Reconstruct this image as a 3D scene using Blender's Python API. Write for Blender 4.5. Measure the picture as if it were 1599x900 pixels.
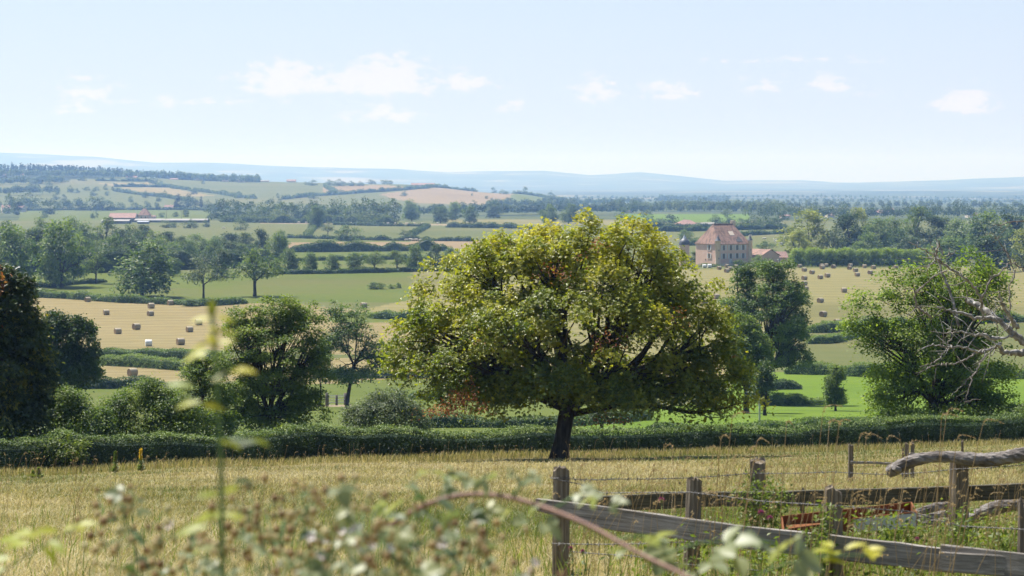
import bpy, math
import numpy as np
from mathutils import Vector, Matrix

for o in list(bpy.data.objects):
    bpy.data.objects.remove(o, do_unlink=True)
scene = bpy.context.scene
R = math.radians

# ------------------------------------------------------------------ camera
F_PX, W_PX, H_PX, HORIZON = 3700.0, 1599.0, 900.0, 280.0
PITCH = math.atan((H_PX / 2 - HORIZON) / F_PX)
cam_d = bpy.data.cameras.new('camera')
cam = bpy.data.objects.new('camera', cam_d)
scene.collection.objects.link(cam)
cam_d.sensor_width = 36.0
cam_d.lens = 36.0 * F_PX / W_PX
cam_d.clip_start, cam_d.clip_end = 0.3, 90000
cam.location = (0, 0, 0)
cam.rotation_euler = (math.pi / 2 - PITCH, 0, 0)
cam_d.dof.use_dof = True
cam_d.dof.focus_distance = 62.0
cam_d.dof.aperture_fstop = 7.2
scene.camera = cam

# ------------------------------------------------------------------ sky and sun
SUN = Vector((-0.36, 0.33, 0.87)).normalized()          # towards the sun
SUN_EL = math.asin(SUN.z)
SUN_AZ = math.atan2(SUN.x, SUN.y)
world = bpy.data.worlds.new('World')
scene.world = world
world.use_nodes = True
SKY_STRENGTH = 0.064
SUN_STRENGTH = 5.0
EXPOSURE = 1.0

def build_world():
    nt = world.node_tree
    nt.nodes.clear()
    N, L = nt.nodes.new, nt.links.new
    out = N('ShaderNodeOutputWorld')
    bg = N('ShaderNodeBackground')
    bg.inputs['Strength'].default_value = SKY_STRENGTH
    sky = N('ShaderNodeTexSky')
    sky.sky_type = 'NISHITA'
    sky.sun_disc = False
    sky.sun_elevation = SUN_EL
    sky.sun_rotation = SUN_AZ
    sky.altitude = 300
    sky.air_density = 1.0
    sky.dust_density = 0.5
    sky.ozone_density = 1.6
    tc = N('ShaderNodeTexCoord')
    sep = N('ShaderNodeSeparateXYZ')
    L(tc.outputs['Generated'], sep.inputs[0])

    def M(op, a, b=None, c=None):
        n = N('ShaderNodeMath')
        n.operation = op
        for i, v in enumerate((a, b, c)):
            if v is None:
                continue
            if isinstance(v, (int, float)):
                n.inputs[i].default_value = v
            else:
                L(v, n.inputs[i])
        return n.outputs[0]
    yy = M('MAXIMUM', sep.outputs[1], 0.05)
    u = M('DIVIDE', sep.outputs[0], yy)
    v = M('DIVIDE', sep.outputs[2], yy)
    comb = N('ShaderNodeCombineXYZ')
    L(M('MULTIPLY', u, 1.0), comb.inputs[0])
    L(M('MULTIPLY', v, 2.0), comb.inputs[1])
    noise = N('ShaderNodeTexNoise')
    noise.inputs['Scale'].default_value = 120
    noise.inputs['Detail'].default_value = 7
    noise.inputs['Roughness'].default_value = 0.62
    L(comb.outputs[0], noise.inputs['Vector'])
    # fair-weather cumulus banks: azimuth, elevation of the base, half width, height (all tangents), amount
    def px(X, y, w, h, a):
        return ((X - 799.5) / F_PX, (HORIZON - y) / F_PX, w / F_PX, h / F_PX, a)
    banks = [px(560, 138, 210, 30, .78), px(300, 160, 260, 14, .45), px(445, 135, 75, 42, 1.0), px(600, 135, 85, 48, 1.1), px(720, 135, 50, 26, 0.8), px(600, 185, 75, 30, .6),
             px(130, 150, 60, 40, .65), px(110, 175, 60, 22, .5), px(240, 165, 60, 18, .4), px(930, 150, 48, 38, .7),
             px(1045, 150, 55, 28, .7), px(1190, 142, 50, 24, .6), px(1295, 138, 36, 26, .75), px(1505, 168, 52, 34, .9),
             px(800, 170, 42, 20, .5), px(1360, 150, 50, 14, .4), px(1230, 97, 220, 12, .45), px(1150, 130, 300, 10, .25)]
    tot = None
    for cu, cv, w, h, a in banks:
        dx = M('DIVIDE', M('SUBTRACT', u, cu), w)
        dv = M('SUBTRACT', v, cv)
        up = M('DIVIDE', M('MAXIMUM', dv, 0.0), h)
        dn = M('DIVIDE', M('MINIMUM', dv, 0.0), h * 0.34)
        r2 = M('ADD', M('MULTIPLY', dx, dx), M('ADD', M('MULTIPLY', up, up), M('MULTIPLY', dn, dn)))
        g = M('MULTIPLY', M('POWER', 2.718, M('MULTIPLY', r2, -1.0)), a)
        tot = g if tot is None else M('MAXIMUM', tot, g)
    mask = M('MULTIPLY', M('SUBTRACT', M('ADD', tot, M('MULTIPLY', noise.outputs[0], 2.2)), 1.46), 3.4)
    mask = M('MULTIPLY', M('MINIMUM', M('MAXIMUM', mask, 0.0), 1.0), M('GREATER_THAN', sep.outputs[1], 0.06))
    mask = M('MULTIPLY', mask, M('MINIMUM', M('MULTIPLY', tot, 2.2), 0.85))
    mix = N('ShaderNodeMix')
    mix.data_type = 'RGBA'
    L(mask, mix.inputs['Factor'])
    # thin milky veil of a hot summer noon over the blue
    veil = N('ShaderNodeMix')
    veil.data_type = 'RGBA'
    L(M('MULTIPLY', M('POWER', 2.718, M('MULTIPLY', M('MAXIMUM', v, 0.0), -5.0)), 0.92), veil.inputs['Factor'])
    L(sky.outputs[0], veil.inputs['A'])
    veil.inputs['B'].default_value = (5.3, 6.0, 8.0, 1)
    L(veil.outputs['Result'], mix.inputs['A'])
    mix.inputs['B'].default_value = (7.4, 7.2, 8.2, 1)
    L(mix.outputs['Result'], bg.inputs['Color'])
    L(bg.outputs[0], out.inputs[0])
build_world()

sun_d = bpy.data.lights.new('sun', 'SUN')
sun_d.energy = SUN_STRENGTH
sun_d.angle = R(0.5)
sun_d.color = (1.0, 0.96, 0.90)
sun = bpy.data.objects.new('sun', sun_d)
scene.collection.objects.link(sun)
sun.location = (-360, 330, 870)
sun.rotation_euler = SUN.to_track_quat('Z', 'Y').to_euler()

scene.view_settings.view_transform = 'Standard'
scene.view_settings.look = 'None'
scene.view_settings.exposure = EXPOSURE
scene.view_settings.gamma = 1.0
scene.view_settings.use_curve_mapping = False
scene.render.engine = 'CYCLES'
cy = scene.cycles
cy.max_bounces = 5
cy.diffuse_bounces = 3
cy.glossy_bounces = 2
cy.transmission_bounces = 3
cy.transparent_max_bounces = 6
cy.volume_bounces = 0
cy.sample_clamp_indirect = 6.0
cy.use_denoising = True
cy.caustics_reflective = False
cy.caustics_refractive = False

# ------------------------------------------------------------------ small helpers
rng = np.random.default_rng(7)

def tag(o, label=None, cat=None, group=None, kind=None):
    if label: o['label'] = label
    if cat: o['category'] = cat
    if group: o['group'] = group
    if kind: o['kind'] = kind
    return o

def link(o, parent=None):
    scene.collection.objects.link(o)
    if parent is not None:
        o.parent = parent
    return o

def empty(name, loc=(0, 0, 0), rz=0.0):
    o = bpy.data.objects.new(name, None)
    o.empty_display_size = 0.3
    link(o)
    o.location = loc
    o.rotation_euler = (0, 0, rz)
    return o

class MB:
    """Collects vertices and faces (with a material slot and a tint per point) into ONE mesh."""
    def __init__(self):
        self.V, self.F, self.M, self.T, self.n, self.S = [], [], [], [], 0, []
    def add(self, V, F, m=0, tint=0.5, smooth=False):
        V = np.asarray(V, dtype=np.float32).reshape(-1, 3)
        F = np.asarray(F, dtype=np.int64)
        if F.ndim == 1:
            F = F.reshape(1, -1)
        self.V.append(V)
        self.F.append(F + self.n)
        self.M.append(np.full(len(F), m, np.int32))
        self.S.append(np.full(len(F), smooth, bool))
        t = np.full(len(V), tint, np.float32) if np.isscalar(tint) else np.asarray(tint, np.float32)
        self.T.append(t)
        self.n += len(V)
        return self
    def mesh(self, name, mats):
        me = bpy.data.meshes.new(name)
        V = np.concatenate(self.V)
        counts = np.concatenate([np.full(len(f), f.shape[1], np.int32) for f in self.F])
        idx = np.concatenate([f.ravel() for f in self.F]).astype(np.int32)
        me.vertices.add(len(V))
        me.vertices.foreach_set('co', V.ravel())
        me.loops.add(len(idx))
        me.loops.foreach_set('vertex_index', idx)
        me.polygons.add(len(counts))
        st = np.zeros(len(counts), np.int32)
        st[1:] = np.cumsum(counts)[:-1]
        me.polygons.foreach_set('loop_start', st)
        me.polygons.foreach_set('loop_total', counts)
        me.polygons.foreach_set('material_index', np.concatenate(self.M))
        me.polygons.foreach_set('use_smooth', np.concatenate(self.S))
        a = me.attributes.new('tint', 'FLOAT', 'POINT')
        a.data.foreach_set('value', np.concatenate(self.T))
        for m in (mats if isinstance(mats, (list, tuple)) else [mats]):
            me.materials.append(m)
        me.update(calc_edges=True)
        me.validate()
        return me
    def build(self, name, mats, parent=None, loc=None, rot=None):
        o = bpy.data.objects.new(name, self.mesh(name, mats))
        link(o, parent)
        if loc is not None: o.location = loc
        if rot is not None: o.rotation_euler = rot
        return o
    # shapes
    def box(self, c, s, m=0, tint=0.5, rot=None, jit=0.0, bev=0.0):
        c, s = np.array(c, float), np.array(s, float) / 2
        if bev > 0:
            return self._bbox(c, s, bev, m, tint, rot, jit)
        V = np.array([[x, y, z] for z in (-1, 1) for y in (-1, 1) for x in (-1, 1)], float) * s
        if jit: V += rng.normal(0, jit, V.shape)
        if rot is not None: V = V @ np.array(rot).T
        self.add(V + c, [[0, 2, 3, 1], [4, 5, 7, 6], [0, 1, 5, 4], [2, 6, 7, 3], [0, 4, 6, 2], [1, 3, 7, 5]], m, tint)
        return self
    def _bbox(self, c, s, b, m, tint, rot, jit):
        b = min(b, *(s * 0.95))
        V = []
        for z in (-1, 1):
            for y in (-1, 1):
                for x in (-1, 1):
                    V += [[x * s[0], y * (s[1] - b), z * (s[2] - b)], [x * (s[0] - b), y * s[1], z * (s[2] - b)], [x * (s[0] - b), y * (s[1] - b), z * s[2]]]
        V = np.array(V, float)
        if jit: V += rng.normal(0, jit, V.shape)
        if rot is not None: V = V @ np.array(rot).T
        def q(i, k): return i * 3 + k
        F = [[q(0, 0), q(4, 0), q(6, 0), q(2, 0)], [q(1, 0), q(3, 0), q(7, 0), q(5, 0)],
             [q(0, 1), q(1, 1), q(5, 1), q(4, 1)], [q(2, 1), q(6, 1), q(7, 1), q(3, 1)],
             [q(0, 2), q(2, 2), q(3, 2), q(1, 2)], [q(4, 2), q(5, 2), q(7, 2), q(6, 2)]]
        def edge(a, b2, k1, k2): F.append([q(a, k1), q(b2, k1), q(b2, k2), q(a, k2)])
        for a, b2 in ((0, 1), (2, 3), (4, 5), (6, 7)): edge(a, b2, 1, 2)
        for a, b2 in ((0, 2), (1, 3), (4, 6), (5, 7)): edge(a, b2, 0, 2)
        for a, b2 in ((0, 4), (1, 5), (2, 6), (3, 7)): edge(a, b2, 0, 1)
        n0 = self.n
        self.add(V + c, F, m, tint)
        self.F.append(np.array([[q(i, 0), q(i, 1), q(i, 2)] for i in range(8)]) + n0)
        self.M.append(np.full(8, m, np.int32)); self.S.append(np.zeros(8, bool))
        return self
    def tube(self, P, r, n=8, m=0, tint=0.5, cap=True, smooth=True, rough=0.0):
        P = np.asarray(P, float)
        k = len(P)
        r = np.full(k, r, float) if np.isscalar(r) else np.asarray(r, float)
        T = np.gradient(P, axis=0)
        T /= np.linalg.norm(T, axis=1, keepdims=True) + 1e-9
        ref = np.array([0.31, 0.9, 0.2]) if abs(T[0] @ np.array([0.31, 0.9, 0.2])) < 0.85 else np.array([1.0, 0, 0.1])
        A = np.cross(T, ref); A /= np.linalg.norm(A, axis=1, keepdims=True) + 1e-9
        B = np.cross(T, A)
        th = np.arange(n) * 2 * np.pi / n
        ring = A[:, None, :] * np.cos(th)[None, :, None] + B[:, None, :] * np.sin(th)[None, :, None]
        rr = np.repeat(r[:, None], n, 1)
        if rough: rr = rr * (1 + rng.normal(0, rough, rr.shape))
        V = (P[:, None, :] + ring * rr[:, :, None]).reshape(-1, 3)
        i, j = np.meshgrid(np.arange(k - 1), np.arange(n), indexing='ij')
        a = i * n + j; b = i * n + (j + 1) % n
        F = np.stack([a, b, b + n, a + n], -1).reshape(-1, 4)
        n0 = self.n
        self.add(V, F, m, tint, smooth)
        if cap:
            for base, rev in ((0, True), ((k - 1) * n, False)):
                f = np.arange(n) + base
                self.F.append((f[::-1] if rev else f).reshape(1, -1) + n0)
                self.M.append(np.array([m], np.int32)); self.S.append(np.array([False]))
        return self
    def lathe(self, prof, c=(0, 0, 0), n=16, m=0, tint=0.5, smooth=True):
        prof = np.asarray(prof, float)
        k = len(prof)
        th = np.arange(n) * 2 * np.pi / n
        V = np.stack([prof[:, 0:1] * np.cos(th), prof[:, 0:1] * np.sin(th), np.repeat(prof[:, 1:2], n, 1)], -1).reshape(-1, 3) + np.array(c)
        i, j = np.meshgrid(np.arange(k - 1), np.arange(n), indexing='ij')
        a = i * n + j; b = i * n + (j + 1) % n
        self.add(V, np.stack([a, b, b + n, a + n], -1).reshape(-1, 4), m, tint, smooth)
        return self
    def leaves(self, P, N, A, L, W, m=0, tint=0.5, fold=0.12, wide=0.45):
        """kite-shaped, slightly folded leaf blades: base P, normal N, long axis A"""
        n = len(P)
        if n == 0: return self
        N = N / (np.linalg.norm(N, axis=1, keepdims=True) + 1e-9)
        A = A - N * np.sum(A * N, 1, keepdims=True)
        A = A / (np.linalg.norm(A, axis=1, keepdims=True) + 1e-9)
        B = np.cross(N, A)
        L = np.broadcast_to(np.asarray(L, float), (n,))[:, None]
        W = np.broadcast_to(np.asarray(W, float), (n,))[:, None]
        mid = P + A * L * wide + N * fold * W
        V = np.stack([P, mid + B * W * 0.5, P + A * L, mid - B * W * 0.5], 1).reshape(-1, 3)
        t = np.broadcast_to(np.asarray(tint, float), (n,))
        self.add(V, np.arange(n * 4).reshape(n, 4), m, np.repeat(t, 4))
        return self

def unit(v):
    return v / (np.linalg.norm(v, axis=-1, keepdims=True) + 1e-9)

def vnoise(x, y, seed=0):
    """smooth 2D value noise for numpy arrays, 0..1"""
    x = np.asarray(x, float); y = np.asarray(y, float)
    xi, yi = np.floor(x).astype(np.int64), np.floor(y).astype(np.int64)
    fx, fy = x - xi, y - yi
    fx, fy = fx * fx * (3 - 2 * fx), fy * fy * (3 - 2 * fy)
    def h(a, b):
        n = (a * 374761393 + b * 668265263 + seed * 1442695041) & 0x7fffffff
        n = ((n ^ (n >> 13)) * 1274126177) & 0x7fffffff
        return ((n ^ (n >> 16)) & 0xffff) / 65535.0
    return (h(xi, yi) * (1 - fx) + h(xi + 1, yi) * fx) * (1 - fy) + (h(xi, yi + 1) * (1 - fx) + h(xi + 1, yi + 1) * fx) * fy

# ------------------------------------------------------------------ the lie of the land
def zy(y, D):
    return -(y - HORIZON) / F_PX * D
MOUNT_X = [-500, 0, 150, 240, 330, 500, 620, 700, 850, 920, 1000, 1080, 1130, 1250, 1300, 1400, 1500, 1599, 2100]
MOUNT_Y = [240, 240, 244, 254, 255, 262, 264, 269, 267, 274, 270, 277, 282, 281, 285, 284, 280, 276, 268]
NEAR = [(-60, 0.3), (0, -1.55), (4, -1.85), (10, -2.3), (18, -2.95)]
MIDZ = [(150, -16.3), (200, -20.3), (300, -28.2), (370, -30.2), (480, -31), (580, -30), (711, -28.4), (845, -30.3), (1000, -32.2),
        (1160, -33), (1500, -33.5), (1800, -33.8), (2300, -36), (2800, -39)]
COLS = {
    -400: dict(h=(76, 760), far=[(3200, 316), (3600, 298), (4000, 282), (4400, 268), (4700, 261), (5300, 266), (6500, 300), (12000, 292)]),
    0: dict(h=(80, 745), far=[(3200, 318), (3600, 301), (4000, 286), (4400, 271), (4700, 265), (5300, 270), (6500, 302), (12000, 292)]),
    400: dict(h=(86, 728), far=[(3000, 322), (3500, 312), (4000, 298), (4400, 286), (4700, 284), (5300, 292), (6500, 306), (12000, 296)]),
    620: dict(h=(89, 721), far=[(3000, 327), (3600, 314), (4100, 299), (4400, 290), (4650, 288), (5300, 297), (6500, 308), (12000, 298)]),
    800: dict(h=(91, 717), far=[(3000, 328), (3600, 319), (4000, 307), (4250, 303), (4500, 303), (5500, 312), (7500, 309), (12000, 299)]),
    920: dict(h=(93, 715), far=[(3000, 329), (4000, 321), (5000, 317), (7000, 311), (9500, 304), (12000, 299)]),
    1200: dict(h=(96, 708), far=[(3000, 329), (4000, 322), (5500, 316), (7500, 309), (9500, 302), (10500, 299), (12000, 299)]),
    1600: dict(h=(100, 696), far=[(3000, 329), (4000, 324), (5500, 319), (7500, 313), (9500, 302), (10500, 298), (12000, 299)]),
    2000: dict(h=(104, 684), far=[(3000, 329), (4000, 324), (5500, 319), (7500, 313), (9500, 302), (10500, 298), (12000, 299)]),
}
CX = np.array(sorted(COLS))
LOGD = np.linspace(math.log(0.5 + 100), math.log(27000 + 100), 2400)   # log(D + 100), D from 0.5 m
TAB = []
for c in CX:
    pts = list(NEAR)
    D, y = COLS[c]['h']
    pts.append((D, zy(y, D)))
    pts += MIDZ
    pts += [(D, zy(y, D)) for D, y in COLS[c]['far']]
    pts += [(14500, zy(296, 14500))]
    t = np.interp(np.exp(LOGD) - 100, [p[0] for p in pts], [p[1] for p in pts])
    k = np.exp(-np.linspace(-2, 2, 25) ** 2); k /= k.sum()
    tp = np.pad(t, 12, mode='edge')
    TAB.append(np.convolve(tp, k, 'valid'))
TAB = np.array(TAB)

def zfun(x, D):
    """height of the ground at world x, y = D"""
    x = np.asarray(x, float); D = np.asarray(D, float)
    X = 799.5 + F_PX * x / np.maximum(D, 60)
    Xc = np.clip(X, CX[0], CX[-1] - 1e-3)
    i = np.clip(np.searchsorted(CX, Xc, side='right') - 1, 0, len(CX) - 2)
    f = (Xc - CX[i]) / (CX[i + 1] - CX[i])
    f = f * f * (3 - 2 * f)
    q = (np.log(np.clip(D, 0.5, 26900) + 100) - LOGD[0]) / (LOGD[1] - LOGD[0])
    k = np.clip(np.floor(q).astype(int), 0, len(LOGD) - 2)
    g = q - k
    a = TAB[i, k] * (1 - g) + TAB[i, k + 1] * g
    b = TAB[i + 1, k] * (1 - g) + TAB[i + 1, k + 1] * g
    z = a * (1 - f) + b * f
    ridge = -(np.interp(X, MOUNT_X, MOUNT_Y) - HORIZON) / F_PX * 20000
    ridge = ridge + 14 * (vnoise(x / 900, D / 2500, 5) - 0.5) + 9 * (vnoise(x / 260, D / 900, 6) - 0.5)
    w = np.clip((D - 14500) / 5500, 0, 1); w = w * w * (3 - 2 * w)
    w2 = np.clip((D - 20000) / 5000, 0, 1)
    z = z * (1 - w) + ridge * w - w2 * 250
    roll = np.clip((D - 300) / 900, 0, 1) * np.clip((14000 - D) / 6000, 0, 1)
    z = z + roll * 1.2 * (vnoise(x / 160, D / 260, 1) - 0.5)
    z = z + np.clip((D - 3) / 20, 0, 1) * 0.10 * (vnoise(x / 2.2, D / 2.2, 2) - 0.5)
    back = np.clip(-D, 0, 60)
    return z + back * 0.03

CP, SP = math.cos(PITCH), math.sin(PITCH)
def ray(X, y):
    """direction of the sight line through photo pixel X, y, scaled so that its y component is 1"""
    X = np.asarray(X, float); y = np.asarray(y, float)
    a = (X - W_PX / 2) / F_PX
    b = -(y - H_PX / 2) / F_PX
    dx, dy, dz = a, CP + b * SP, -SP + b * CP
    return dx / dy, dz / dy

DS = np.exp(np.linspace(math.log(6), math.log(26000), 7000))
def ground(X, y):
    """the point of the ground seen at photo pixel X, y"""
    rx, rz = ray(X, y)
    below = zfun(rx * DS, DS) > rz * DS
    k = int(np.argmax(below)) if below.any() else len(DS) - 1
    if DS[k] > 5200 and y > 250 and X < 900:          # just over the brow of the hill: stand on the brow
        s = (DS > 3000) & (DS < 5100)
        zz = zfun(rx * DS[s], DS[s]) / DS[s]
        k = int(np.where(s)[0][0] + np.argmax(zz)) - 3
    D = DS[k]
    return np.array([rx * D, D, float(zfun(rx * D, D))])

def at(X, y, D):
    """the point at depth D on the sight line through X, y"""
    rx, rz = ray(X, y)
    return np.array([float(rx) * D, D, float(rz) * D])

def foot(X, D):
    rx, _ = ray(X, 450)
    x = float(rx) * D
    return np.array([x, D, float(zfun(x, D))])

# ------------------------------------------------------------------ materials
def new_mat(name):
    m = bpy.data.materials.new(name)
    m.use_nodes = True
    nt = m.node_tree
    nt.nodes.clear()
    return m, nt, nt.nodes.new, nt.links.new

def ramp(N, L, fac, stops):
    r = N('ShaderNodeValToRGB')
    e = r.color_ramp.elements
    while len(e) < len(stops): e.new(0.5)
    for k, (p, c) in enumerate(stops):
        e[k].position = p
        e[k].color = (*c, 1)
    L(fac, r.inputs['Fac'])
    return r.outputs['Color']

def nmath(N, L, op, a, b=None):
    n = N('ShaderNodeMath'); n.operation = op
    for i, v in enumerate((a, b)):
        if v is None: continue
        if isinstance(v, (int, float)): n.inputs[i].default_value = v
        else: L(v, n.inputs[i])
    return n.outputs[0]

def nnoise(N, L, vec, scale, detail=4, rough=0.55, stretch=None):
    n = N('ShaderNodeTexNoise')
    n.inputs['Scale'].default_value = scale
    n.inputs['Detail'].default_value = detail
    n.inputs['Roughness'].default_value = rough
    if stretch:
        mp = N('ShaderNodeMapping'); mp.inputs['Scale'].default_value = stretch
        L(vec, mp.inputs['Vector']); vec = mp.outputs[0]
    L(vec, n.inputs['Vector'])
    return n.outputs['Fac']

def mix_col(N, L, fac, a, b, mode='MIX'):
    n = N('ShaderNodeMix'); n.data_type = 'RGBA'; n.blend_type = mode
    for s, v in (('Factor', fac), ('A', a), ('B', b)):
        if isinstance(v, (int, float)): n.inputs[s].default_value = v
        elif isinstance(v, tuple): n.inputs[s].default_value = (*v, 1)
        else: L(v, n.inputs[s])
    return n.outputs['Result']

def leaf_mat(name, stops, trans=0.45, rough=0.5, vary=0.25, spec=0.35, tgain=(1.5, 1.55, 0.8)):
    """two-sided leaf: reflecting top, light shining through; colour from the per-leaf tint"""
    m, nt, N, L = new_mat(name)
    out = N('ShaderNodeOutputMaterial')
    at_ = N('ShaderNodeAttribute'); at_.attribute_name = 'tint'
    oi = N('ShaderNodeObjectInfo')
    f = nmath(N, L, 'ADD', at_.outputs['Fac'], nmath(N, L, 'MULTIPLY', nmath(N, L, 'SUBTRACT', oi.outputs['Random'], 0.5), vary))
    col = ramp(N, L, f, stops)
    p = N('ShaderNodeBsdfPrincipled')
    L(col, p.inputs['Base Color'])
    p.inputs['Roughness'].default_value = rough
    p.inputs['Specular IOR Level'].default_value = spec
    t = N('ShaderNodeBsdfTranslucent')
    L(mix_col(N, L, 1.0, col, tgain, 'MULTIPLY'), t.inputs['Color'])
    ms = N('ShaderNodeMixShader'); ms.inputs[0].default_value = trans
    L(p.outputs[0], ms.inputs[1]); L(t.outputs[0], ms.inputs[2])
    L(ms.outputs[0], out.inputs[0])
    return m

def field_mat(name, cols, scale=0.05, fine=1.2, stripe=None, patch=None, rough=0.95):
    """ground cover seen from afar: broad patches, finer mottling, and mown swaths where given (direction angle, spacing, colour, amount)"""
    m, nt, N, L = new_mat(name)
    out = N('ShaderNodeOutputMaterial')
    tc = N('ShaderNodeNewGeometry')
    pos = tc.outputs['Position']
    a = nnoise(N, L, pos, scale, 5, 0.6)
    b = nnoise(N, L, pos, fine, 4, 0.65)
    f = nmath(N, L, 'ADD', nmath(N, L, 'MULTIPLY', a, 0.55), nmath(N, L, 'MULTIPLY', b, 0.45))
    k = len(cols)
    col = ramp(N, L, f, [(0.30 + 0.40 * i / max(1, k - 1), c) for i, c in enumerate(cols)])
    if stripe:
        for ang, gap, c, amt in (stripe if isinstance(stripe, list) else [stripe]):
            mp = N('ShaderNodeMapping')
            mp.inputs['Rotation'].default_value = (0, 0, ang)
            L(pos, mp.inputs['Vector'])
            w = N('ShaderNodeTexWave')
            w.wave_type = 'BANDS'; w.bands_direction = 'X'
            w.inputs['Scale'].default_value = 2 * math.pi / gap / 20 * 1.0
            w.inputs['Distortion'].default_value = 2.2
            w.inputs['Detail'].default_value = 3
            w.inputs['Detail Scale'].default_value = 0.6
            L(mp.outputs[0], w.inputs['Vector'])
            ff = nmath(N, L, 'MULTIPLY', ramp(N, L, w.outputs['Fac'], [(0.45, (0, 0, 0)), (0.85, (1, 1, 1))]), amt)
            ff = nmath(N, L, 'MULTIPLY', ff, nmath(N, L, 'MULTIPLY', nnoise(N, L, pos, 0.09, 3), 1.7))
            col = mix_col(N, L, ff, col, c)
    if patch:
        for sc, c, lo, hi, amt in (patch if isinstance(patch, list) else [patch]):
            g = ramp(N, L, nnoise(N, L, pos, sc, 4, 0.6), [(lo, (0, 0, 0)), (hi, (1, 1, 1))])
            col = mix_col(N, L, nmath(N, L, 'MULTIPLY', g, amt), col, c)
    p = N('ShaderNodeBsdfPrincipled')
    L(col, p.inputs['Base Color'])
    p.inputs['Roughness'].default_value = rough
    p.inputs['Specular IOR Level'].default_value = 0.1
    L(p.outputs[0], out.inputs[0])
    return m

def plain_mat(name, c1, c2=None, scale=2.0, rough=0.85, spec=0.2, bump=0.0, stretch=None, detail=5, metallic=0.0, c3=None, coord='Object'):
    m, nt, N, L = new_mat(name)
    out = N('ShaderNodeOutputMaterial')
    tc = N('ShaderNodeTexCoord')
    p = N('ShaderNodeBsdfPrincipled')
    f = nnoise(N, L, tc.outputs[coord], scale, detail, 0.62, stretch)
    st = [(0.34, c1), (0.66, c2 or c1)] if c3 is None else [(0.3, c1), (0.5, c2), (0.7, c3)]
    L(ramp(N, L, f, st), p.inputs['Base Color'])
    p.inputs['Roughness'].default_value = rough
    p.inputs['Specular IOR Level'].default_value = spec
    p.inputs['Metallic'].default_value = metallic
    if bump:
        b = N('ShaderNodeBump'); b.inputs['Strength'].default_value = bump; b.inputs['Distance'].default_value = 0.02
        L(f, b.inputs['Height']); L(b.outputs[0], p.inputs['Normal'])
    L(p.outputs[0], out.inputs[0])
    return m

G_DARK, G_MID, G_LIT = (0.022, 0.045, 0.012), (0.045, 0.085, 0.018), (0.10, 0.15, 0.03)
MT = {}
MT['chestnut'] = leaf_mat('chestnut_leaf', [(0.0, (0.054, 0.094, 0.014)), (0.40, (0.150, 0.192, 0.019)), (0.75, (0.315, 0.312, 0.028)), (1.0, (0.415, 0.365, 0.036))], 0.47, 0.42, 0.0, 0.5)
MT['chestnut_dark'] = leaf_mat('shaded_chestnut_leaf', [(0.0, (0.023, 0.044, 0.011)), (0.6, (0.048, 0.076, 0.016)), (0.85, (0.115, 0.138, 0.023)), (1.0, (0.253, 0.230, 0.034))], 0.35, 0.45, 0.0, 0.5)  # darker copy of the chestnut leaf, with shade put into the colour
MT['withered'] = leaf_mat('withered_leaf', [(0.0, (0.13, 0.028, 0.012)), (0.6, (0.25, 0.085, 0.028)), (1.0, (0.36, 0.18, 0.06))], 0.35, 0.6, 0.0)
MT['oak'] = leaf_mat('oak_leaf', [(0.0, (0.043, 0.078, 0.021)), (0.5, (0.091, 0.148, 0.034)), (1.0, (0.181, 0.242, 0.052))], 0.36, 0.5, 0.45)
MT['ash'] = leaf_mat('ash_leaf', [(0.0, (0.049, 0.086, 0.019)), (0.5, (0.102, 0.156, 0.029)), (1.0, (0.203, 0.249, 0.049))], 0.42, 0.5, 0.3)
MT['walnut'] = leaf_mat('walnut_leaf', [(0.0, (0.056, 0.101, 0.016)), (0.5, (0.129, 0.196, 0.025)), (1.0, (0.246, 0.314, 0.045))], 0.50, 0.45, 0.2)
MT['grey_leaf'] = leaf_mat('apple_leaf', [(0.0, (0.060, 0.084, 0.038)), (0.5, (0.114, 0.150, 0.070)), (1.0, (0.204, 0.240, 0.120))], 0.35, 0.5, 0.2)
MT['willow'] = leaf_mat('poplar_leaf', [(0.0, (0.115, 0.149, 0.034)), (0.5, (0.218, 0.247, 0.063)), (1.0, (0.322, 0.333, 0.103))], 0.40, 0.5, 0.2)
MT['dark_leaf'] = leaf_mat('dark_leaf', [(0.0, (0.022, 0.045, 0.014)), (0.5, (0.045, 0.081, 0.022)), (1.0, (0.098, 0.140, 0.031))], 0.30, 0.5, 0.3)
MT['hedge'] = leaf_mat('hedge_leaf', [(0.0, (0.027, 0.051, 0.016)), (0.5, (0.061, 0.105, 0.024)), (0.8, (0.135, 0.203, 0.041)), (1.0, (0.230, 0.297, 0.061))], 0.20, 0.5, 0.15)
MT['far_leaf'] = leaf_mat('far_leaf', [(0.0, (0.031, 0.060, 0.019)), (0.5, (0.065, 0.106, 0.026)), (1.0, (0.126, 0.162, 0.041))], 0.34, 0.6, 0.6)
MT['conifer'] = leaf_mat('conifer_needle', [(0.0, (0.012, 0.028, 0.014)), (1.0, (0.035, 0.06, 0.024))], 0.15, 0.6, 0.4)
MT['weed'] = leaf_mat('weed_leaf', [(0.0, (0.060, 0.095, 0.016)), (0.5, (0.115, 0.160, 0.028)), (1.0, (0.22, 0.26, 0.05))], 0.42, 0.5, 0.2)
MT['bark'] = plain_mat('bark', (0.030, 0.024, 0.018), (0.085, 0.068, 0.050), 6, 0.95, 0.1, 0.6, (1, 1, 0.25))
MT['pale_bark'] = plain_mat('pale_bark', (0.07, 0.058, 0.045), (0.15, 0.13, 0.10), 5, 0.95, 0.1, 0.4, (1, 1, 0.3))

# ------------------------------------------------------------------ terrain: one sheet of ground, split by land use
FIELDS = []      # (kind, plan polygon), later ones lie over earlier ones
def field(kind, *pts):
    FIELDS.append((kind, np.array([ground(X, y)[:2] for X, y in pts])))

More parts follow.
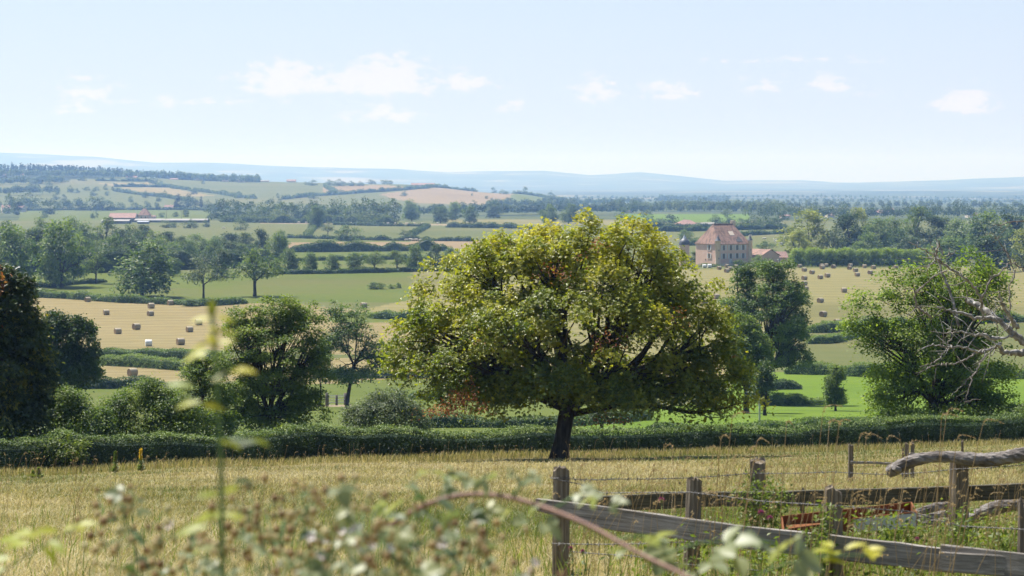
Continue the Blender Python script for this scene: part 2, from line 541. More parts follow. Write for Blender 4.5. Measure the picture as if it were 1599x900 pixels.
FIELD_MATS = {
    'dry_meadow': field_mat('dry_grass_ground', [(0.090, 0.082, 0.028), (0.156, 0.129, 0.051), (0.212, 0.172, 0.075)], 0.10, 1.6,
                            patch=[(0.07, (0.078, 0.098, 0.023), 0.52, 0.66, 0.6), (0.9, (0.078, 0.062, 0.028), 0.55, 0.75, 0.4)]),
    'meadow': field_mat('meadow_grass', [(0.062, 0.088, 0.013), (0.084, 0.106, 0.018), (0.106, 0.116, 0.025)], 0.03, 0.35,
                        patch=(0.02, (0.103, 0.098, 0.033), 0.5, 0.68, 0.6)),
    'lush_meadow': field_mat('lush_grass', [(0.072, 0.122, 0.010), (0.092, 0.146, 0.012), (0.112, 0.160, 0.018)], 0.03, 0.3,
                             patch=(0.05, (0.057, 0.088, 0.018), 0.52, 0.66, 0.5)),
    'hay_field': field_mat('mown_hay', [(0.148, 0.118, 0.048), (0.190, 0.150, 0.065), (0.218, 0.178, 0.083)], 0.018, 0.30,
                           stripe=[(R(78), 5.5, (0.254, 0.218, 0.116), 0.50), (R(78), 9.0, (0.129, 0.104, 0.041), 0.42)],
                           patch=(0.012, (0.129, 0.118, 0.044), 0.52, 0.68, 0.6)),
    'mown_meadow': field_mat('mown_meadow', [(0.132, 0.120, 0.044), (0.166, 0.147, 0.056), (0.196, 0.169, 0.071)], 0.012, 0.25,
                             stripe=[(R(99), 7.0, (0.215, 0.194, 0.088), 0.38), (R(99), 12.0, (0.108, 0.105, 0.035), 0.42)],
                             patch=(0.010, (0.103, 0.100, 0.032), 0.50, 0.66, 0.7)),
    'stubble_field': field_mat('stubble', [(0.155, 0.111, 0.057), (0.186, 0.137, 0.072), (0.212, 0.160, 0.088)], 0.006, 0.09,
                               stripe=[(R(80), 22.0, (0.233, 0.186, 0.109), 0.3)]),
    'pasture': field_mat('pasture_grass', [(0.070, 0.085, 0.024), (0.093, 0.103, 0.031), (0.116, 0.116, 0.040)], 0.008, 0.12,
                         patch=(0.006, (0.129, 0.116, 0.046), 0.5, 0.68, 0.6)),
    'hillside': field_mat('hillside_grass', [(0.072, 0.088, 0.026), (0.093, 0.103, 0.033), (0.116, 0.116, 0.044)], 0.004, 0.03,
                          patch=(0.002, (0.129, 0.119, 0.052), 0.5, 0.65, 0.6)),
    'far_plain': field_mat('far_plain', [(0.035, 0.050, 0.016), (0.065, 0.080, 0.026), (0.110, 0.115, 0.045)], 0.0030, 0.02,
                           patch=[(0.0016, (0.143, 0.122, 0.061), 0.60, 0.66, 0.8), (0.004, (0.013, 0.026, 0.011), 0.52, 0.6, 0.7)]),
    'far_hills': field_mat('far_hills', [(0.025, 0.042, 0.016), (0.042, 0.060, 0.022), (0.080, 0.090, 0.035)], 0.0008, 0.004,
                           patch=[(0.0011, (0.20, 0.18, 0.10), 0.54, 0.60, 0.9), (0.0014, (0.012, 0.024, 0.010), 0.5, 0.58, 0.8)]),
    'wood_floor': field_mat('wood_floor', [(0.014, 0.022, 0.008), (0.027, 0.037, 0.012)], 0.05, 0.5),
    'earth_track': field_mat('earth_track', [(0.196, 0.158, 0.098), (0.245, 0.202, 0.130)], 0.02, 0.3),
}
# beyond the hedge, near to far
field('meadow', (-300, 705), (1000, 690), (1000, 600), (-300, 600))
field('meadow', (440, 688), (1000, 680), (1000, 634), (440, 634))
field('lush_meadow', (900, 690), (2000, 680), (2000, 583), (1180, 583), (1010, 640), (900, 650))
field('meadow', (440, 634), (720, 634), (720, 590), (440, 590))
field('earth_track', (480, 634.5), (560, 634.5), (560, 632), (480, 632))
field('hay_field', (100, 598), (720, 592), (1150, 592), (1150, 562), (300, 560), (100, 564))
field('hay_field', (440, 600), (560, 600), (560, 591), (440, 591))
field('hay_field', (-300, 545), (330, 546), (700, 560), (700, 500), (420, 470), (30, 462), (-300, 455))
field('meadow', (-300, 462), (30, 464), (330, 474), (700, 472), (700, 418), (330, 426), (-300, 426))
field('meadow', (520, 505), (720, 505), (720, 488), (520, 488))
field('mown_meadow', (550, 488), (720, 488), (720, 466), (640, 468))
field('mown_meadow', (1000, 560), (1255, 560), (1255, 520), (1420, 508), (2000, 500), (2000, 416), (1255, 415), (1080, 414), (1000, 416))
field('pasture', (1240, 584), (2000, 584), (2000, 505), (1430, 510), (1255, 524))
field('mown_meadow', (640, 560), (1010, 560), (1010, 418), (640, 418))
# middle distance
field('pasture', (-400, 426), (2000, 415), (2000, 345), (-400, 345))
field('stubble_field', (255, 408), (300, 408), (300, 396), (250, 397))
field('meadow', (380, 424), (760, 420), (760, 393), (380, 393))
field('stubble_field', (448, 389), (800, 388), (800, 376), (448, 378))
field('meadow', (448, 378.5), (640, 378), (640, 372.5), (448, 371))
field('earth_track', (405, 349.2), (700, 352.5), (700, 350.2), (405, 346.4))
field('meadow', (30, 345), (330, 345), (330, 328), (30, 328))
field('lush_meadow', (975, 347), (1170, 347), (1170, 334), (975, 334))
field('mown_meadow', (700, 350), (1000, 352), (1000, 343), (690, 343))
field('earth_track', (85, 327), (115, 327), (115, 324), (85, 324))
field('earth_track', (960, 352.6), (1140, 353.4), (1140, 352.2), (960, 351.3))
# the left hill
field('hillside', (-300, 326), (560, 326), (860, 320), (905, 305), (700, 292), (600, 286), (400, 282), (-300, 262))
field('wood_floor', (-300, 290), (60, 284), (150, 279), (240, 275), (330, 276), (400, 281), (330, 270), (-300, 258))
field('hay_field', (153, 287), (230, 285), (258, 292), (178, 291.5))
field('hay_field', (181, 293), (258, 293), (345, 307), (265, 306), (230, 301))
field('stubble_field', (505, 301), (640, 294.5), (600, 289), (505, 292))
field('stubble_field', (655, 318), (797, 320), (800, 303), (760, 297), (690, 294), (620, 300), (590, 304))
field('pasture', (500, 318), (660, 318), (590, 304), (505, 310))
field('meadow', (795, 320), (860, 318), (855, 305), (800, 303))
field('stubble_field', (855, 314), (905, 313), (900, 308), (860, 306))

def inside(poly, x, y):
    r = np.zeros(x.shape, bool)
    n = len(poly)
    for i in range(n):
        x0, y0 = poly[i]; x1, y1 = poly[(i + 1) % n]
        c = ((y0 > y) != (y1 > y))
        with np.errstate(divide='ignore', invalid='ignore'):
            r ^= c & (x < (x1 - x0) * (y - y0) / (y1 - y0 + 1e-12) + x0)
    return r

HX = [-400, 0, 400, 620, 800, 920, 1200, 1600, 2000]
def hedge_depth(X):
    return np.interp(X, HX, [COLS[c]['h'][0] for c in HX]) - 0.4 + 0.8

def build_terrain():
    Ds = np.concatenate([np.arange(-40, 20, 2.0), np.arange(20, 120, 1.6), np.exp(np.linspace(math.log(120), math.log(2500), 420)),
                         np.exp(np.linspace(math.log(2500), math.log(26500), 190))[1:]])
    us = np.concatenate([np.linspace(-0.75, -0.235, 30), np.linspace(-0.23, 0.23, 430), np.linspace(0.235, 0.75, 30)])
    D, U = np.meshgrid(Ds, us, indexing='ij')
    x = U * (D + 50)
    z = zfun(x, D)
    V = np.stack([x, D, z], -1).reshape(-1, 3)
    nr, nc = D.shape
    i, j = np.meshgrid(np.arange(nr - 1), np.arange(nc - 1), indexing='ij')
    a = (i * nc + j).ravel()
    Q = np.stack([a, a + 1, a + 1 + nc, a + nc], -1)
    C = V[Q].mean(1)
    X = 799.5 + F_PX * C[:, 0] / np.maximum(C[:, 1], 60)
    kinds = ['dry_meadow', 'pasture', 'far_plain', 'far_hills']
    kind = np.full(len(Q), 1)
    kind[C[:, 1] < hedge_depth(X)] = 0
    kind[C[:, 1] > 1850] = 2
    kind[C[:, 1] > 7000] = 3
    near = (C[:, 1] < 5200) & (C[:, 1] > hedge_depth(X))
    for k, poly in FIELDS:
        if k not in kinds: kinds.append(k)
        lo, hi = poly.min(0), poly.max(0)
        s = near & (C[:, 0] > lo[0]) & (C[:, 0] < hi[0]) & (C[:, 1] > lo[1]) & (C[:, 1] < hi[1])
        s = np.where(s)[0]
        if len(s) == 0: continue
        wob = (vnoise(C[s, 0] / 6, C[s, 1] / 6, 9) - 0.5) * 2.0
        s = s[inside(poly, C[s, 0] + wob, C[s, 1] + wob)]
        kind[s] = kinds.index(k)
    for n, k in enumerate(kinds):
        f = Q[kind == n]
        if len(f) == 0: continue
        used, inv = np.unique(f, return_inverse=True)
        mb = MB()
        mb.add(V[used], inv.reshape(-1, 4), 0, 0.5, True)
        tag(mb.build(k, FIELD_MATS[k]), kind='structure')
build_terrain()

# ------------------------------------------------------------------ haze: the air between here and the mountains
HAZE_DENSITY = 0.000122
def build_haze():
    m, nt, N, L = new_mat('haze')
    out = N('ShaderNodeOutputMaterial')
    v = N('ShaderNodeVolumePrincipled')
    v.inputs['Color'].default_value = (0.32, 0.56, 1.0, 1)
    v.inputs['Absorption Color'].default_value = (1, 1, 1, 1)
    v.inputs['Density'].default_value = HAZE_DENSITY
    v.inputs['Anisotropy'].default_value = 0.25
    L(v.outputs[0], out.inputs['Volume'])
    mb = MB()
    x0, x1, y0, y1, z0, z1 = -21500, 21500, -120, 26800, -520, 252
    mb.box(((x0 + x1) / 2, (y0 + y1) / 2, (z0 + z1) / 2), (x1 - x0, y1 - y0, z1 - z0))
    tag(mb.build('haze', m), kind='stuff', label='pale blue summer haze over the valley')
build_haze()

# ------------------------------------------------------------------ trees
def crown_and_wood(seed, H, lobes, n_cl, cl_r, n_lf, leaf, trunk_r, base=0.25, lean=(0, 0), droop=0.3, shell=0.55, flat=0.6,
                   limbs=5, limb_r=1.0, twig=0.5, tint_spread=0.35, up=0.8, sun_bleach=0.0, low=-0.55, lean_top=None, sides=7, whorl=1, ragged=0.25):
    """returns (crown MB, wood MB): clumps of leaves in lobes, on a trunk that forks into limbs and branches.
    lobes: (cx, cy, cz, rx, ry, rz) in metres over the foot"""
    g = np.random.default_rng(seed)
    lobes = np.array(lobes, float)
    vol = np.prod(lobes[:, 3:], 1) ** (2 / 3)
    pick = g.choice(len(lobes), n_cl, p=vol / vol.sum())
    d = unit(g.normal(size=(n_cl, 3)))
    d[:, 2] = np.where(d[:, 2] < low, -d[:, 2] * 0.4, d[:, 2])
    rad = shell + (1 - shell) * g.random(n_cl) ** 0.6
    rad = rad * (1 + g.normal(0, 0.10, n_cl) * ragged * 2)
    C = lobes[pick, :3] + d * lobes[pick, 3:] * rad[:, None]
    C[:, 2] = np.maximum(C[:, 2], cl_r * 0.6 + 0.02 * H)
    size = cl_r * g.uniform(0.55, 1.25, n_cl)
    ctint = g.normal(0.5, tint_spread * 0.6, n_cl)
    cen = np.average(lobes[:, :3], axis=0, weights=vol)
    Hc = lobes[:, 2].max() + lobes[:, 5].max()
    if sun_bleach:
        ctint += sun_bleach * ((C[:, 2] - cen[2]) / (Hc - cen[2])) * 0.6  # upper clumps tinted brighter: yellowed leaves, and top light painted in
    n = (n_lf * (size / cl_r) ** 2).astype(int) + 3
    ci = np.repeat(np.arange(n_cl), n)
    m = len(ci)
    off = g.normal(0, 0.5, (m, 3)) * np.array([1, 1, flat])
    rr = np.linalg.norm(off[:, :2], axis=1)
    P = C[ci] + off * size[ci][:, None]
    P[:, 2] -= droop * size[ci] * rr ** 1.6
    out = unit(P - cen * np.array([1, 1, 0.8]))
    N = unit(0.45 * out + np.array([0, 0, up]) + g.normal(0, 0.55, (m, 3)))
    A = unit(0.6 * unit(off * np.array([1, 1, 0])) + 0.5 * out + g.normal(0, 0.55, (m, 3)) - np.array([0, 0, droop]))
    tint = np.clip(ctint[ci] + g.normal(0, tint_spread * 0.45, m), 0, 1)
    Ls = leaf * g.uniform(0.65, 1.25, m)
    crown = MB()
    if whorl == 1:
        crown.leaves(P, N, A, Ls, Ls * g.uniform(0.5, 0.75, m), 0, tint, fold=0.14)
    else:                                  # palmate leaves: several hanging leaflets from one point
        B = unit(np.cross(N, A)); A2 = unit(A - N * np.sum(A * N, 1, keepdims=True))
        for k in range(whorl):
            th = (k - (whorl - 1) / 2) * 0.85
            Ak = A2 * math.cos(th) + B * math.sin(th) - np.array([0, 0, 0.35])
            Nk = N + A2 * 0.3 + g.normal(0, 0.12, (m, 3))
            crown.leaves(P, Nk, Ak, Ls * (1.0 - 0.12 * abs(th)), Ls * 0.42, 0, np.clip(tint + g.normal(0, .05, m), 0, 1), fold=0.18, wide=0.6)
    # wood
    wood = MB()
    zb = base * H
    lt = np.array(lean_top if lean_top is not None else (lean[0], lean[1]))
    tz = np.array([-0.15, 0, 0.35, 0.7, 1.0]) * zb
    tz = np.concatenate([[-0.3], np.linspace(0, 1, 5) * zb])
    s = np.clip(tz / max(zb, .01), 0, 1)
    TP = np.stack([lt[0] * s ** 1.4 + 0.06 * trunk_r * np.sin(s * 7 + seed), lt[1] * s ** 1.4, tz], -1)
    tr = trunk_r * np.array([1.5, 1.28, 1.03, 0.95, 0.93, 1.0])
    wood.tube(TP, tr, max(sides, 6), 0, 0.5, True, True, 0.05)
    top = TP[-1]
    if limbs > 0:
        # main limbs go to the middle of groups of clumps
        k = min(limbs, n_cl)
        seeds = C[g.choice(n_cl, k, replace=False)]
        for _ in range(4):
            near = np.argmin(((C[:, None] - seeds[None]) ** 2).sum(-1), 1)
            for q in range(k):
                if (near == q).any(): seeds[q] = C[near == q].mean(0)
        for q in range(k):
            mem = np.where(near == q)[0]
            if len(mem) == 0: continue
            E = seeds[q] * np.array([1, 1, 1.0])
            mid = top * 0.5 + E * 0.5 + np.array([0, 0, 0.10 * H]) * g.uniform(-0.2, 0.8) + g.normal(0, 0.03 * H, 3)
            t = np.linspace(0, 1, 7)[:, None]
            LP = (1 - t) ** 2 * (top - np.array([0, 0, trunk_r * .6])) + 2 * t * (1 - t) * mid + t ** 2 * E + g.normal(0, 0.006 * H, (7, 3)) * (t > 0)
            r0 = trunk_r * g.uniform(0.42, 0.62) * limb_r
            LR = r0 * np.linspace(1, 0.28, 7)
            wood.tube(LP, LR, sides, 0, 0.5, False, True, 0.04)
            sel = mem[g.random(len(mem)) < twig]
            for c in sel:
                i0 = int(np.clip(g.integers(2, 7), 2, 6))
                S = LP[i0]; E2 = C[c]
                md = (S + E2) / 2 + g.normal(0, 0.10, 3) * np.linalg.norm(E2 - S)
                t2 = np.linspace(0, 1, 5)[:, None]
                BP = (1 - t2) ** 2 * S + 2 * t2 * (1 - t2) * md + t2 ** 2 * E2
                wood.tube(BP, LR[i0] * np.linspace(0.62, 0.12, 5), max(4, sides - 3), 0, 0.5, False, True)
    return crown, wood

GROUPS = {}
def plant_unique(name, cat, label, foot_xyz, crown, wood, leafm, barkm, group=None, rz=0.0):
    t = empty(name, foot_xyz, rz)
    tag(t, label, cat, group)
    wood.build('trunk', barkm, t)
    c = crown.build('crown', leafm, t)
    return t, c

def dome(w, h, base_frac=0.15, seed=0, n=7, sq=1.0):
    """lobes of a rounded crown of width w, height h (tree height), foliage from base_frac*h"""
    g = np.random.default_rng(seed + 1000)
    zb = base_frac * h
    L = [(0, 0, (zb + h) / 2, w * 0.36, w * 0.36, (h - zb) * 0.43)]
    for k in range(n):
        a = 2 * math.pi * (k + g.uniform(-.3, .3)) / n
        zz = g.uniform(0.22, 0.74)
        r = w * 0.5 * (math.sin(math.pi * min(1, max(0.15, zz * 0.85 + 0.12))) ** 0.7) * sq
        s = w * g.uniform(0.15, 0.23)
        L.append((math.cos(a) * (r - s * .8), math.sin(a) * (r - s * .8), zb + (h - zb) * zz, s * 1.1, s * 1.1, (h - zb) * g.uniform(0.13, 0.20)))
    if base_frac < .1:           # a skirt of low branches
        for k in range(6):
            a = 2 * math.pi * (k + g.uniform(-.3, .3)) / 6
            s = w * g.uniform(.16, .22)
            L.append((math.cos(a) * w * .27, math.sin(a) * w * .27, zb + (h - zb) * g.uniform(.12, .2), s, s, (h - zb) * .13))
    for k in range(3):
        a = g.uniform(0, 6.28)
        s = w * g.uniform(0.14, 0.2)
        L.append((math.cos(a) * w * .13, math.sin(a) * w * .13, h - (h - zb) * g.uniform(.14, .22), s, s, (h - zb) * 0.15))
    return L

# ------------------------------------------------------------------ the chestnut in the middle
def hero():
    foot_ = at(873, 727, 85.0)
    foot_[2] = float(zfun(foot_[0], 85.0)) - 0.03
    lobes = [(0.3, 0, 5.1, 4.9, 4.6, 3.2), (-3.3, -.4, 4.6, 2.9, 3.0, 2.3), (3.5, .3, 4.1, 2.7, 2.9, 2.4), (1.5, 0, 7.0, 2.7, 2.6, 2.0), (2.0, -.3, 7.9, 1.3, 1.3, 1.1),
             (-1.7, .2, 6.9, 2.2, 2.2, 1.6), (-2.4, 0, 7.7, 1.0, 1.0, .8), (-3.4, -.6, 2.7, 1.9, 1.9, 1.1), (3.8, -.5, 2.7, 2.1, 2.1, 1.1), (5.4, -.2, 3.0, 1.3, 1.3, 1.1),
             (-5.2, 0, 3.9, 1.2, 1.4, 1.2), (0.2, -2.2, 3.2, 2.4, 1.8, 1.3), (4.3, 0, 6.0, 1.6, 1.6, 1.2), (5.6, 0, 5.0, .9, .9, .6), (-1.6, -2.5, 4.9, 1.7, 1.5, 1.3), (2.2, -2.4, 5.4, 1.7, 1.5, 1.3), (0.4, .2, 2.9, 4.6, 4.2, 1.3), (-1.8, -1.6, 2.5, 1.6, 1.6, .8), (1.9, -1.6, 2.4, 1.8, 1.6, .8),
             (-3.7, 0, 6.0, 1.7, 1.9, 1.4), (-2.3, 0, 7.2, 1.5, 1.5, 1.2), (0, 0, 7.4, 2.2, 2.2, 1.3), (3.4, 0, 6.9, 1.4, 1.5, 1.3), (5.0, 0, 5.9, 1.0, 1.1, .8), (-5.0, 0, 4.8, 1.3, 1.5, 1.2), (5.4, 0, 3.7, 1.3, 1.4, 1.1), (-2.6, -.5, 2.7, 2.2, 2.2, .9), (3.0, -.5, 2.6, 2.5, 2.2, .9), (0.3, -2.6, 2.7, 2.5, 1.3, .9), (-5.3, 0, 3.4, 1.2, 1.4, .9), (5.7, -.3, 2.6, 1.3, 1.4, .7)]
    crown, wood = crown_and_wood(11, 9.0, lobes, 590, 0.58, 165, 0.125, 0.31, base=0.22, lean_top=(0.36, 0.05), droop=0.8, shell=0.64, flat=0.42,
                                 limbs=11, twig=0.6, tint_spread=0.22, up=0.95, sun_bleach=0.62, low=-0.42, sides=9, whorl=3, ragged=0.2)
    # one low limb reaching out to the side with its own spray of leaves
    g = np.random.default_rng(5)
    limb = wood
    k = 85.0 / F_PX
    def lp(X, y, dy): return np.array([(X - 873) * k, dy, (727 - y) * k])
    LP = np.array([lp(892, 655, 0), lp(960, 640, -.6), lp(1030, 640, -1.0), lp(1075, 648, -1.2), lp(1110, 645, -1.3), lp(1145, 634, -1.4), lp(1168, 630, -1.4)])
    limb.tube(LP, [0.13, .10, .075, .065, .05, .03, .015], 7, 0, .5, False)
    limb.tube(np.array([lp(1040, 641, -1.), lp(1058, 630, -1.1), lp(1070, 612, -1.1)]), [.05, .03, .015], 5, 0, .5, False)
    limb.tube(np.array([lp(1085, 648, -1.2), lp(1105, 656, -1.2), lp(1122, 655, -1.3)]), [.03, .02, .01], 5, 0, .5, False)
    def spray(mb, ctr, sx, sz, n, leaf, t0, t1):
        P = ctr + g.normal(0, 1, (n, 3)) * np.array([sx, .4, sz])
        P[:, 2] -= 0.25 * ((P[:, 0] - ctr[0]) / sx) ** 2 * sz
        N = g.normal(0, .6, (n, 3)) + np.array([0, -.2, .8]); A = g.normal(0, .6, (n, 3)) - np.array([0, 0, .7])
        mb.leaves(P, N, A, leaf * g.uniform(.5, 1.1, n), leaf * .4, 0, np.clip(g.uniform(t0, t1, n), 0, 1), .18, .6)
    sp = crown
    for X, y, sx, sz, n in ((1150, 630, .55, .16, 260), (1172, 626, .3, .10, 110), (1120, 628, .4, .2, 160), (1095, 610, .5, .25, 200)):
        spray(sp, lp(X, y, -1.3), sx, sz, n, 0.19, .45, 1.0)
    t, c = plant_unique('chestnut_tree', 'tree', 'large spreading chestnut tree with yellowing leaves and red-brown dead sprays, standing before the clipped hedge', foot_,
                        crown, wood, MT['chestnut'], MT['bark'])
    # withered sprays
    wi = MB()
    for X, y, dy, sx, sz, n in ((931, 384, -2.2, .22, .16, 60), (862, 423, -3.4, .32, .15, 90), (876, 432, -3.4, .15, .2, 30), (941, 525, -4.3, .30, .18, 70), (924, 536, -4.3, .14, .25, 45), (642, 579, -.6, .09, .22, 40),
                                (723, 614, -3.6, .36, .17, 420), (700, 634, -3.4, .45, .10, 360), (745, 632, -3.6, .4, .12, 120), (967, 648, -3.4, .25, .10, 80), (935, 648, -3.4, .34, .12, 110),
                                (1048, 486, -3.2, .18, .2, 45), (748, 526, -3.6, .14, .2, 40), (1140, 560, -1.5, .12, .10, 12), (905, 405, -3.0, .15, .12, 20), (735, 590, -2.8, .15, .15, 40), (668, 560, -1.5, .1, .1, 10)):
        spray(wi, lp(X, y, dy), sx, sz, int(n * .75), 0.13, 0, 1)
    wi.build('withered_leaves', MT['withered'], t)
hero()

# ------------------------------------------------------------------ single trees of the near slope
def near_tree(name, cat, label, X, D, w_px, top_y, kind, seed, group=None, base_frac=0.12, n_cl=180, n_lf=60, leaf=0.12, cl=0.10, trunk=0.03, limbs=6,
              twig=0.5, lobes=None, lean=(0, 0), base=0.2, bark='bark', depth=1.0, **kw):
    f = foot(X, D)
    k = D / F_PX
    yb = HORIZON - f[2] / k
    H = (yb - top_y) * k
    w = w_px * k
    if lobes is None:
        lb = dome(w, H, base_frac, seed)
    else:      # given in pixels relative to X and the foot line: (X, y, rx, rz)
        lb = []
        for (lx, ly, rx, rz) in lobes:
            g = np.random.default_rng(int(lx * 7 + ly))
            lb.append(((lx - X) * k, g.uniform(-.25, .25) * rx * k, (yb - ly) * k, rx * k, rx * k * depth, rz * k))
    crown, wood = crown_and_wood(seed, H, lb, int(n_cl * 1.35), cl * max(w, 1.0), int(n_lf * 1.8), leaf, trunk * H, base=base, lean=lean, limbs=limbs, twig=twig, **kw)
    return plant_unique(name, cat, label, f, crown, wood, MT[kind], MT[bark], group)

# the dark tree cut by the left edge
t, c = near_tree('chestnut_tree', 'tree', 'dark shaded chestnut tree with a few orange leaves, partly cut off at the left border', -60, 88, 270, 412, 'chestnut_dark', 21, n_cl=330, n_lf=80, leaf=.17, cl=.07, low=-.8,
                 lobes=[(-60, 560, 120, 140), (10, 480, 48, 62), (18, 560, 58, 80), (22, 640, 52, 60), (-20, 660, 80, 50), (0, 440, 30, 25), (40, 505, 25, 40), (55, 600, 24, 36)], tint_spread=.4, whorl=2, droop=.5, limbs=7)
wi = MB(); g = np.random.default_rng(3)
k = 88 / F_PX
for X, y, n in ((2, 428, 60), (8, 440, 30), (-6, 450, 40), (6, 505, 15)):
    P = np.array([(X + 60) * k, -1.2, (HORIZON - y) * k - foot(-60, 88)[2]]) + g.normal(0, .2, (n, 3))
    wi.leaves(P, g.normal(0, 1, (n, 3)) + np.array([0, 0, .6]), g.normal(0, 1, (n, 3)) - np.array([0, 0, .8]), .2, .09, 0, g.uniform(.3, 1, n))
wi.build('withered_leaves', MT['withered'], t)
near_tree('yew_tree', 'tree', 'dark two-pointed yew-like evergreen standing before the hay field', 103, 165, 100, 488, 'dark_leaf', 22, n_cl=240, n_lf=60, leaf=.20, cl=.085, base=.1,
          lobes=[(88, 545, 36, 52), (80, 510, 20, 22), (132, 540, 24, 36), (128, 508, 12, 14), (105, 580, 50, 26), (72, 560, 22, 40), (142, 570, 18, 30)], low=-.9, up=.35, flat=1.1, droop=.2, limbs=4, twig=.2)
near_tree('leafy_shrub', 'shrub', 'light green shrub beside the dark chestnut tree, behind the hedge', 95, 92, 90, 596, 'ash', 23, n_cl=90, n_lf=70, leaf=.10, cl=.16, base=.12, trunk=.02,
          lobes=[(95, 640, 36, 36), (75, 660, 30, 30), (120, 655, 30, 30), (100, 615, 18, 16)], low=-.9, twig=.4)
near_tree('leafy_shrub', 'shrub', 'wide rounded green shrub behind the hedge, below the single hay bale', 225, 96, 190, 590, 'ash', 24, n_cl=230, n_lf=80, leaf=.10, cl=.085, base=.1, trunk=.02,
          lobes=[(215, 645, 60, 44), (175, 655, 35, 34), (265, 650, 48, 40), (225, 610, 30, 20), (300, 660, 30, 30), (250, 625, 30, 24), (150, 665, 25, 25)], low=-.9, twig=.35)
near_tree('leafy_shrub', 'shrub', 'low brownish green bramble thicket between the two rounded shrubs', 140, 94, 60, 632, 'oak', 25, n_cl=60, n_lf=60, leaf=.10, cl=.2, base=.1, trunk=.02,
          lobes=[(140, 668, 28, 30), (155, 660, 20, 22)], low=-.9)
near_tree('ash_tree', 'tree', 'broad feathery ash tree standing behind the tall blurred stem', 420, 118, 190, 458, 'ash', 26, n_cl=380, n_lf=75, leaf=.13, cl=.062, base=.2, limbs=9, shell=.5,
          lobes=[(430, 545, 70, 75), (385, 520, 42, 48), (465, 520, 42, 50), (420, 490, 40, 28), (465, 485, 28, 22), (375, 580, 45, 45), (475, 590, 38, 55), (420, 620, 70, 48), (445, 470, 24, 12), (498, 560, 20, 34), (372, 635, 40, 38), (470, 640, 42, 42), (420, 655, 66, 30), (345, 655, 26, 26)],
          low=-.8, ragged=.35, twig=.7)
near_tree('hazel_tree', 'tree', 'yellowish green small tree leaning against the broad ash tree', 310, 108, 95, 545, 'ash', 27, n_cl=150, n_lf=70, leaf=.115, cl=.11, base=.15, limbs=5,
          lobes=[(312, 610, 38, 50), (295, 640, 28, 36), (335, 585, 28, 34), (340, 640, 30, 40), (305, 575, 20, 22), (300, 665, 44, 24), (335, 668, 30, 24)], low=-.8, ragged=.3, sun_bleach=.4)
near_tree('ash_tree', 'tree', 'slender open-crowned ash tree with a tall bare leaning trunk', 541, 250, 100, 466, 'oak', 28, n_cl=120, n_lf=48, leaf=.26, cl=.115, base=.40, trunk=.017, limbs=8, lean=(.8, 0), shell=.5,
          lobes=[(525, 492, 18, 22), (562, 500, 26, 26), (545, 530, 32, 28), (582, 545, 22, 24), (518, 540, 14, 30), (590, 570, 16, 18), (560, 585, 30, 14), (525, 582, 16, 8), (600, 560, 9, 15)], ragged=.4, twig=.75, low=-.6)
near_tree('young_tree', 'tree', 'small dark tree with a thin stem beside the field gate', 500, 262, 32, 525, 'dark_leaf', 29, n_cl=50, n_lf=50, leaf=.24, cl=.2, base=.32, trunk=.014, limbs=4,
          lobes=[(500, 560, 15, 28), (498, 590, 12, 14), (506, 545, 10, 16)])
near_tree('apple_tree', 'tree', 'low greyish apple tree with a wide open crown just over the hedge', 600, 112, 150, 608, 'grey_leaf', 30, n_cl=190, n_lf=62, leaf=.095, cl=.075, base=.24, trunk=.035, limbs=7, bark='pale_bark',
          lobes=[(600, 640, 48, 28), (560, 650, 28, 22), (640, 652, 28, 24), (605, 622, 32, 14), (545, 662, 14, 12), (660, 668, 14, 14), (585, 655, 40, 16)], ragged=.4, twig=.7, low=-.6)
near_tree('hornbeam_tree', 'tree', 'tall dark green tree with a rounded crown, before the bale field below the manor', 1193, 270, 150, 400, 'oak', 31, n_cl=330, n_lf=62, leaf=.27, cl=.065, base=.2, limbs=9,
          lobes=[(1200, 490, 60, 66), (1190, 435, 38, 30), (1150, 480, 30, 40), (1235, 470, 30, 40), (1240, 530, 30, 36), (1205, 550, 50, 30), (1160, 430, 18, 18), (1222, 420, 22, 16), (1245, 560, 22, 18)], ragged=.32, low=-.7)
near_tree('leafy_tree', 'tree', 'smaller brighter green tree in front of the tall dark rounded tree', 1166, 225, 80, 488, 'ash', 32, n_cl=130, n_lf=56, leaf=.23, cl=.12, base=.15,
          lobes=[(1166, 540, 32, 40), (1160, 510, 20, 20), (1180, 560, 28, 36), (1150, 570, 24, 34)], low=-.8)
near_tree('round_shrub', 'shrub', 'dark bluish bush at the foot of the tall dark rounded tree', 1195, 215, 34, 556, 'dark_leaf', 33, n_cl=50, n_lf=50, leaf=.2, cl=.22, base=.12, lobes=[(1195, 588, 14, 26), (1190, 608, 16, 16)], low=-.9)
near_tree('young_tree', 'tree', 'small round sapling standing alone on the bright green meadow', 1306, 235, 36, 568, 'ash', 34, n_cl=55, n_lf=55, leaf=.2, cl=.2, base=.18, trunk=.025, lobes=[(1306, 595, 15, 20), (1305, 612, 13, 14), (1308, 582, 10, 12), (1306, 624, 14, 11)], low=-.8)
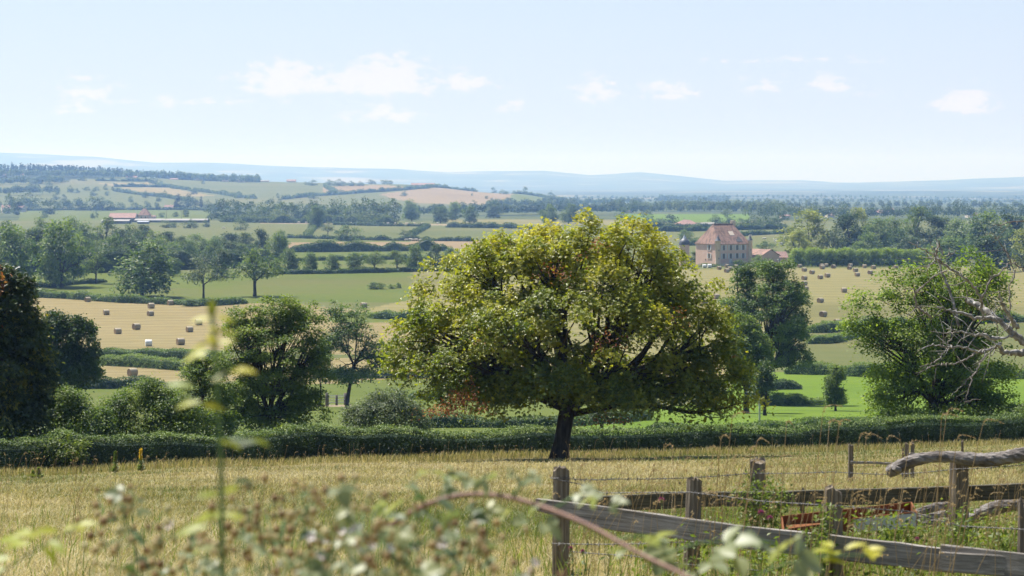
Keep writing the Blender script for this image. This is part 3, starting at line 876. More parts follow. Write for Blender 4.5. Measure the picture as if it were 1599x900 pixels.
near_tree('walnut_tree', 'tree', 'bright green walnut tree with a loose crown behind the dead branches', 1462, 116, 285, 384, 'walnut', 35, n_cl=430, n_lf=66, leaf=.150, cl=.062, base=.2, limbs=8, limb_r=.6, shell=.4,
          lobes=[(1490, 450, 60, 50), (1420, 450, 42, 42), (1545, 460, 40, 52), (1460, 540, 80, 60), (1380, 520, 42, 30), (1350, 480, 26, 26), (1375, 560, 36, 40), (1540, 560, 46, 60), (1420, 610, 60, 42), (1500, 615, 70, 40),
                 (1380, 625, 34, 28), (1560, 630, 34, 28), (1450, 405, 20, 18), (1520, 400, 28, 14), (1340, 505, 22, 20), (1400, 420, 16, 14), (1460, 480, 60, 60), (1470, 580, 80, 50), (1430, 650, 70, 24), (1520, 655, 60, 24)],
          ragged=.35, twig=.65, low=-.8, tint_spread=.4)
near_tree('leafy_shrub', 'shrub', 'bright green shrub rising over the hedge at the right border', 1585, 112, 70, 625, 'ash', 36, n_cl=70, n_lf=60, leaf=.11, cl=.16, base=.1, lobes=[(1585, 660, 34, 28), (1560, 668, 24, 20), (1615, 655, 34, 34)], low=-.9)
near_tree('sprouting_shrub', 'shrub', 'bright leafy sprouts above the clipped hedge below the broad ash tree', 455, 93, 80, 655, 'weed', 37, n_cl=46, n_lf=40, leaf=.11, cl=.15, base=.2, trunk=.01, lobes=[(440, 685, 36, 20), (475, 690, 24, 16), (420, 690, 20, 14)], low=-.9, ragged=.5)
near_tree('sprouting_shrub', 'shrub', 'bright leafy sprouts above the clipped hedge below the dark chestnut tree', 95, 82, 90, 676, 'weed', 38, n_cl=46, n_lf=40, leaf=.10, cl=.14, base=.2, trunk=.01, lobes=[(70, 705, 30, 18), (105, 700, 30, 20), (45, 712, 20, 14)], low=-.9, ragged=.5)
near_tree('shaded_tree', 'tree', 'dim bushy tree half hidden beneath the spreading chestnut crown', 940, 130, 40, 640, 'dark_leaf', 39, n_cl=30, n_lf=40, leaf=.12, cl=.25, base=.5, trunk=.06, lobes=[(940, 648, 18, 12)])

# ------------------------------------------------------------------ hedges
def smooth_line(P, step):
    P = np.asarray(P, float)
    d = np.concatenate([[0], np.cumsum(np.linalg.norm(np.diff(P, axis=0), axis=1))])
    n = max(2, int(d[-1] / step) + 1)
    s = np.linspace(0, d[-1], n)
    return np.stack([np.interp(s, d, P[:, i]) for i in range(P.shape[1])], -1)

def hedge(label, xy, h, w, leaf, dens, mat='hedge', seed=0, group=None, name='hedge', lump=0.2, shoots=0.0, tint=(0.25, 0.25), core=True, leafw=.62, hfun=None, top_light=.3):
    """clipped or wild hedge along a line on the ground: a twiggy core and leaves all over its faces"""
    g = np.random.default_rng(seed + 50)
    S = smooth_line(xy, max(0.4, w * 0.5))
    T = unit(np.gradient(S, axis=0)); Nn = np.stack([-T[:, 1], T[:, 0]], -1)
    seg = np.linalg.norm(np.diff(S, axis=0), axis=1).sum()
    s_all = np.linspace(0, seg, len(S))
    hh = h * (1 + lump * 2 * (vnoise(s_all / (1.3 * h + .5), s_all * 0, seed) - 0.5) + lump * (vnoise(s_all / (5 * h), s_all * 0 + 3, seed + 1) - 0.5))
    if hfun is not None: hh = hh * hfun(S)
    ends = np.clip(np.minimum(s_all, seg - s_all) / (2.2 * h), 0.0, 1.0) ** .5
    hh = hh * (.25 + .75 * ends)
    ww = w * (.35 + .65 * ends) * (1 + lump * 1.2 * (vnoise(s_all / (1.1 * h + .4), s_all * 0 + 7, seed + 2) - 0.5))
    z = zfun(S[:, 0], S[:, 1])
    mb = MB()
    if core:
        sh = [(-.28, 0.0), (-.32, .55), (-.27, .84), (0, .92), (.27, .84), (.32, .55), (.28, 0.0)]
        V = np.concatenate([np.stack([S[:, 0] + Nn[:, 0] * a * ww, S[:, 1] + Nn[:, 1] * a * ww, z - .1 + b * hh], -1)[:, None] for a, b in sh], 1)
        k = len(sh); n = len(S)
        i, j = np.meshgrid(np.arange(n - 1), np.arange(k - 1), indexing='ij')
        a = (i * k + j).ravel()
        mb.add(V.reshape(-1, 3), np.stack([a, a + k, a + k + 1, a + 1], -1), 0, 0.0)
    m = int(3.2 * dens * seg * (2 * h + w) / (leaf * leaf))
    s = g.random(m) * (len(S) - 1)
    i = np.floor(s).astype(int); f = (s - i)[:, None]
    lerp = lambda A: A[i] * (1 - f) + A[i + 1] * f
    c = lerp(S); nn = lerp(Nn); zz = lerp(z[:, None])[:, 0]; hl = lerp(hh[:, None])[:, 0]; wl = lerp(ww[:, None])[:, 0]
    q = g.random(m) * (2 * h + w)
    side = np.where(q < h, -1.0, np.where(q < 2 * h, 1.0, 0.0))
    v = np.where(side == 0, 1.0, g.random(m) ** .9)
    a = np.where(side == 0, g.uniform(-.5, .5, m), side * 0.5 * (1 - 0.18 * np.clip(v - .75, 0, 1) * 4))
    clump = vnoise(c[:, 0] / (h * .35) + side * 31, c[:, 1] / (h * .35) + v * 3.1, seed + 3)
    a = a + g.normal(0, .05, m) + side * (clump - .5) * .50 + side * np.abs(g.normal(0, .05, m))
    hz = v * hl + g.normal(0, .03 * h, m) + np.where(side == 0, (clump - .5) * .22 * h, 0)
    if shoots:
        up_ = (g.random(m) < shoots) & (side == 0)
        hz = hz + np.where(up_, g.random(m) ** 2 * h * .45, 0)
    P = np.stack([c[:, 0] + nn[:, 0] * a * wl, c[:, 1] + nn[:, 1] * a * wl, zz + hz], -1)
    Nrm = np.stack([nn[:, 0] * side, nn[:, 1] * side, np.where(side == 0, 1.0, .35)], -1) + g.normal(0, .55, (m, 3))
    A = g.normal(0, .7, (m, 3)) + np.array([0, 0, .35])
    t = np.clip(tint[0] + g.normal(0, tint[1], m) * .7 + (clump - .5) * .3 + np.where(side == 0, top_light, 0) , 0, 1)  # lit top and shaded sides are painted into the leaf tint
    Ls = leaf * g.uniform(.65, 1.3, m)
    mb.leaves(P, Nrm, A, Ls, Ls * leafw, 0, t)
    c0 = S.mean(0)
    o = mb.build(name, MT[mat])
    return tag(o, label, 'hedge', group)

def near_hedge():
    X = np.linspace(-160, 1760, 40)
    D = hedge_depth(X) + .9
    xy = np.stack([[foot(a, b)[0] for a, b in zip(X, D)], D], -1)
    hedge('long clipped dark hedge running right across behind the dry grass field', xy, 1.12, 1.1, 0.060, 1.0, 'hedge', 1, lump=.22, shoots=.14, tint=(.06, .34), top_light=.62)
near_hedge()

def px_hedge(label, pts, h, w, seed, leaf=None, dens=.85, mat='oak', group='field hedges', **kw):
    P = np.array([ground(X, y)[:2] for X, y in pts])
    D = P[:, 1].mean()
    leaf = leaf or max(.14, D / 2370 * 1.4)
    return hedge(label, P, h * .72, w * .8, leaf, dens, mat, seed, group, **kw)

px_hedge('upper of the two thick rough hedges along the near side of the bale field', [(150, 557), (230, 559), (300, 563), (345, 566)], 2.0, 3.0, 60, lump=.25, mat='oak', tint=(.5, .3))
px_hedge('lower of the two thick rough hedges along the near side of the bale field', [(150, 570), (215, 573), (265, 577), (320, 580)], 2.1, 3.0, 61, lump=.25, mat='oak', tint=(.5, .3))
px_hedge('dark hedge below the strip with the single hay bale', [(110, 608), (160, 607), (210, 605), (262, 606)], 1.8, 2.2, 62, mat='dark_leaf', lump=.3)
px_hedge('dark hedge behind the wire fence posts beyond the slender ash tree', [(505, 590), (580, 591), (650, 591), (720, 590), (860, 590)], 1.4, 2, 63, mat='dark_leaf', lump=.3)
px_hedge('rough hedge between the bale field and the green meadow at the far left', [(-40, 462), (40, 464), (110, 467), (190, 473), (270, 476), (330, 478), (385, 474)], 2.0, 3, 64, mat='oak', lump=.45, tint=(.45, .3))
px_hedge('low dark hedge under the trees at the far left of the green meadow', [(40, 449), (80, 449), (115, 445), (165, 441)], 1.6, 2.5, 65, mat='dark_leaf', lump=.3)
px_hedge('dark hedge along the foot of the row of small trees', [(415, 429), (480, 428), (560, 427), (640, 425), (720, 423)], 1.8, 3, 66, mat='dark_leaf', lump=.3)
px_hedge('hedge beside the mown patch left of the chestnut crown', [(575, 497), (620, 499), (680, 499)], 2.2, 3, 69, lump=.4)
px_hedge('bushy hedge bounding the lower end of the mown bale field, behind the walnut tree', [(1255, 520), (1290, 520), (1320, 514), (1400, 512), (1500, 506), (1620, 502)], 2.4, 3.5, 70, lump=.4, tint=(.55, .3))
px_hedge('second narrower hedge in front of the mown bale field, behind the walnut tree', [(1262, 538), (1300, 536), (1330, 528), (1360, 522)], 1.7, 2.5, 71, lump=.3, tint=(.5, .3))
px_hedge('hedge between the tawny pasture and the bright green meadow', [(1225, 584), (1290, 585), (1340, 588), (1420, 590), (1520, 590), (1640, 592)], 2.3, 3, 72, lump=.4, tint=(.5, .3))
px_hedge('short dark trimmed hedge on the bright green meadow', [(1170, 609), (1210, 608), (1252, 608)], 1.6, 2.5, 73, mat='dark_leaf', lump=.25)
px_hedge('loose row of bushes on the bright green meadow before the sapling', [(1190, 634), (1225, 633), (1262, 633), (1315, 632)], 1.5, 2.2, 74, lump=.9, tint=(.5, .3))
px_hedge('dark low hedge behind the trunk of the spreading chestnut', [(640, 668), (760, 668), (860, 667), (960, 661), (1010, 656)], 1.0, 1.6, 75, mat='dark_leaf', lump=.35, leaf=.12)
px_hedge('dark low hedge on the slope right of the chestnut trunk', [(1010, 672), (1075, 672), (1085, 672)], .8, 1.5, 76, mat='dark_leaf', lump=.3, leaf=.12)
px_hedge('low hedge on the slope in front of the walnut tree', [(1150, 672), (1250, 668), (1350, 664), (1420, 664)], .7, 1.4, 77, mat='oak', lump=.4, leaf=.12)
px_hedge('small leafy hedge piece on the meadow beside the apple tree', [(640, 622), (665, 624), (690, 622)], 1.3, 2, 78, mat='oak', lump=.6)
FARH = 'thin hedges dividing the distant fields'
for k, (lab, pts, h) in enumerate([
    ('dark hedge line below the single rounded tree on the middle fields', [(448, 372), (520, 374), (600, 376), (660, 376.5), (740, 377.5)], 2.4),
    ('hedge line along the near edge of the pale cattle road', [(520, 351.5), (600, 353.5), (668, 354)], 2.4),
    ('slanting hedge right of the middle fields', [(637, 372), (655, 362), (668, 355)], 2.6),
    ('slanting hedge left of the middle fields', [(478, 370), (490, 358), (500, 353)], 2.6),
    ('dark double hedge right of the cattle road', [(697, 355.5), (760, 356.5), (830, 357.5)], 4.0),
    ('lumpy hedge along the near edge of the tan stubble strip', [(448, 394), (500, 394), (560, 393), (620, 392.5), (700, 392)], 5.0),
    ('low hedge on the small field behind the tree row', [(455, 408), (520, 407.5), (600, 406), (640, 405)], 2.0),
    ('long dark hedge on the plain just above the manor roof', [(980, 354.5), (1060, 355), (1120, 355.5), (1230, 356)], 3.0),
    ('second dark hedge on the plain behind the manor roof', [(1010, 362), (1060, 362), (1130, 360), (1230, 358)], 4.0),
    ('hedge curving past the cattle pasture beside the manor', [(1130, 372), (1170, 368), (1250, 364)], 3.0),
    ('hedge between the round tower and the manor', [(1075, 384), (1100, 381), (1130, 379)], 3.0),
    ('low dark hedge behind the farm meadow at the left', [(30, 329.5), (115, 328.5), (175, 328), (260, 328), (330, 329)], 3.0),
]):
    px_hedge(lab, pts, h, h * 1.3, 80 + k, group=FARH, lump=.5, mat='far_leaf', dens=.8)
HILLH = 'hedges dividing the fields on the hill'
for k, (lab, pts) in enumerate([
    ('upper short hedge on the hill above the yellow field', [(150, 283), (200, 283.5), (240, 284)]),
    ('hedge along the foot of the upper yellow hill field', [(178, 292), (230, 292.5), (260, 293)]),
    ('long slanting hedge on the hill with single trees along it', [(245, 290), (290, 297), (340, 303), (375, 309), (400, 311)]),
    ('lower slanting hedge on the hill below the yellow field', [(178, 299), (220, 305), (260, 309), (300, 316)]),
    ('dark hedge climbing the hill beside the stubble slope', [(440, 312), (500, 306), (560, 302), (630, 297.5), (670, 294.5)]),
    ('hedge dropping from the hilltop bushes', [(507, 292), (515, 297), (525, 302)]),
    ('dark hedge along the top edge of the stubble slope', [(660, 293.5), (700, 294.5), (745, 296)]),
    ('hedge down the far shoulder of the hill', [(800, 302.5), (840, 303.5), (870, 305)]),
]):
    px_hedge(lab, pts, 5.0, 7.0, 100 + k, group=HILLH, lump=.7, mat='far_leaf', dens=.8, core=True)

# ------------------------------------------------------------------ copied trees of the middle distance and the hills
def proto_tree(seed, w, h, kind, n_cl, n_lf, leaf, bark='bark', base=.22, one=False, lobes=None, **kw):
    lb = lobes if lobes is not None else dome(w, h, kw.pop('base_frac', .05), seed)
    kw.pop('base_frac', None)
    kw.setdefault('low', -.9); kw.setdefault('limbs', 5); kw.setdefault('ragged', .3)
    crown, wood = crown_and_wood(seed, h, lb, n_cl, kw.pop('cl', .12) * w, n_lf, leaf, kw.pop('trunk', .028) * h, base=base, **kw)
    if one:
        for V, F, M_, T, S_ in zip(crown.V, crown.F, crown.M, crown.T, crown.S):
            pass
        both = MB()
        off = 0
        for mb, mi in ((crown, 0), (wood, 1)):
            V = np.concatenate(mb.V); T = np.concatenate(mb.T)
            n0 = both.n
            both.V.append(V); both.T.append(T)
            for F, S_ in zip(mb.F, mb.S):
                both.F.append(F + n0); both.M.append(np.full(len(F), mi, np.int32)); both.S.append(S_)
            both.n += len(V)
        return dict(w=w, h=h, one=both.mesh('tree', [MT[kind], MT[bark]]))
    return dict(w=w, h=h, crown=crown.mesh('crown', MT[kind]), trunk=wood.mesh('trunk', MT[bark]))

PROTO = {
    'oak': [proto_tree(s, 10, 10, 'oak', 115, 46, .55, cl=.13) for s in (201, 202, 203)],
    'airy': [proto_tree(s, 9, 11, 'ash', 60, 40, .5, cl=.125, base=.3, base_frac=.22, twig=.8, ragged=.45) for s in (204, 205)],
    'bush': [proto_tree(s, 8, 6, 'oak', 60, 44, .5, cl=.14, base=.1, base_frac=.0, low=-.95) for s in (206, 207)],
    'dark': [proto_tree(s, 9, 11, 'dark_leaf', 115, 46, .55, cl=.13, low=-.9, base_frac=.05) for s in (208, 209)],
    'pale': [proto_tree(s, 10, 13, 'willow', 85, 46, .6, cl=.12, low=-.9, base_frac=.04, ragged=.4) for s in (210, 211)],
    'gray': [proto_tree(212, 9, 9, 'grey_leaf', 50, 34, .45, cl=.12, base=.32, base_frac=.25, twig=.9, ragged=.45)],
    'pollard': [proto_tree(s, 9, 7, 'walnut', 110, 40, .50, cl=.13, base=.25, low=-.8, limbs=6, lobes=[(0, 0, 1.6, 4.4, 3.0, 1.5), (0, 0, 4.2, 4.2, 3.6, 2.4), (-2, 0, 4.8, 2.2, 2.2, 1.9), (2, 0, 4.8, 2.3, 2.3, 1.9)], tint_spread=.3, sun_bleach=.7, up=1.1) for s in (213, 214)],  # sunlit tops of the limes are put into the leaf tint
    'far': [proto_tree(s, 12, 12, 'far_leaf', 34, 22, 1.25, cl=.17, one=True, low=-.9, base_frac=.03, limbs=2, twig=.1, sides=5) for s in (220, 221, 222, 223)],
    'farbush': [proto_tree(s, 12, 8, 'far_leaf', 28, 22, 1.2, cl=.18, one=True, low=-.95, base_frac=.0, limbs=0, base=.1) for s in (224, 225)],
    'poplar': [proto_tree(226, 5, 14, 'far_leaf', 40, 24, 1.0, cl=.28, one=True, limbs=0, base=.1, lobes=[(0, 0, 4, 2, 2, 4), (0, 0, 8, 2.2, 2.2, 4), (0, 0, 11.5, 1.4, 1.4, 2.6)])],
    'fir': [proto_tree(227, 8, 14, 'conifer', 60, 24, 1.0, cl=.15, one=True, limbs=0, base=.3, lobes=[(0, 0, 2.5, 3.6, 3.6, 1.6), (0, 0, 5.5, 2.7, 2.7, 1.8), (0, 0, 8.5, 1.8, 1.8, 1.8), (0, 0, 11.5, .8, .8, 1.9)])],
}
tree_rng = np.random.default_rng(77)
def T(kind, X, yb, w, h, label, group=None, D=None, name=None, cat='tree'):
    """a copy of a tree kind, foot seen at X, yb, so large that it measures w x h photo pixels"""
    f = ground(X, yb) if D is None else foot(X, D)
    if D is not None:
        h = (HORIZON - f[2] / D * F_PX - yb) + h if yb is not None else h
    k = f[1] / F_PX
    ps = PROTO[kind]
    p = ps[tree_rng.integers(len(ps))]
    sx, sz = w * k / p['w'], h * k / p['h']
    rz = tree_rng.uniform(0, 6.28)
    nm = name or {'oak': 'broadleaf_tree', 'airy': 'airy_tree', 'bush': 'round_bush', 'dark': 'dark_tree', 'pale': 'pale_tree', 'gray': 'sparse_tree', 'pollard': 'pollard_tree',
                  'far': 'distant_tree', 'farbush': 'distant_bush', 'poplar': 'poplar_tree', 'fir': 'fir_tree'}[kind]
    if 'one' in p:
        t = bpy.data.objects.new(nm, p['one']); link(t)
        t.location = f; t.rotation_euler = (0, 0, rz)
    else:
        t = empty(nm, f, rz)
        for part in ('trunk', 'crown'):
            link(bpy.data.objects.new(part, p[part]), t)
    t.scale = (sx, sx, sz)
    return tag(t, label, cat if 'bush' not in kind else 'bush', group)

BELT = 'trees of the dark woodland belt'
ROW = 'row of small trees at the end of the green meadow'
BLOCK = 'trees of the distant wood beyond the cattle road'
HILLT = 'single trees on the distant hill'
FARM = 'trees around the distant farm'
PARK = 'trees of the manor park'
POLL = 'clipped limes by the bale field'
PLAIN = 'trees on the plain behind the manor'
# --- at the left, round the bale field
T('oak', 18, 452, 84, 108, 'large dark tree at the left border above the far end of the bale field')
T('oak', 97, 449, 84, 108, 'tall wide oak on the green meadow, second large tree from the left border')
T('airy', 150, 443, 42, 50, 'small light green tree between the tall wide oak and the rounded one')
T('oak', 222, 465, 104, 88, 'broad dome-shaped dark oak standing at the top edge of the bale field')
T('gray', 318, 468, 62, 72, 'sparse greyish tree with two pale stems at the bale field edge')
T('airy', 398, 463, 76, 80, 'light green loose-crowned tree at the right end of the bale field')
T('dark', 346, 433, 32, 46, 'small dark tree behind the sparse greyish tree')
T('oak', 270, 431, 30, 30, 'little dark tree peeping out behind the broad dome-shaped oak')
T('bush', 300, 478, 40, 12, 'low dark bush under the sparse greyish tree')
T('bush', 588, 452, 28, 12, 'dark clump of bushes lying on the open green meadow')
T('bush', 612, 451, 14, 7, 'small bush just beside the dark clump on the open green meadow')
T('bush', 622, 450, 10, 9, 'smallest bush by the chestnut crown on the open green meadow')
tr = np.random.default_rng(31)
same = 'dark green tree in the crowded woodland belt behind the bale field'
for X, yb, w, h in [(8, 398, 40, 52), (40, 400, 44, 48), (62, 392, 38, 54), (85, 396, 40, 56), (118, 394, 44, 56), (140, 402, 40, 50), (163, 398, 40, 56), (185, 404, 38, 50), (203, 400, 36, 50),
                    (225, 396, 38, 46), (240, 405, 34, 46), (262, 400, 40, 40), (282, 404, 34, 38), (300, 398, 36, 34), (318, 402, 30, 36), (340, 398, 34, 30), (362, 400, 36, 34), (385, 402, 30, 36),
                    (25, 418, 50, 60), (60, 416, 46, 62), (128, 420, 44, 52), (150, 416, 40, 44), (178, 420, 46, 54), (205, 418, 40, 46), (238, 414, 42, 42), (268, 412, 38, 36), (290, 408, 34, 34), (330, 410, 34, 34),
                    (355, 414, 38, 40), (378, 412, 32, 36)]:
    T(['oak', 'oak', 'dark', 'airy'][tr.integers(4)], X + tr.uniform(-3, 3), yb, w * tr.uniform(.95, 1.25), h * tr.uniform(.92, 1.12), same, BELT)
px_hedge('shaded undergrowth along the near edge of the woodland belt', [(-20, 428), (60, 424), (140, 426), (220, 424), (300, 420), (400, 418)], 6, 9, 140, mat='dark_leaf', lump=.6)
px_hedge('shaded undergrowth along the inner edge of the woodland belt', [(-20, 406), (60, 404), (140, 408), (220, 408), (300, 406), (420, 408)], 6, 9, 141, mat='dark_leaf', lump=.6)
T('dark', 408, 402, 26, 46, 'narrow dark tree at the right end of the woodland belt')
T('oak', 434, 408, 38, 46, 'rounded tree closing the right end of the woodland belt')
T('bush', 420, 425, 30, 28, 'bluish bush below the right end of the woodland belt')
T('oak', 438, 398, 22, 40, 'slim tree just behind the rounded tree that closes the woodland belt')
# --- the row at the end of the meadow
for k, (X, yb, w, h, kd) in enumerate([(450, 427, 36, 40, 'oak'), (484, 426, 26, 34, 'oak'), (518, 426, 26, 30, 'oak'), (552, 425, 30, 32, 'oak'), (585, 426, 32, 36, 'airy'), (620, 425, 36, 34, 'airy'), (650, 424, 34, 42, 'oak'),
                                       (678, 422, 28, 40, 'dark'), (704, 420, 32, 36, 'oak'), (734, 418, 30, 34, 'oak')]):
    T(kd, X, yb, w, h, ['first bushy tree of the meadow-end row, beside the loose-crowned tree', 'slim tree of the meadow-end row with a paler lower half', 'smallest tree of the meadow-end row, standing apart',
                        'rounded tree of the meadow-end row after the smallest one', 'thin-crowned tree in the middle of the meadow-end row', 'light green spreading tree of the meadow-end row', 'tall full tree of the meadow-end row',
                        'dark narrow tree of the meadow-end row', 'bushy tree of the meadow-end row close to the chestnut crown', 'last tree of the meadow-end row touching the chestnut crown'][k], ROW)
# --- middle fields
T('oak', 495, 357, 30, 38, 'lone tall tree with a bare trunk before the distant wood', name='field_tree')
T('gray', 512, 371, 24, 26, 'sparse grey-green tree beside the lone tall tree on the middle fields', name='field_tree')
T('bush', 543, 376.5, 38, 26, 'big round light green bush on the middle fields', name='round_bush')
T('gray', 631, 373, 20, 16, 'small thin tree beside the resting cattle', name='field_tree')
T('oak', 643, 346, 32, 34, 'tall rounded tree at the right end of the distant wood', name='field_tree')
T('oak', 688, 349, 30, 28, 'left tree of the group of four beyond the cattle road', name='field_tree')
T('oak', 711, 344, 26, 30, 'tallest tree of the group of four beyond the cattle road', name='field_tree')
T('gray', 706, 349, 12, 14, 'thin small tree in front of the group of four beyond the cattle road', name='field_tree')
T('oak', 733, 349, 26, 28, 'right tree of the group of four beyond the cattle road', name='field_tree')
T('dark', 771, 341, 26, 22, 'dark round tree standing alone on the green strip beyond the cattle road', name='field_tree')
T('oak', 858, 352, 30, 34, 'dark tree just over the top of the chestnut crown', name='field_tree')
T('oak', 888, 350, 32, 32, 'bigger dark tree just over the top of the chestnut crown', name='field_tree')
T('oak', 918, 350, 26, 24, 'rounded tree peeping over the peak of the chestnut crown', name='field_tree')
blk = 'tree of the dense distant wood beyond the cattle road'
for X, yb, w, h in [(350, 345, 22, 34), (366, 343, 24, 36), (384, 344, 26, 36), (402, 347, 26, 34), (420, 346, 26, 36), (438, 347, 26, 34), (455, 347, 24, 34), (470, 346, 24, 34), (520, 347, 28, 36), (535, 346, 28, 40), (552, 347, 26, 36),
                    (568, 347, 26, 38), (584, 348, 26, 36), (598, 347, 24, 38), (612, 348, 24, 38), (486, 346, 24, 34), (504, 346, 26, 36), (582, 349, 36, 22), (557, 349, 18, 20), (430, 348, 22, 22), (602, 348, 34, 30)]:
    T('far', X, yb, w * 1.25, h * tr.uniform(.92, 1.1), blk, BLOCK)
# --- the farm at the left
for X, yb, w, h, kd, lab in [
    (142, 329, 34, 24, 'far', 'left of the three dense dark trees above the farm meadow'), (160, 329, 34, 23, 'far', 'middle of the three dense dark trees above the farm meadow'), (124, 329, 24, 20, 'far', 'outer left dark tree of the dense clump above the farm meadow'), (172, 329, 18, 19, 'far', 'lowest dark tree at the right end of the dense clump above the farm meadow'),
    (77, 335, 28, 24, 'far', 'dome-shaped tree with a visible trunk alone on the farm meadow'), (45, 326, 36, 30, 'far', 'large dark tree beside the tan track at the far left'), (14, 334, 22, 34, 'far', 'dark tree beside the pale cottage at the left border'), (28, 336, 14, 26, 'poplar', 'narrow dark tree right of the pale cottage at the left border'),
    (95, 326, 14, 14, 'far', 'small tree between the dome-shaped tree and the dense dark clump'), (108, 326, 18, 15, 'far', 'bushy tree touching the dense dark clump'), (188, 327, 18, 11, 'farbush', 'round green bush behind the red barn roof'), (211, 328, 20, 12, 'farbush', 'wide low green bush behind the farmhouse'), (230, 326, 14, 12, 'farbush', 'small green bush behind the farmhouse chimney'),
    (245, 328, 12, 12, 'farbush', 'green bush left of the white cottage'), (278, 327, 16, 26, 'fir', 'dark spreading cedar right of the white cottage'), (293, 327, 20, 26, 'far', 'rounded tree right of the dark cedar'), (306, 325, 8, 15, 'poplar', 'slim bluish tree right of the dark cedar'), (314, 324, 8, 19, 'fir', 'pointed fir above the long grey shed'),
    (325, 327, 16, 16, 'far', 'round tree right of the pointed fir'), (338, 330, 16, 20, 'far', 'tree at the start of the tree line right of the long shed'), (330, 344, 22, 26, 'far', 'dark tree hiding the right end of the long grey shed'), (290, 339, 10, 13, 'poplar', 'small dark tree on the meadow behind the long shed'), (275, 339, 12, 8, 'farbush', 'small bush on the meadow behind the long shed'),
    (253, 340, 11, 8, 'farbush', 'light bush just behind the long shed'), (260, 356, 20, 14, 'far', 'light green tree in front of the long grey shed'), (272, 356, 12, 9, 'farbush', 'light green bush in front of the long grey shed'), (298, 357, 24, 16, 'far', 'dark round tree in front of the long grey shed'), (376, 360, 24, 19, 'far', 'lone round tree right of the parked farm machines'),
    (322, 355, 12, 14, 'far', 'small tree at the right end of the long grey shed'), (148, 342, 12, 14, 'far', 'tree beside the left end of the grey barn'), (70, 341, 14, 8, 'farbush', 'low bush below the dome-shaped lone tree')]:
    T(kd, X, yb, w, h, lab, FARM, name='farm_tree' if kd not in ('farbush', 'fir', 'poplar') else None)
# --- the hill
for X, yb, w, h in [(22, 284, 11, 10), (34, 285, 7, 7), (50, 289, 15, 12), (60, 288, 14, 13), (78, 290, 14, 15), (95, 285, 24, 10), (130, 283, 15, 8), (90, 302, 9, 9), (110, 301, 11, 12), (120, 302, 9, 9), (135, 298, 13, 6), (150, 298, 11, 6),
                    (165, 297, 8, 11), (176, 297, 5, 6), (88, 312, 11, 14), (100, 313, 9, 10), (146, 306, 12, 12), (167, 306, 8, 7), (204, 316, 10, 11), (227, 310, 9, 13), (248, 315, 10, 13), (257, 309, 10, 13), (270, 295, 8, 7), (303, 304, 11, 12),
                    (372, 310, 13, 12), (240, 287, 15, 12), (252, 288, 6, 6), (317, 288, 6, 6), (488, 290, 15, 10), (478, 289, 8, 5), (515, 290, 15, 10), (530, 291, 20, 12), (548, 291, 16, 9), (562, 291, 15, 8), (580, 287, 15, 7), (600, 287, 15, 7), (610, 287, 10, 6),
                    (622, 297, 8, 8), (643, 296, 7, 7), (631, 307, 11, 9), (534, 304, 11, 9), (516, 304, 8, 7), (490, 311, 17, 10), (434, 310, 6, 9), (771, 301, 9, 10), (786, 304, 15, 8), (819, 302, 10, 13), (803, 302, 6, 5), (737, 297, 5, 5),
                    (760, 311, 6, 5), (768, 313, 5, 4), (737, 306, 4, 4), (861, 311, 12, 13), (897, 311, 9, 10), (877, 306, 7, 6), (421, 319, 14, 10), (436, 318, 9, 8)]:
    named = {(819, 302): 'dark rounded tree standing on the far shoulder of the hill against the blue ridge', (771, 301): 'narrow dark tree at the upper corner of the stubble slope', (631, 307): 'small flat-topped tree on the left part of the stubble slope',
             (372, 310): 'round bluish tree at the lower end of the long slanting hill hedge', (303, 304): 'tree in the middle of the long slanting hill hedge', (270, 295): 'small round tree near the top of the long slanting hill hedge'}
    T('far' if h > 7 else 'farbush', X, yb, w, h, named.get((X, yb), 'small bluish tree scattered over the hazy hill fields at the left'), None if (X, yb) in named else HILLT, name='hill_tree', cat='tree')
# --- behind and around the manor
for X, yb, w, h, kd, lab in [
    (970, 341, 20, 18, 'far', 'rounded tree left of the red roofed house in the distant wood'), (985, 348, 13, 13, 'far', 'little tree left of the lush strip behind the manor'), (1012, 348, 22, 22, 'far', 'rounded tree standing on the lush strip behind the manor'), (1046, 349, 28, 14, 'farbush', 'wide bush on the lush strip left of the red barn'),
    (1030, 349, 20, 8, 'farbush', 'low scrub on the lush strip left of the wide bush'), (1118, 350, 22, 16, 'far', 'bushy tree right of the red barn'), (1137, 349, 20, 24, 'far', 'tall dark tree behind the manor roof ridge'), (1159, 353, 22, 12, 'farbush', 'bush just right of the manor chimney'), (1175, 355, 26, 22, 'far', 'tree in the row behind the manor, nearest the chimney'),
    (1195, 358, 32, 25, 'far', 'middle tree in the row behind the manor'), (1216, 357, 30, 26, 'far', 'last tree in the row behind the manor, nearest the pale trees'), (1071, 375, 24, 17, 'bush', 'round grey-green tree above the round tower'), (1087, 414, 24, 21, 'dark', 'dark bushy tree between the round tower and the manor'),
    (1153, 416, 22, 11, 'bush', 'dark clipped round bush before the manor front'), (1197, 394, 30, 18, 'bush', 'wide bush behind the manor outbuildings'), (1107, 417, 36, 6, 'bush', 'low hedge-like bush along the manor gable wall'), (1185, 424, 30, 28, 'airy', 'light green tree in front of the manor outbuildings')]:
    T(kd, X, yb, w, h, lab, PLAIN)
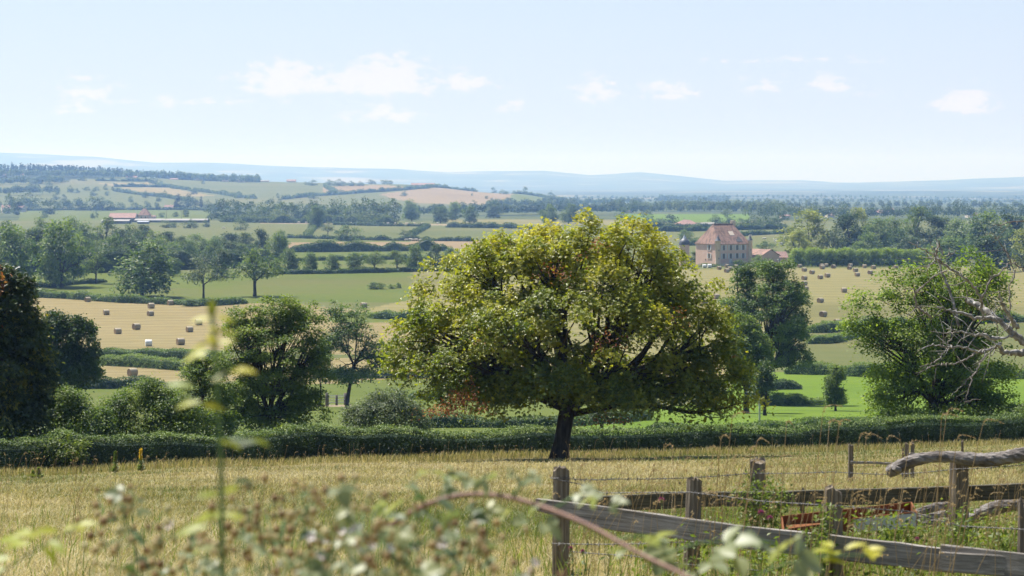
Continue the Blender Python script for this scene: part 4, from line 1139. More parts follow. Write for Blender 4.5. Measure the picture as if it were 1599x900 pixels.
for X, yb, w, h, kd, lab in [
    (1262, 405, 78, 80, 'pale', 'big pale yellowish green tree at the left end of the manor park'), (1247, 408, 44, 50, 'pale', 'lower pale tree in front of the big pale one'), (1325, 402, 56, 72, 'dark', 'dark tree next to the big pale tree of the manor park'), (1340, 396, 40, 74, 'pale', 'pale top rising behind the dark park tree'),
    (1300, 405, 36, 50, 'gray', 'thin greyish tree between the pale tree and the dark one'), (1368, 400, 52, 62, 'oak', 'mid green park tree right of the dark one'), (1398, 398, 50, 62, 'oak', 'park tree behind the middle of the clipped limes'), (1430, 396, 56, 74, 'airy', 'park tree with a bright light green top'),
    (1463, 396, 56, 62, 'dark', 'dark park tree right of the bright-topped one'), (1497, 398, 54, 60, 'oak', 'park tree above the tips of the dead branches'), (1540, 402, 74, 74, 'oak', 'large rounded park tree near the right border'), (1578, 398, 56, 66, 'dark', 'dark park tree beside the right border'),
    (1612, 396, 60, 60, 'oak', 'park tree cut by the right border'), (1600, 424, 54, 72, 'pale', 'yellowish tree at the right border behind the dead branches'), (1350, 408, 50, 44, 'oak', 'shaded lower park tree behind the clipped limes'), (1420, 408, 60, 40, 'dark', 'dark undergrowth tree behind the right end of the clipped limes'),
    (1480, 415, 70, 46, 'oak', 'bushy park tree behind the dead branches'), (1545, 425, 70, 60, 'dark', 'shaded bushy tree low behind the dead branches')]:
    T(kd, X, yb, w, h, lab, PARK)
for k, X in enumerate([1246, 1268, 1288, 1306, 1326, 1346, 1366, 1390, 1414, 1440]):
    T('pollard', X, 416.5, 32 if k not in (0, 7) else 30, 31 + 1.5 * math.sin(k * 2.1), ['first clipped lime of the row, next to the big pale tree', 'second clipped lime from the big pale tree', 'third clipped lime from the big pale tree', 'fourth clipped lime from the big pale tree', 'fifth clipped lime from the big pale tree',
        'sixth clipped lime from the big pale tree', 'seventh clipped lime, just before the gap in the row', 'clipped lime just after the gap in the row', 'clipped lime behind the leftmost walnut twigs', 'last clipped lime, hidden behind the walnut crown'][k], POLL)
T('poplar', 1491, 337, 5, 16, 'slim dark poplar rising from the far wood at the right')

# ------------------------------------------------------------------ far woods that read as one mass
def wood_band(label, pts, top, seed, mat='far_leaf', rows=3, gap=0.75, fir=False, name='far_wood', quad=1.0):
    """a belt of crowns along a line of foot points (px); top = crown height in px"""
    g = np.random.default_rng(seed + 400)
    P = np.array([ground(X, y) for X, y in pts])
    k = P[:, 1].mean() / F_PX
    H = top * k
    S = smooth_line(P[:, :2], H * gap)
    mb = MB()
    leaf = max(1.1, P[:, 1].mean() / 2370 * 1.5) * quad
    for r in range(rows):
        for (x, y) in S:
            x = x + g.normal(0, H * .25); y = y + r * H * 1.2 + g.normal(0, H * .3)
            h = H * g.uniform(.68, 1.12) * (1.25 if g.random() < .08 else 1)
            w = h * (g.uniform(.30, .42) if not fir else g.uniform(.12, .2))
            z = float(zfun(x, y))
            n = int(min(160, max(24, 2.6 * 4 * w * h / leaf ** 2)))
            d = unit(g.normal(size=(n, 3)))
            if fir:
                v = g.random(n) ** 1.3
                th = g.uniform(0, 6.28, n)
                rr = w * (1 - v) * g.uniform(.5, 1, n)
                Q = np.stack([x + np.cos(th) * rr, y + np.sin(th) * rr, z + v * h], -1)
                N = np.stack([np.cos(th), np.sin(th), v * 0 + .5], -1) + g.normal(0, .4, (n, 3))
            else:
                d[:, 2] = np.abs(d[:, 2]) * 1.0 - .35 * (g.random(n) < .5)
                Q = np.array([x, y, z + h * .52]) + d * np.array([w, w, h * .5]) * g.uniform(.75, 1.05, (n, 1))
                N = d + g.normal(0, .45, (n, 3)) + np.array([0, 0, .4])
            t0 = g.normal(.45, .22)
            L_ = leaf * g.uniform(.7, 1.4, n)
            mb.leaves(Q, N, g.normal(0, 1, (n, 3)), L_, L_ * .7, 0, np.clip(t0 + g.normal(0, .2, n), 0, 1))
    return tag(mb.build(name, MT[mat]), label, 'wood', kind='stuff')
wood_band('distant wood left of the chestnut top', [(650, 338), (760, 337), (850, 335), (1010, 335)], 17, 1)
wood_band('distant wood above the lush strip', [(940, 334), (1060, 334), (1220, 335)], 19, 2)
wood_band('distant wood behind the manor park', [(1190, 345), (1300, 345), (1450, 344), (1680, 343)], 24, 3)
wood_band('hazier second wood on the plain', [(760, 326), (900, 325), (1100, 325), (1350, 326), (1680, 327)], 12, 4, rows=2, gap=1.1)
wood_band('hazy third wood on the plain', [(850, 318), (1000, 317), (1250, 317.5), (1680, 318)], 8, 5, rows=1, gap=1.4)
wood_band('blue wooded rise on the plain', [(1030, 315), (1060, 314), (1110, 314), (1135, 315)], 8, 6, rows=2)
wood_band('blue far woods of the plain', [(900, 311), (1200, 310), (1680, 312)], 5, 7, rows=1, gap=1.8)
wood_band('bluish wood at the foot of the hill at the left border', [(-60, 308), (20, 306), (75, 305)], 15, 8)
wood_band('bluish wood on the flank of the hill', [(-60, 291), (60, 288), (90, 287)], 11, 9)
wood_band('broadleaf wood below the firs of the hilltop', [(-60, 279), (100, 278), (200, 279), (290, 280), (400, 286)], 11, 10)
wood_band('trees among the fields at the foot of the hill', [(-60, 330), (60, 329), (120, 327)], 16, 11, rows=2, gap=1.5)
wood_band('tree line below the stubble slope', [(330, 332), (480, 331), (640, 331)], 12, 12, rows=1, gap=1.2)
wood_band('dark firs along the hilltop', [(-60, 268), (60, 268), (120, 269), (200, 272), (250, 276), (262, 277)], 9.5, 13, 'conifer', 3, .35, True, 'fir_wood')
wood_band('second group of dark firs along the hilltop', [(286, 279), (330, 281), (370, 283), (402, 285)], 7.5, 14, 'conifer', 3, .35, True, 'fir_wood')
wood_band('low firs joining the two fir groups', [(255, 277), (290, 279.5)], 4.5, 15, 'conifer', 2, .4, True, 'fir_wood')

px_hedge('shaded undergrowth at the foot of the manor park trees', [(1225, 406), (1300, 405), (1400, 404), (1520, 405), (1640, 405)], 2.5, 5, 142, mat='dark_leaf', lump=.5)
px_hedge('low hedge along the foot of the clipped limes', [(1232, 415.5), (1300, 415.2), (1380, 415.2), (1460, 415.2)], 2.6, 3, 143, mat='oak', lump=.5)
px_hedge('undergrowth along the foot of the distant wood beyond the cattle road', [(345, 347), (430, 348.5), (520, 348.8), (618, 350)], 7, 10, 144, mat='far_leaf', lump=.6)

# ------------------------------------------------------------------ hay bales
M_STRAW = plain_mat('straw', (0.30, 0.225, 0.12), (0.46, 0.37, 0.22), 14, 0.95, 0.1, 0.5, (1, 1, 1))
M_NET = plain_mat('bale_net', (0.27, 0.225, 0.15), (0.36, 0.31, 0.22), 9, 0.6, 0.35, 0.3, (3, 1, 1))
def spiral_mat():
    m, nt, N, L = new_mat('bale_end')
    out = N('ShaderNodeOutputMaterial'); p = N('ShaderNodeBsdfPrincipled')
    tc = N('ShaderNodeTexCoord')
    w = N('ShaderNodeTexWave'); w.wave_type = 'RINGS'; w.rings_direction = 'X'
    w.inputs['Scale'].default_value = 3.2; w.inputs['Distortion'].default_value = 3; w.inputs['Detail'].default_value = 3
    L(tc.outputs['Object'], w.inputs['Vector'])
    L(ramp(N, L, w.outputs['Fac'], [(0.2, (0.13, 0.085, 0.045)), (0.8, (0.27, 0.19, 0.10))]), p.inputs['Base Color'])
    p.inputs['Roughness'].default_value = 1.0
    L(p.outputs[0], out.inputs[0])
    return m
M_END = spiral_mat()
M_WRAP = plain_mat('white_wrap', (0.62, 0.62, 0.60), (0.72, 0.72, 0.70), 3, 0.35, 0.5)

def bale_mesh(seed, wrap=False):
    g = np.random.default_rng(seed)
    n, r, L_ = 28, 0.66, 1.26
    mb = MB()
    xs = np.array([-.5, -.47, -.3, -.1, .1, .3, .47, .5]) * L_
    rs = r * np.array([.94, .99, 1.0, 1.005, 1.0, 1.003, .99, .94])
    th = np.arange(n) * 2 * np.pi / n
    wob = 1 + .012 * np.sin(2 * th + seed) + g.normal(0, .006, n)
    V = np.stack([np.repeat(xs[:, None], n, 1), rs[:, None] * np.cos(th) * wob * 1.02, rs[:, None] * np.sin(th) * wob], -1)
    V[..., 2] = np.maximum(V[..., 2], -r * .93) + r * .93          # it sags flat on the ground
    i, j = np.meshgrid(np.arange(len(xs) - 1), np.arange(n), indexing='ij')
    a = i * n + j; b = i * n + (j + 1) % n
    mb.add(V.reshape(-1, 3), np.stack([a, b, b + n, a + n], -1).reshape(-1, 4), 0, .5, True)
    for e, s in ((0, -1), (len(xs) - 1, 1)):
        ctr = np.array([xs[e] - s * .03, 0, r * .93])
        inner = V[e] * .5 + ctr * .5 + np.array([s * .012, 0, 0])
        VV = np.concatenate([V[e], inner, ctr[None]])
        q = [[k, (k + 1) % n, n + (k + 1) % n, n + k] for k in range(n)]
        if s > 0: q = [f[::-1] for f in q]
        mb.add(VV, q, 0 if wrap else 1)
        n0 = mb.n - len(VV)
        mb.F.append(np.array([[n + k, n + (k + 1) % n, 2 * n] for k in range(n)]) + n0); mb.M.append(np.full(n, 0 if wrap else 1, np.int32)); mb.S.append(np.zeros(n, bool))
    if not wrap:   # loose wisps of straw on the end faces
        m = 90
        ang = g.uniform(0, 6.28, m); rr = np.sqrt(g.random(m)) * r * .95; s = np.where(g.random(m) < .5, -1, 1)
        P = np.stack([s * L_ * .49, np.cos(ang) * rr, r * .93 + np.sin(ang) * rr], -1)
        mb.leaves(P, np.stack([s, s * 0, s * 0], -1) + g.normal(0, .3, (m, 3)), g.normal(0, 1, (m, 3)) + np.stack([s * .6, s * 0, s * 0], -1), .12, .015, 1, .5)
    return mb.mesh('hay_bale', [M_WRAP, M_WRAP] if wrap else [M_NET, M_END])
BALES = [bale_mesh(s) for s in range(4)]
WRAPPED = bale_mesh(9, True)
bg = np.random.default_rng(12)
def bale(X, y, label, group, me=None, rz=None):
    f = ground(X, y)
    o = bpy.data.objects.new('hay_bale', me or BALES[bg.integers(4)])
    link(o)
    o.location = f - np.array([0, 0, .03])
    o.rotation_euler = (0, 0, R(30 + bg.normal(0, 12)) if rz is None else rz)
    s = bg.uniform(.95, 1.06)
    o.scale = (s, s, s)
    return tag(o, label, 'hay bale', group)
GL, GR, GM = 'round bales on the field at the left', 'round bales on the field at the right', 'round bales before the manor'
for X, y, lab in [(137, 472, 'hay bale farthest back on the left field, close to the rough hedge'), (82, 493, 'hay bale nearest the left border on the left field'), (166, 492, 'hay bale standing alone in the middle of the left field'),
                  (236, 482, 'upper of the two hay bales one behind the other on the left field'), (235, 494, 'lower of the two hay bales one behind the other on the left field'), (266, 477, 'hay bale below the broad dome-shaped oak, at the field edge'),
                  (213, 515, 'right one of the pair of hay bales in the front of the left field'), (184, 522, 'left one of the pair of hay bales in the front of the left field'), (310, 508, 'hay bale close to the blurred stem, farther one'),
                  (296, 519, 'hay bale close to the blurred stem, nearer one'), (282, 539, 'hay bale standing at the front edge of the left field by the hedge'), (207, 588, 'single large hay bale in the narrow strip between the hedges'), (568, 481, 'hay bale peeping out behind the slender ash crown')]:
    bale(X, y, lab, GL)
bale(232, 541, 'white-topped bale peeping over the rough hedge of the left field', GL, WRAPPED)
for X, y in [(1249, 418.4), (1256, 424.5), (1268, 428.3), (1284, 420.6), (1283, 418), (1290, 417.5), (1281, 436), (1292, 433.6), (1301.5, 419.5), (1326.6, 421.4), (1328, 417.5), (1336, 425), (1338.7, 432), (1350, 419), (1364, 420.6), (1359, 428.5), (1256, 437.6), (1399, 420)]:
    bale(X, y, 'hay bale among those scattered before the clipped limes', GR)
for X, y, lab in [(1256, 446, 'upper hay bale of the close pair beside the tall dark rounded tree'), (1258, 454, 'lower hay bale of the close pair beside the tall dark rounded tree'), (1318, 457, 'hay bale alone in the middle of the right field'),
                  (1281, 473.5, 'hay bale below the brown strip of the right field'), (1285.4, 495, 'large hay bale in the front of the right field'), (1307, 507, 'nearest hay bale of the right field, by the hedge and walnut twigs'),
                  (1100, 475, 'hay bale just right of the upper chestnut crown'), (1119, 467, 'hay bale between the chestnut crown and the tall dark tree'), (1123, 518, 'large hay bale half hidden by the tall dark tree beside the chestnut')]:
    bale(X, y, lab, GR)
for X, y, lab in [(1123, 421.6, 'hay bale before the manor corner'), (1135, 418.2, 'hay bale before the manor door'), (1139, 423, 'farther hay bale of the touching pair before the manor'), (1135, 426, 'nearer hay bale of the touching pair before the manor'), (1149, 419.4, 'hay bale before the clipped round bush of the manor'), (1158, 422, 'hay bale half hidden by the tree top before the manor')]:
    bale(X, y, lab, GM)
bale(1100, 418.6, 'left of the two white wrapped bales below the manor gable', GM, WRAPPED, .1)
bale(1108, 418.6, 'right of the two white wrapped bales below the manor gable', GM, WRAPPED, .1)

# ------------------------------------------------------------------ cattle
M_COW = plain_mat('cream_hide', (0.50, 0.45, 0.37), (0.60, 0.56, 0.48), 3, 0.8, 0.2)
def cow_mesh():
    """one continuous skin: barrel, neck, head and four jointed legs, head lowered to graze"""
    J = dict(rump=(-.75, 0, 1.18), hip=(-.55, 0, 1.12), belly=(-.05, 0, 1.02), chest=(.5, 0, 1.08), withers=(.72, 0, 1.2), neck=(1.02, 0, 1.08), poll=(1.28, 0, .86), muzzle=(1.45, 0, .55), tail=(-.86, 0, .95), tail_end=(-.88, 0, .5))
    rad = dict(rump=.24, hip=.32, belly=.37, chest=.34, withers=.26, neck=.19, poll=.15, muzzle=.09, tail=.04, tail_end=.05)
    E = [('rump', 'hip'), ('hip', 'belly'), ('belly', 'chest'), ('chest', 'withers'), ('withers', 'neck'), ('neck', 'poll'), ('poll', 'muzzle'), ('rump', 'tail'), ('tail', 'tail_end')]
    for s, n in ((1, 'l'), (-1, 'r')):
        J.update({f'th{n}': (-.62, s * .24, .86), f'kn{n}': (-.52, s * .24, .66), f'ho{n}': (-.72, s * .23, .42), f'hf{n}': (-.68, s * .23, .02), f'sh{n}': (.52, s * .22, .78), f'ca{n}': (.55, s * .21, .42), f'ff{n}': (.55, s * .21, .02), f'ea{n}': (1.24, s * .22, .92)})
        rad.update({f'th{n}': .17, f'kn{n}': .11, f'ho{n}': .065, f'hf{n}': .06, f'sh{n}': .14, f'ca{n}': .07, f'ff{n}': .06, f'ea{n}': .04})
        E += [('hip', f'th{n}'), (f'th{n}', f'kn{n}'), (f'kn{n}', f'ho{n}'), (f'ho{n}', f'hf{n}'), ('chest', f'sh{n}'), (f'sh{n}', f'ca{n}'), (f'ca{n}', f'ff{n}'), ('poll', f'ea{n}')]
    names = list(J)
    me = bpy.data.meshes.new('cow_cage')
    me.from_pydata([J[n] for n in names], [(names.index(a), names.index(b)) for a, b in E], [])
    o = bpy.data.objects.new('cow_cage', me); link(o)
    sk = o.modifiers.new('skin', 'SKIN')
    for k, n in enumerate(names):
        me.skin_vertices[0].data[k].radius = (rad[n], rad[n])
        me.skin_vertices[0].data[k].use_root = (n == 'hip')
    ss = o.modifiers.new('sub', 'SUBSURF'); ss.levels = ss.render_levels = 1
    dg = bpy.context.evaluated_depsgraph_get()
    out = bpy.data.meshes.new_from_object(o.evaluated_get(dg))
    out.name = 'cow'
    bpy.data.objects.remove(o, do_unlink=True)
    out.materials.clear(); out.materials.append(M_COW)
    for p in out.polygons: p.use_smooth = True
    return out
COW = cow_mesh()
cg = np.random.default_rng(4)
def cow(X, y, label, group):
    o = bpy.data.objects.new('cow', COW); link(o)
    o.location = ground(X, y)
    o.rotation_euler = (0, 0, cg.uniform(0, 6.28) if cg.random() < .3 else cg.choice([0, math.pi]) + cg.normal(0, .4))
    s = cg.uniform(.95, 1.15); o.scale = (s, s, s)
    tag(o, label, 'cow', group)
for X, y, lab in [(1172, 370.5, 'white cow nearest the hedge beside the manor roof'), (1194, 375.5, 'white cow grazing left of the cattle group by the manor'), (1210, 377, 'white cow at the top of the cattle group by the manor'), (1213, 380, 'white cow in the middle of the cattle group by the manor'), (1220, 383.6, 'lowest white cow of the group beside the pale tree')]:
    cow(X, y, lab, 'white cattle by the manor')
for X in (467, 478, 492, 548, 566, 575, 598, 606, 617, 635, 647, 660, 683):
    cow(X, 349.3 + (X - 467) * .009, 'white cow along the pale cattle road', 'white cattle along the road')
for X, y in ((632, 375.6), (635, 377.2), (638, 375), (641, 376.6), (644, 377.4), (647, 375.8), (650, 377.2), (653, 376), (656, 377.6), (640, 374.4), (648, 374.6)):
    cow(X, y, 'white cow of the dense herd by the thin small tree', 'white cattle herd')
cow(350, 358.5, 'pale cow lying below the parked farm machines', None)

# ------------------------------------------------------------------ buildings
M_WALL = plain_mat('pink_render', (0.66, 0.45, 0.36), (0.74, 0.53, 0.43), .5, 0.95, 0.1, 0, None, 6)
M_WALL_P = plain_mat('pale_render', (0.55, 0.46, 0.37), (0.66, 0.57, 0.47), .5, 0.95, 0.1)
M_STONE = plain_mat('dressed_stone', (0.66, 0.50, 0.38), (0.74, 0.58, 0.46), 1.5, 0.9, 0.1)
M_SHUT = plain_mat('grey_shutter', (0.60, 0.58, 0.56), (0.68, 0.66, 0.64), 2, 0.7, 0.2)
M_PANE = plain_mat('dark_pane', (0.13, 0.13, 0.13), (0.18, 0.18, 0.18), 1, 0.15, 0.5)
M_SLATE = plain_mat('dark_slate', (0.055, 0.06, 0.075), (0.10, 0.11, 0.13), 2, 0.5, 0.4)
M_ZINC = plain_mat('bright_zinc', (0.42, 0.43, 0.45), (0.55, 0.56, 0.58), 2, 0.3, 0.5, metallic=.3)
M_SHED = plain_mat('grey_sheet', (0.20, 0.19, 0.18), (0.28, 0.265, 0.25), .2, 0.6, 0.3)
M_DARKW = plain_mat('shed_shade', (0.10, 0.10, 0.10), (0.16, 0.15, 0.15), .3, 0.9, 0.1)  # dark colour standing in for the shade inside open fronts and holes
def tile_mat(name, a, b, c, streak=True):
    m, nt, N, L = new_mat(name)
    out = N('ShaderNodeOutputMaterial'); p = N('ShaderNodeBsdfPrincipled')
    tc = N('ShaderNodeTexCoord')
    f = nnoise(N, L, tc.outputs['Object'], .8, 5, .65)
    col = ramp(N, L, f, [(.3, a), (.7, b)])
    if streak:
        s = nnoise(N, L, tc.outputs['Object'], 1.0, 4, .6, (.95, .95, .10))
        col = mix_col(N, L, nmath(N, L, 'MULTIPLY', ramp(N, L, s, [(.46, (0, 0, 0)), (.62, (1, 1, 1))]), .75), col, c)
    w = N('ShaderNodeTexWave'); w.bands_direction = 'Z'; w.inputs['Scale'].default_value = 5; w.inputs['Distortion'].default_value = .6
    L(tc.outputs['Object'], w.inputs['Vector'])
    bmp = N('ShaderNodeBump'); bmp.inputs['Strength'].default_value = .3; bmp.inputs['Distance'].default_value = .04
    L(w.outputs['Fac'], bmp.inputs['Height']); L(bmp.outputs[0], p.inputs['Normal'])
    L(col, p.inputs['Base Color']); p.inputs['Roughness'].default_value = .9
    L(p.outputs[0], out.inputs[0])
    return m
M_TILE = tile_mat('old_tile', (0.24, 0.145, 0.11), (0.32, 0.195, 0.148), (0.10, 0.07, 0.055))
M_RED = tile_mat('red_tile', (0.23, 0.135, 0.11), (0.29, 0.175, 0.145), (0.17, 0.105, 0.085))

def gable(mb, w, d, h, hr, over=.35, hip=0.0, m=0, thick=.18):
    """roof with the ridge along x over a box w x d whose eaves lie at h"""
    W, Dp = w / 2 + over, d / 2 + over
    rx = max(w / 2 - hip, .2) + (over if hip == 0 else 0)
    e = h - over * hr / (d / 2)
    if hip: e = h - .05
    V = [(-W, -Dp, e), (W, -Dp, e), (W, Dp, e), (-W, Dp, e), (-rx, 0, h + hr), (rx, 0, h + hr)]
    V2 = [(x, y, z - thick) for x, y, z in V]
    F4 = [[0, 1, 5, 4], [2, 3, 4, 5]]
    F3 = [[1, 2, 5], [3, 0, 4]]
    mb.add(V + V2, F4 + [[7, 6, 10, 11], [9, 8, 11, 10]] + [[0, 6, 7, 1], [2, 8, 9, 3]] + ([[1, 7, 8, 2], [3, 9, 6, 0]] if hip else [[1, 7, 11, 5], [2, 5, 11, 8], [3, 9, 10, 4], [0, 4, 10, 6]]), m)
    if hip:
        n0 = mb.n - 12
        mb.F.append(np.array(F3 + [[8, 7, 11], [6, 9, 10]]) + n0); mb.M.append(np.full(4, m, np.int32)); mb.S.append(np.zeros(4, bool))
    return mb

def shell(mb, w, d, h, hr=0, m=0):
    """four walls, with gables up to the ridge when hr > 0"""
    mb.box((0, 0, h / 2 - .5), (w, d, h + 1), m)
    if hr > 0:
        for s in (-1, 1):
            x = s * w / 2
            V = [(x, -d / 2, h), (x, d / 2, h), (x, 0, h + hr - .12), (x - s * .4, -d / 2, h), (x - s * .4, d / 2, h), (x - s * .4, 0, h + hr - .12)]
            mb.F.append(np.array([[0, 1, 2], [3, 5, 4]]) + mb.n); mb.M.append(np.full(2, m, np.int32)); mb.S.append(np.zeros(2, bool))
            mb.add(V, [[0, 2, 5, 3], [1, 4, 5, 2]], m)
    return mb

def window(t, x, y, z, w, h, axis='y', side=-1, shutters=True, name='window', pane_m=None):
    """a window in a wall face: dressed frame, recessed pane, and two open shutters; axis = wall normal"""
    f = MB(); p = MB(); s_ = MB()
    fr = .14
    for (cx, cz, sx, sz) in ((0, h / 2 + fr / 2, w + 2 * fr, fr), (0, -h / 2 - fr / 2, w + 2 * fr, fr), (-w / 2 - fr / 2, 0, fr, h), (w / 2 + fr / 2, 0, fr, h)):
        f.box((cx, 0, cz), (sx, .16, sz))
    p.box((0, 0.03, 0), (w, .04, h)); p.box((0, 0, 0), (.07, .06, h)); p.box((0, 0.001, .1), (w, .058, .07))
    rot = (0, 0, 0) if axis == 'y' else (0, 0, -math.pi / 2)
    if axis == 'y' and side > 0: rot = (0, 0, math.pi)
    if axis == 'x' and side > 0: rot = (0, 0, math.pi / 2)
    fo = f.build(name, M_STONE, t, (x, y, z), rot)
    p.build('pane', pane_m or M_PANE, fo)
    if shutters:
        for sd in (-1, 1):
            b = MB(); b.box((sd * (w / 2 + fr + w * .27), -.09, 0), (w * .5, .06, h + .1)); b.build('shutter', M_SHUT, fo)
    return fo

def manor():
    P = ground(1121, 416)
    k = P[1] / F_PX
    phi = R(32)
    L_, W_ = 53 * k / math.cos(phi), 31 * k / math.sin(phi)
    h, hr = 34.5 * k, 31 * k
    t = empty('manor_house', P, phi)
    tag(t, 'pink manor house with a steep brown tiled hip roof and corner turrets', 'manor house')
    def ctr(mb):       # the box is centred; move so that the near corner is the origin
        for V in mb.V: V += np.array([L_ / 2, W_ / 2, 0], np.float32)
        return mb
    ctr(shell(MB(), L_, W_, h)).build('wall', M_WALL, t)
    ro = ctr(gable(MB(), L_, W_, h, hr, .3, hip=L_ * .20)).build('roof', M_TILE, t)
    cp = MB(); cp.box((L_ / 2, W_ / 2, h + hr + .02), (L_ * .6, .4, .18)); cp.build('ridge', M_RED, ro)
    co = MB(); co.box((L_ / 2, W_ / 2, h - .28), (L_ + .24, W_ + .24, .2)); co.build('cornice', M_STONE, t)
    ch = MB(); ch.box((L_ * .86, W_ * .55, h + hr - .6), (1.5, 1.0, 3.0)); ch.box((L_ * .86, W_ * .55, h + hr + .98), (1.7, 1.2, .2)); ch.build('chimney', M_WALL_P, ro)
    # patched hole in the roof slope
    def slope(x, v): return np.array([x, -.3 + v * (W_ / 2 + .3), h + v * hr])
    nrm = np.array([0, -hr, W_ / 2]); nrm = nrm / np.linalg.norm(nrm)
    for x0, x1, v0, v1, m, nm in ((.52, .66, .42, .62, M_WALL_P, 'patch'), (.62, .80, .10, .24, M_DARKW, 'hole'), (.70, .78, .24, .34, M_DARKW, 'hole')):
        q = MB(); V = [slope(x0 * L_, v0), slope(x1 * L_, v0), slope(x1 * L_, v1), slope(x0 * L_, v1)]
        V = [v + nrm * .06 for v in V] + [v - nrm * .05 for v in V]
        q.add(V, [[0, 1, 2, 3], [0, 4, 5, 1], [1, 5, 6, 2], [2, 6, 7, 3], [3, 7, 4, 0]]); q.build(nm, m, ro)
    for (x, y), rr in (((-.1, -.1), .95), ((L_ + .05, -.05), .85), ((L_ + .05, W_ + .05), .85)):
        tu = MB(); tu.lathe([(rr * 1.02, -1), (rr, h * .3), (rr, h + .9), (rr * 1.12, h + 1.0), (rr * 1.12, h + 1.2)], (x, y, 0), 14); to = tu.build('turret', M_STONE, t)
        cap = MB(); cap.lathe([(rr * 1.2, h + 1.2), (rr * .8, h + 1.7), (rr * .3, h + 2.5), (.05, h + 3.0), (.01, h + 3.1)], (x, y, 0), 14); cap.build('turret_roof', M_SLATE, to)
        lo = MB()
        for zz in (h * .35, h * .72): lo.box((x - rr * .25, y - rr * .97, zz), (.25, .16, .5))
        lo.build('loophole', M_PANE, to)
    ww, wh = 1.0, 1.75
    for zz in (h * .83, h * .45):
        for fx in (.18, .40, .60, .79):
            window(t, fx * L_, -.02, zz, ww, wh)
        window(t, -.02, W_ * .38, zz, ww, wh, 'x', -1)
    for fx in (.40,):
        d = MB(); d.box((fx * L_, -.02, 1.2), (1.2, .12, 2.4)); do = d.build('door', M_SHUT, t)
        q = MB(); q.box((fx * L_ + .4, -.1, 1.1), (.1, .06, .1)); q.build('handle', M_SLATE, do)
    q = MB(); q.box((-.02, W_ * .55, 2.1), (.10, .5, .6)); q.build('niche', M_TILE, t)
    sk = MB(); sk.box((L_ / 2, -.04, .5), (L_ * .98, .10, 1.0)); sk.build('plinth', M_STONE, t)

    # round tower
    P2 = ground(1068.5, 416)
    k2 = P2[1] / F_PX
    t2 = empty('round_tower', P2)
    tag(t2, 'round pink tower with a dark dome and a bright metal tip', 'tower')
    r = 8 * k2
    H2 = 34 * k2
    w = MB(); w.lathe([(r * 1.03, -1), (r, H2 * .3), (r * .97, H2)], n=28); w.build('wall', M_WALL, t2)
    d = MB(); d.lathe([(r * 1.12, H2 - .1), (r * 1.12, H2 + .15), (r * 1.0, H2 + .9), (r * .8, H2 + 1.55), (r * .45, H2 + 1.95), (r * .38, H2 + 2.0)], n=28); do = d.build('dome', M_SLATE, t2)
    tp = MB(); tp.lathe([(r * .40, H2 + 1.98), (r * .34, H2 + 2.2), (r * .12, H2 + 3.0), (.03, H2 + 3.5), (.0, H2 + 3.6)], n=20); tp.build('tip', M_ZINC, do)
    b = MB(); b.lathe([(r * 1.06, H2 * .5), (r * 1.06, H2 * .53)], n=28); b.build('band', M_STONE, t2)

def house(name, label, X, yb, w, hw, hr, depth, rz, wall, roof, group=None, wins=(), chimney=None, cat='house', hip=0):
    P = ground(X, yb); k = P[1] / F_PX
    c = max(.35, math.cos(rz))
    W, H, HR = w * k / c, hw * k, hr * k
    t = empty(name, P, rz)
    tag(t, label, cat, group)
    shell(MB(), W, depth, H, 0 if hip else HR).build('wall', wall, t)
    ro = gable(MB(), W, depth, H, HR, .4, hip).build('roof', roof, t)
    for fx, fz, ww, wh in wins:
        window(t, fx * W, -depth / 2 - .02, fz * H, ww, wh, shutters=False)
    if chimney is not None:
        q = MB(); q.box((chimney * W, .4, H + HR), (1.0, .8, 2.0)); q.build('chimney', M_WALL_P, ro)
    return t
manor()
house('outbuilding', 'gabled outbuilding with a sloping brown roof beside the manor', 1187, 415, 28, 17, 9, 9, R(-50), M_WALL, M_TILE, 'outbuildings of the manor', cat='outbuilding')
house('outbuilding', 'low pinkish outbuilding with a red tiled roof and one small window', 1214, 412, 24, 11, 8, 7, R(6), M_WALL, M_RED, 'outbuildings of the manor', wins=[(-.05, .5, .9, 1.2)], cat='outbuilding')
house('red_barn', 'long low barn with a light red roof on the plain behind the manor', 1072, 352.6, 32, 2.5, 6.5, 14, R(4), M_WALL_P, M_RED, cat='barn', hip=5)
house('farm_annex', 'small pale annex right of the light red barn', 1105, 352.4, 20, 3.2, 1.6, 8, R(2), M_WALL_P, M_SHED, cat='barn')
house('red_house', 'red roofed house half hidden in the wood left of the lush strip', 978, 333, 17, 3.5, 5.5, 16, R(-10), M_WALL_P, M_RED, cat='house')
house('cottage', 'pale wall and roof peeping out behind the manor tree row', 1225, 341, 14, 4, 2, 10, R(8), M_WALL_P, M_TILE, cat='house')
for X, y, w, lab in ((1374, 334, 26, 'broad red roof rising over the manor park'), (1295, 338, 10, 'small reddish roof between the pale park tops'), (1517, 338, 14, 'reddish house behind the right end of the park'), (1390, 331, 8, 'little red roof right of the broad one over the park')):
    house('red_house', lab, X, y + 2, w, 4, 4, 16, R(5), M_WALL_P, M_RED, 'red roofs over the park', cat='house')
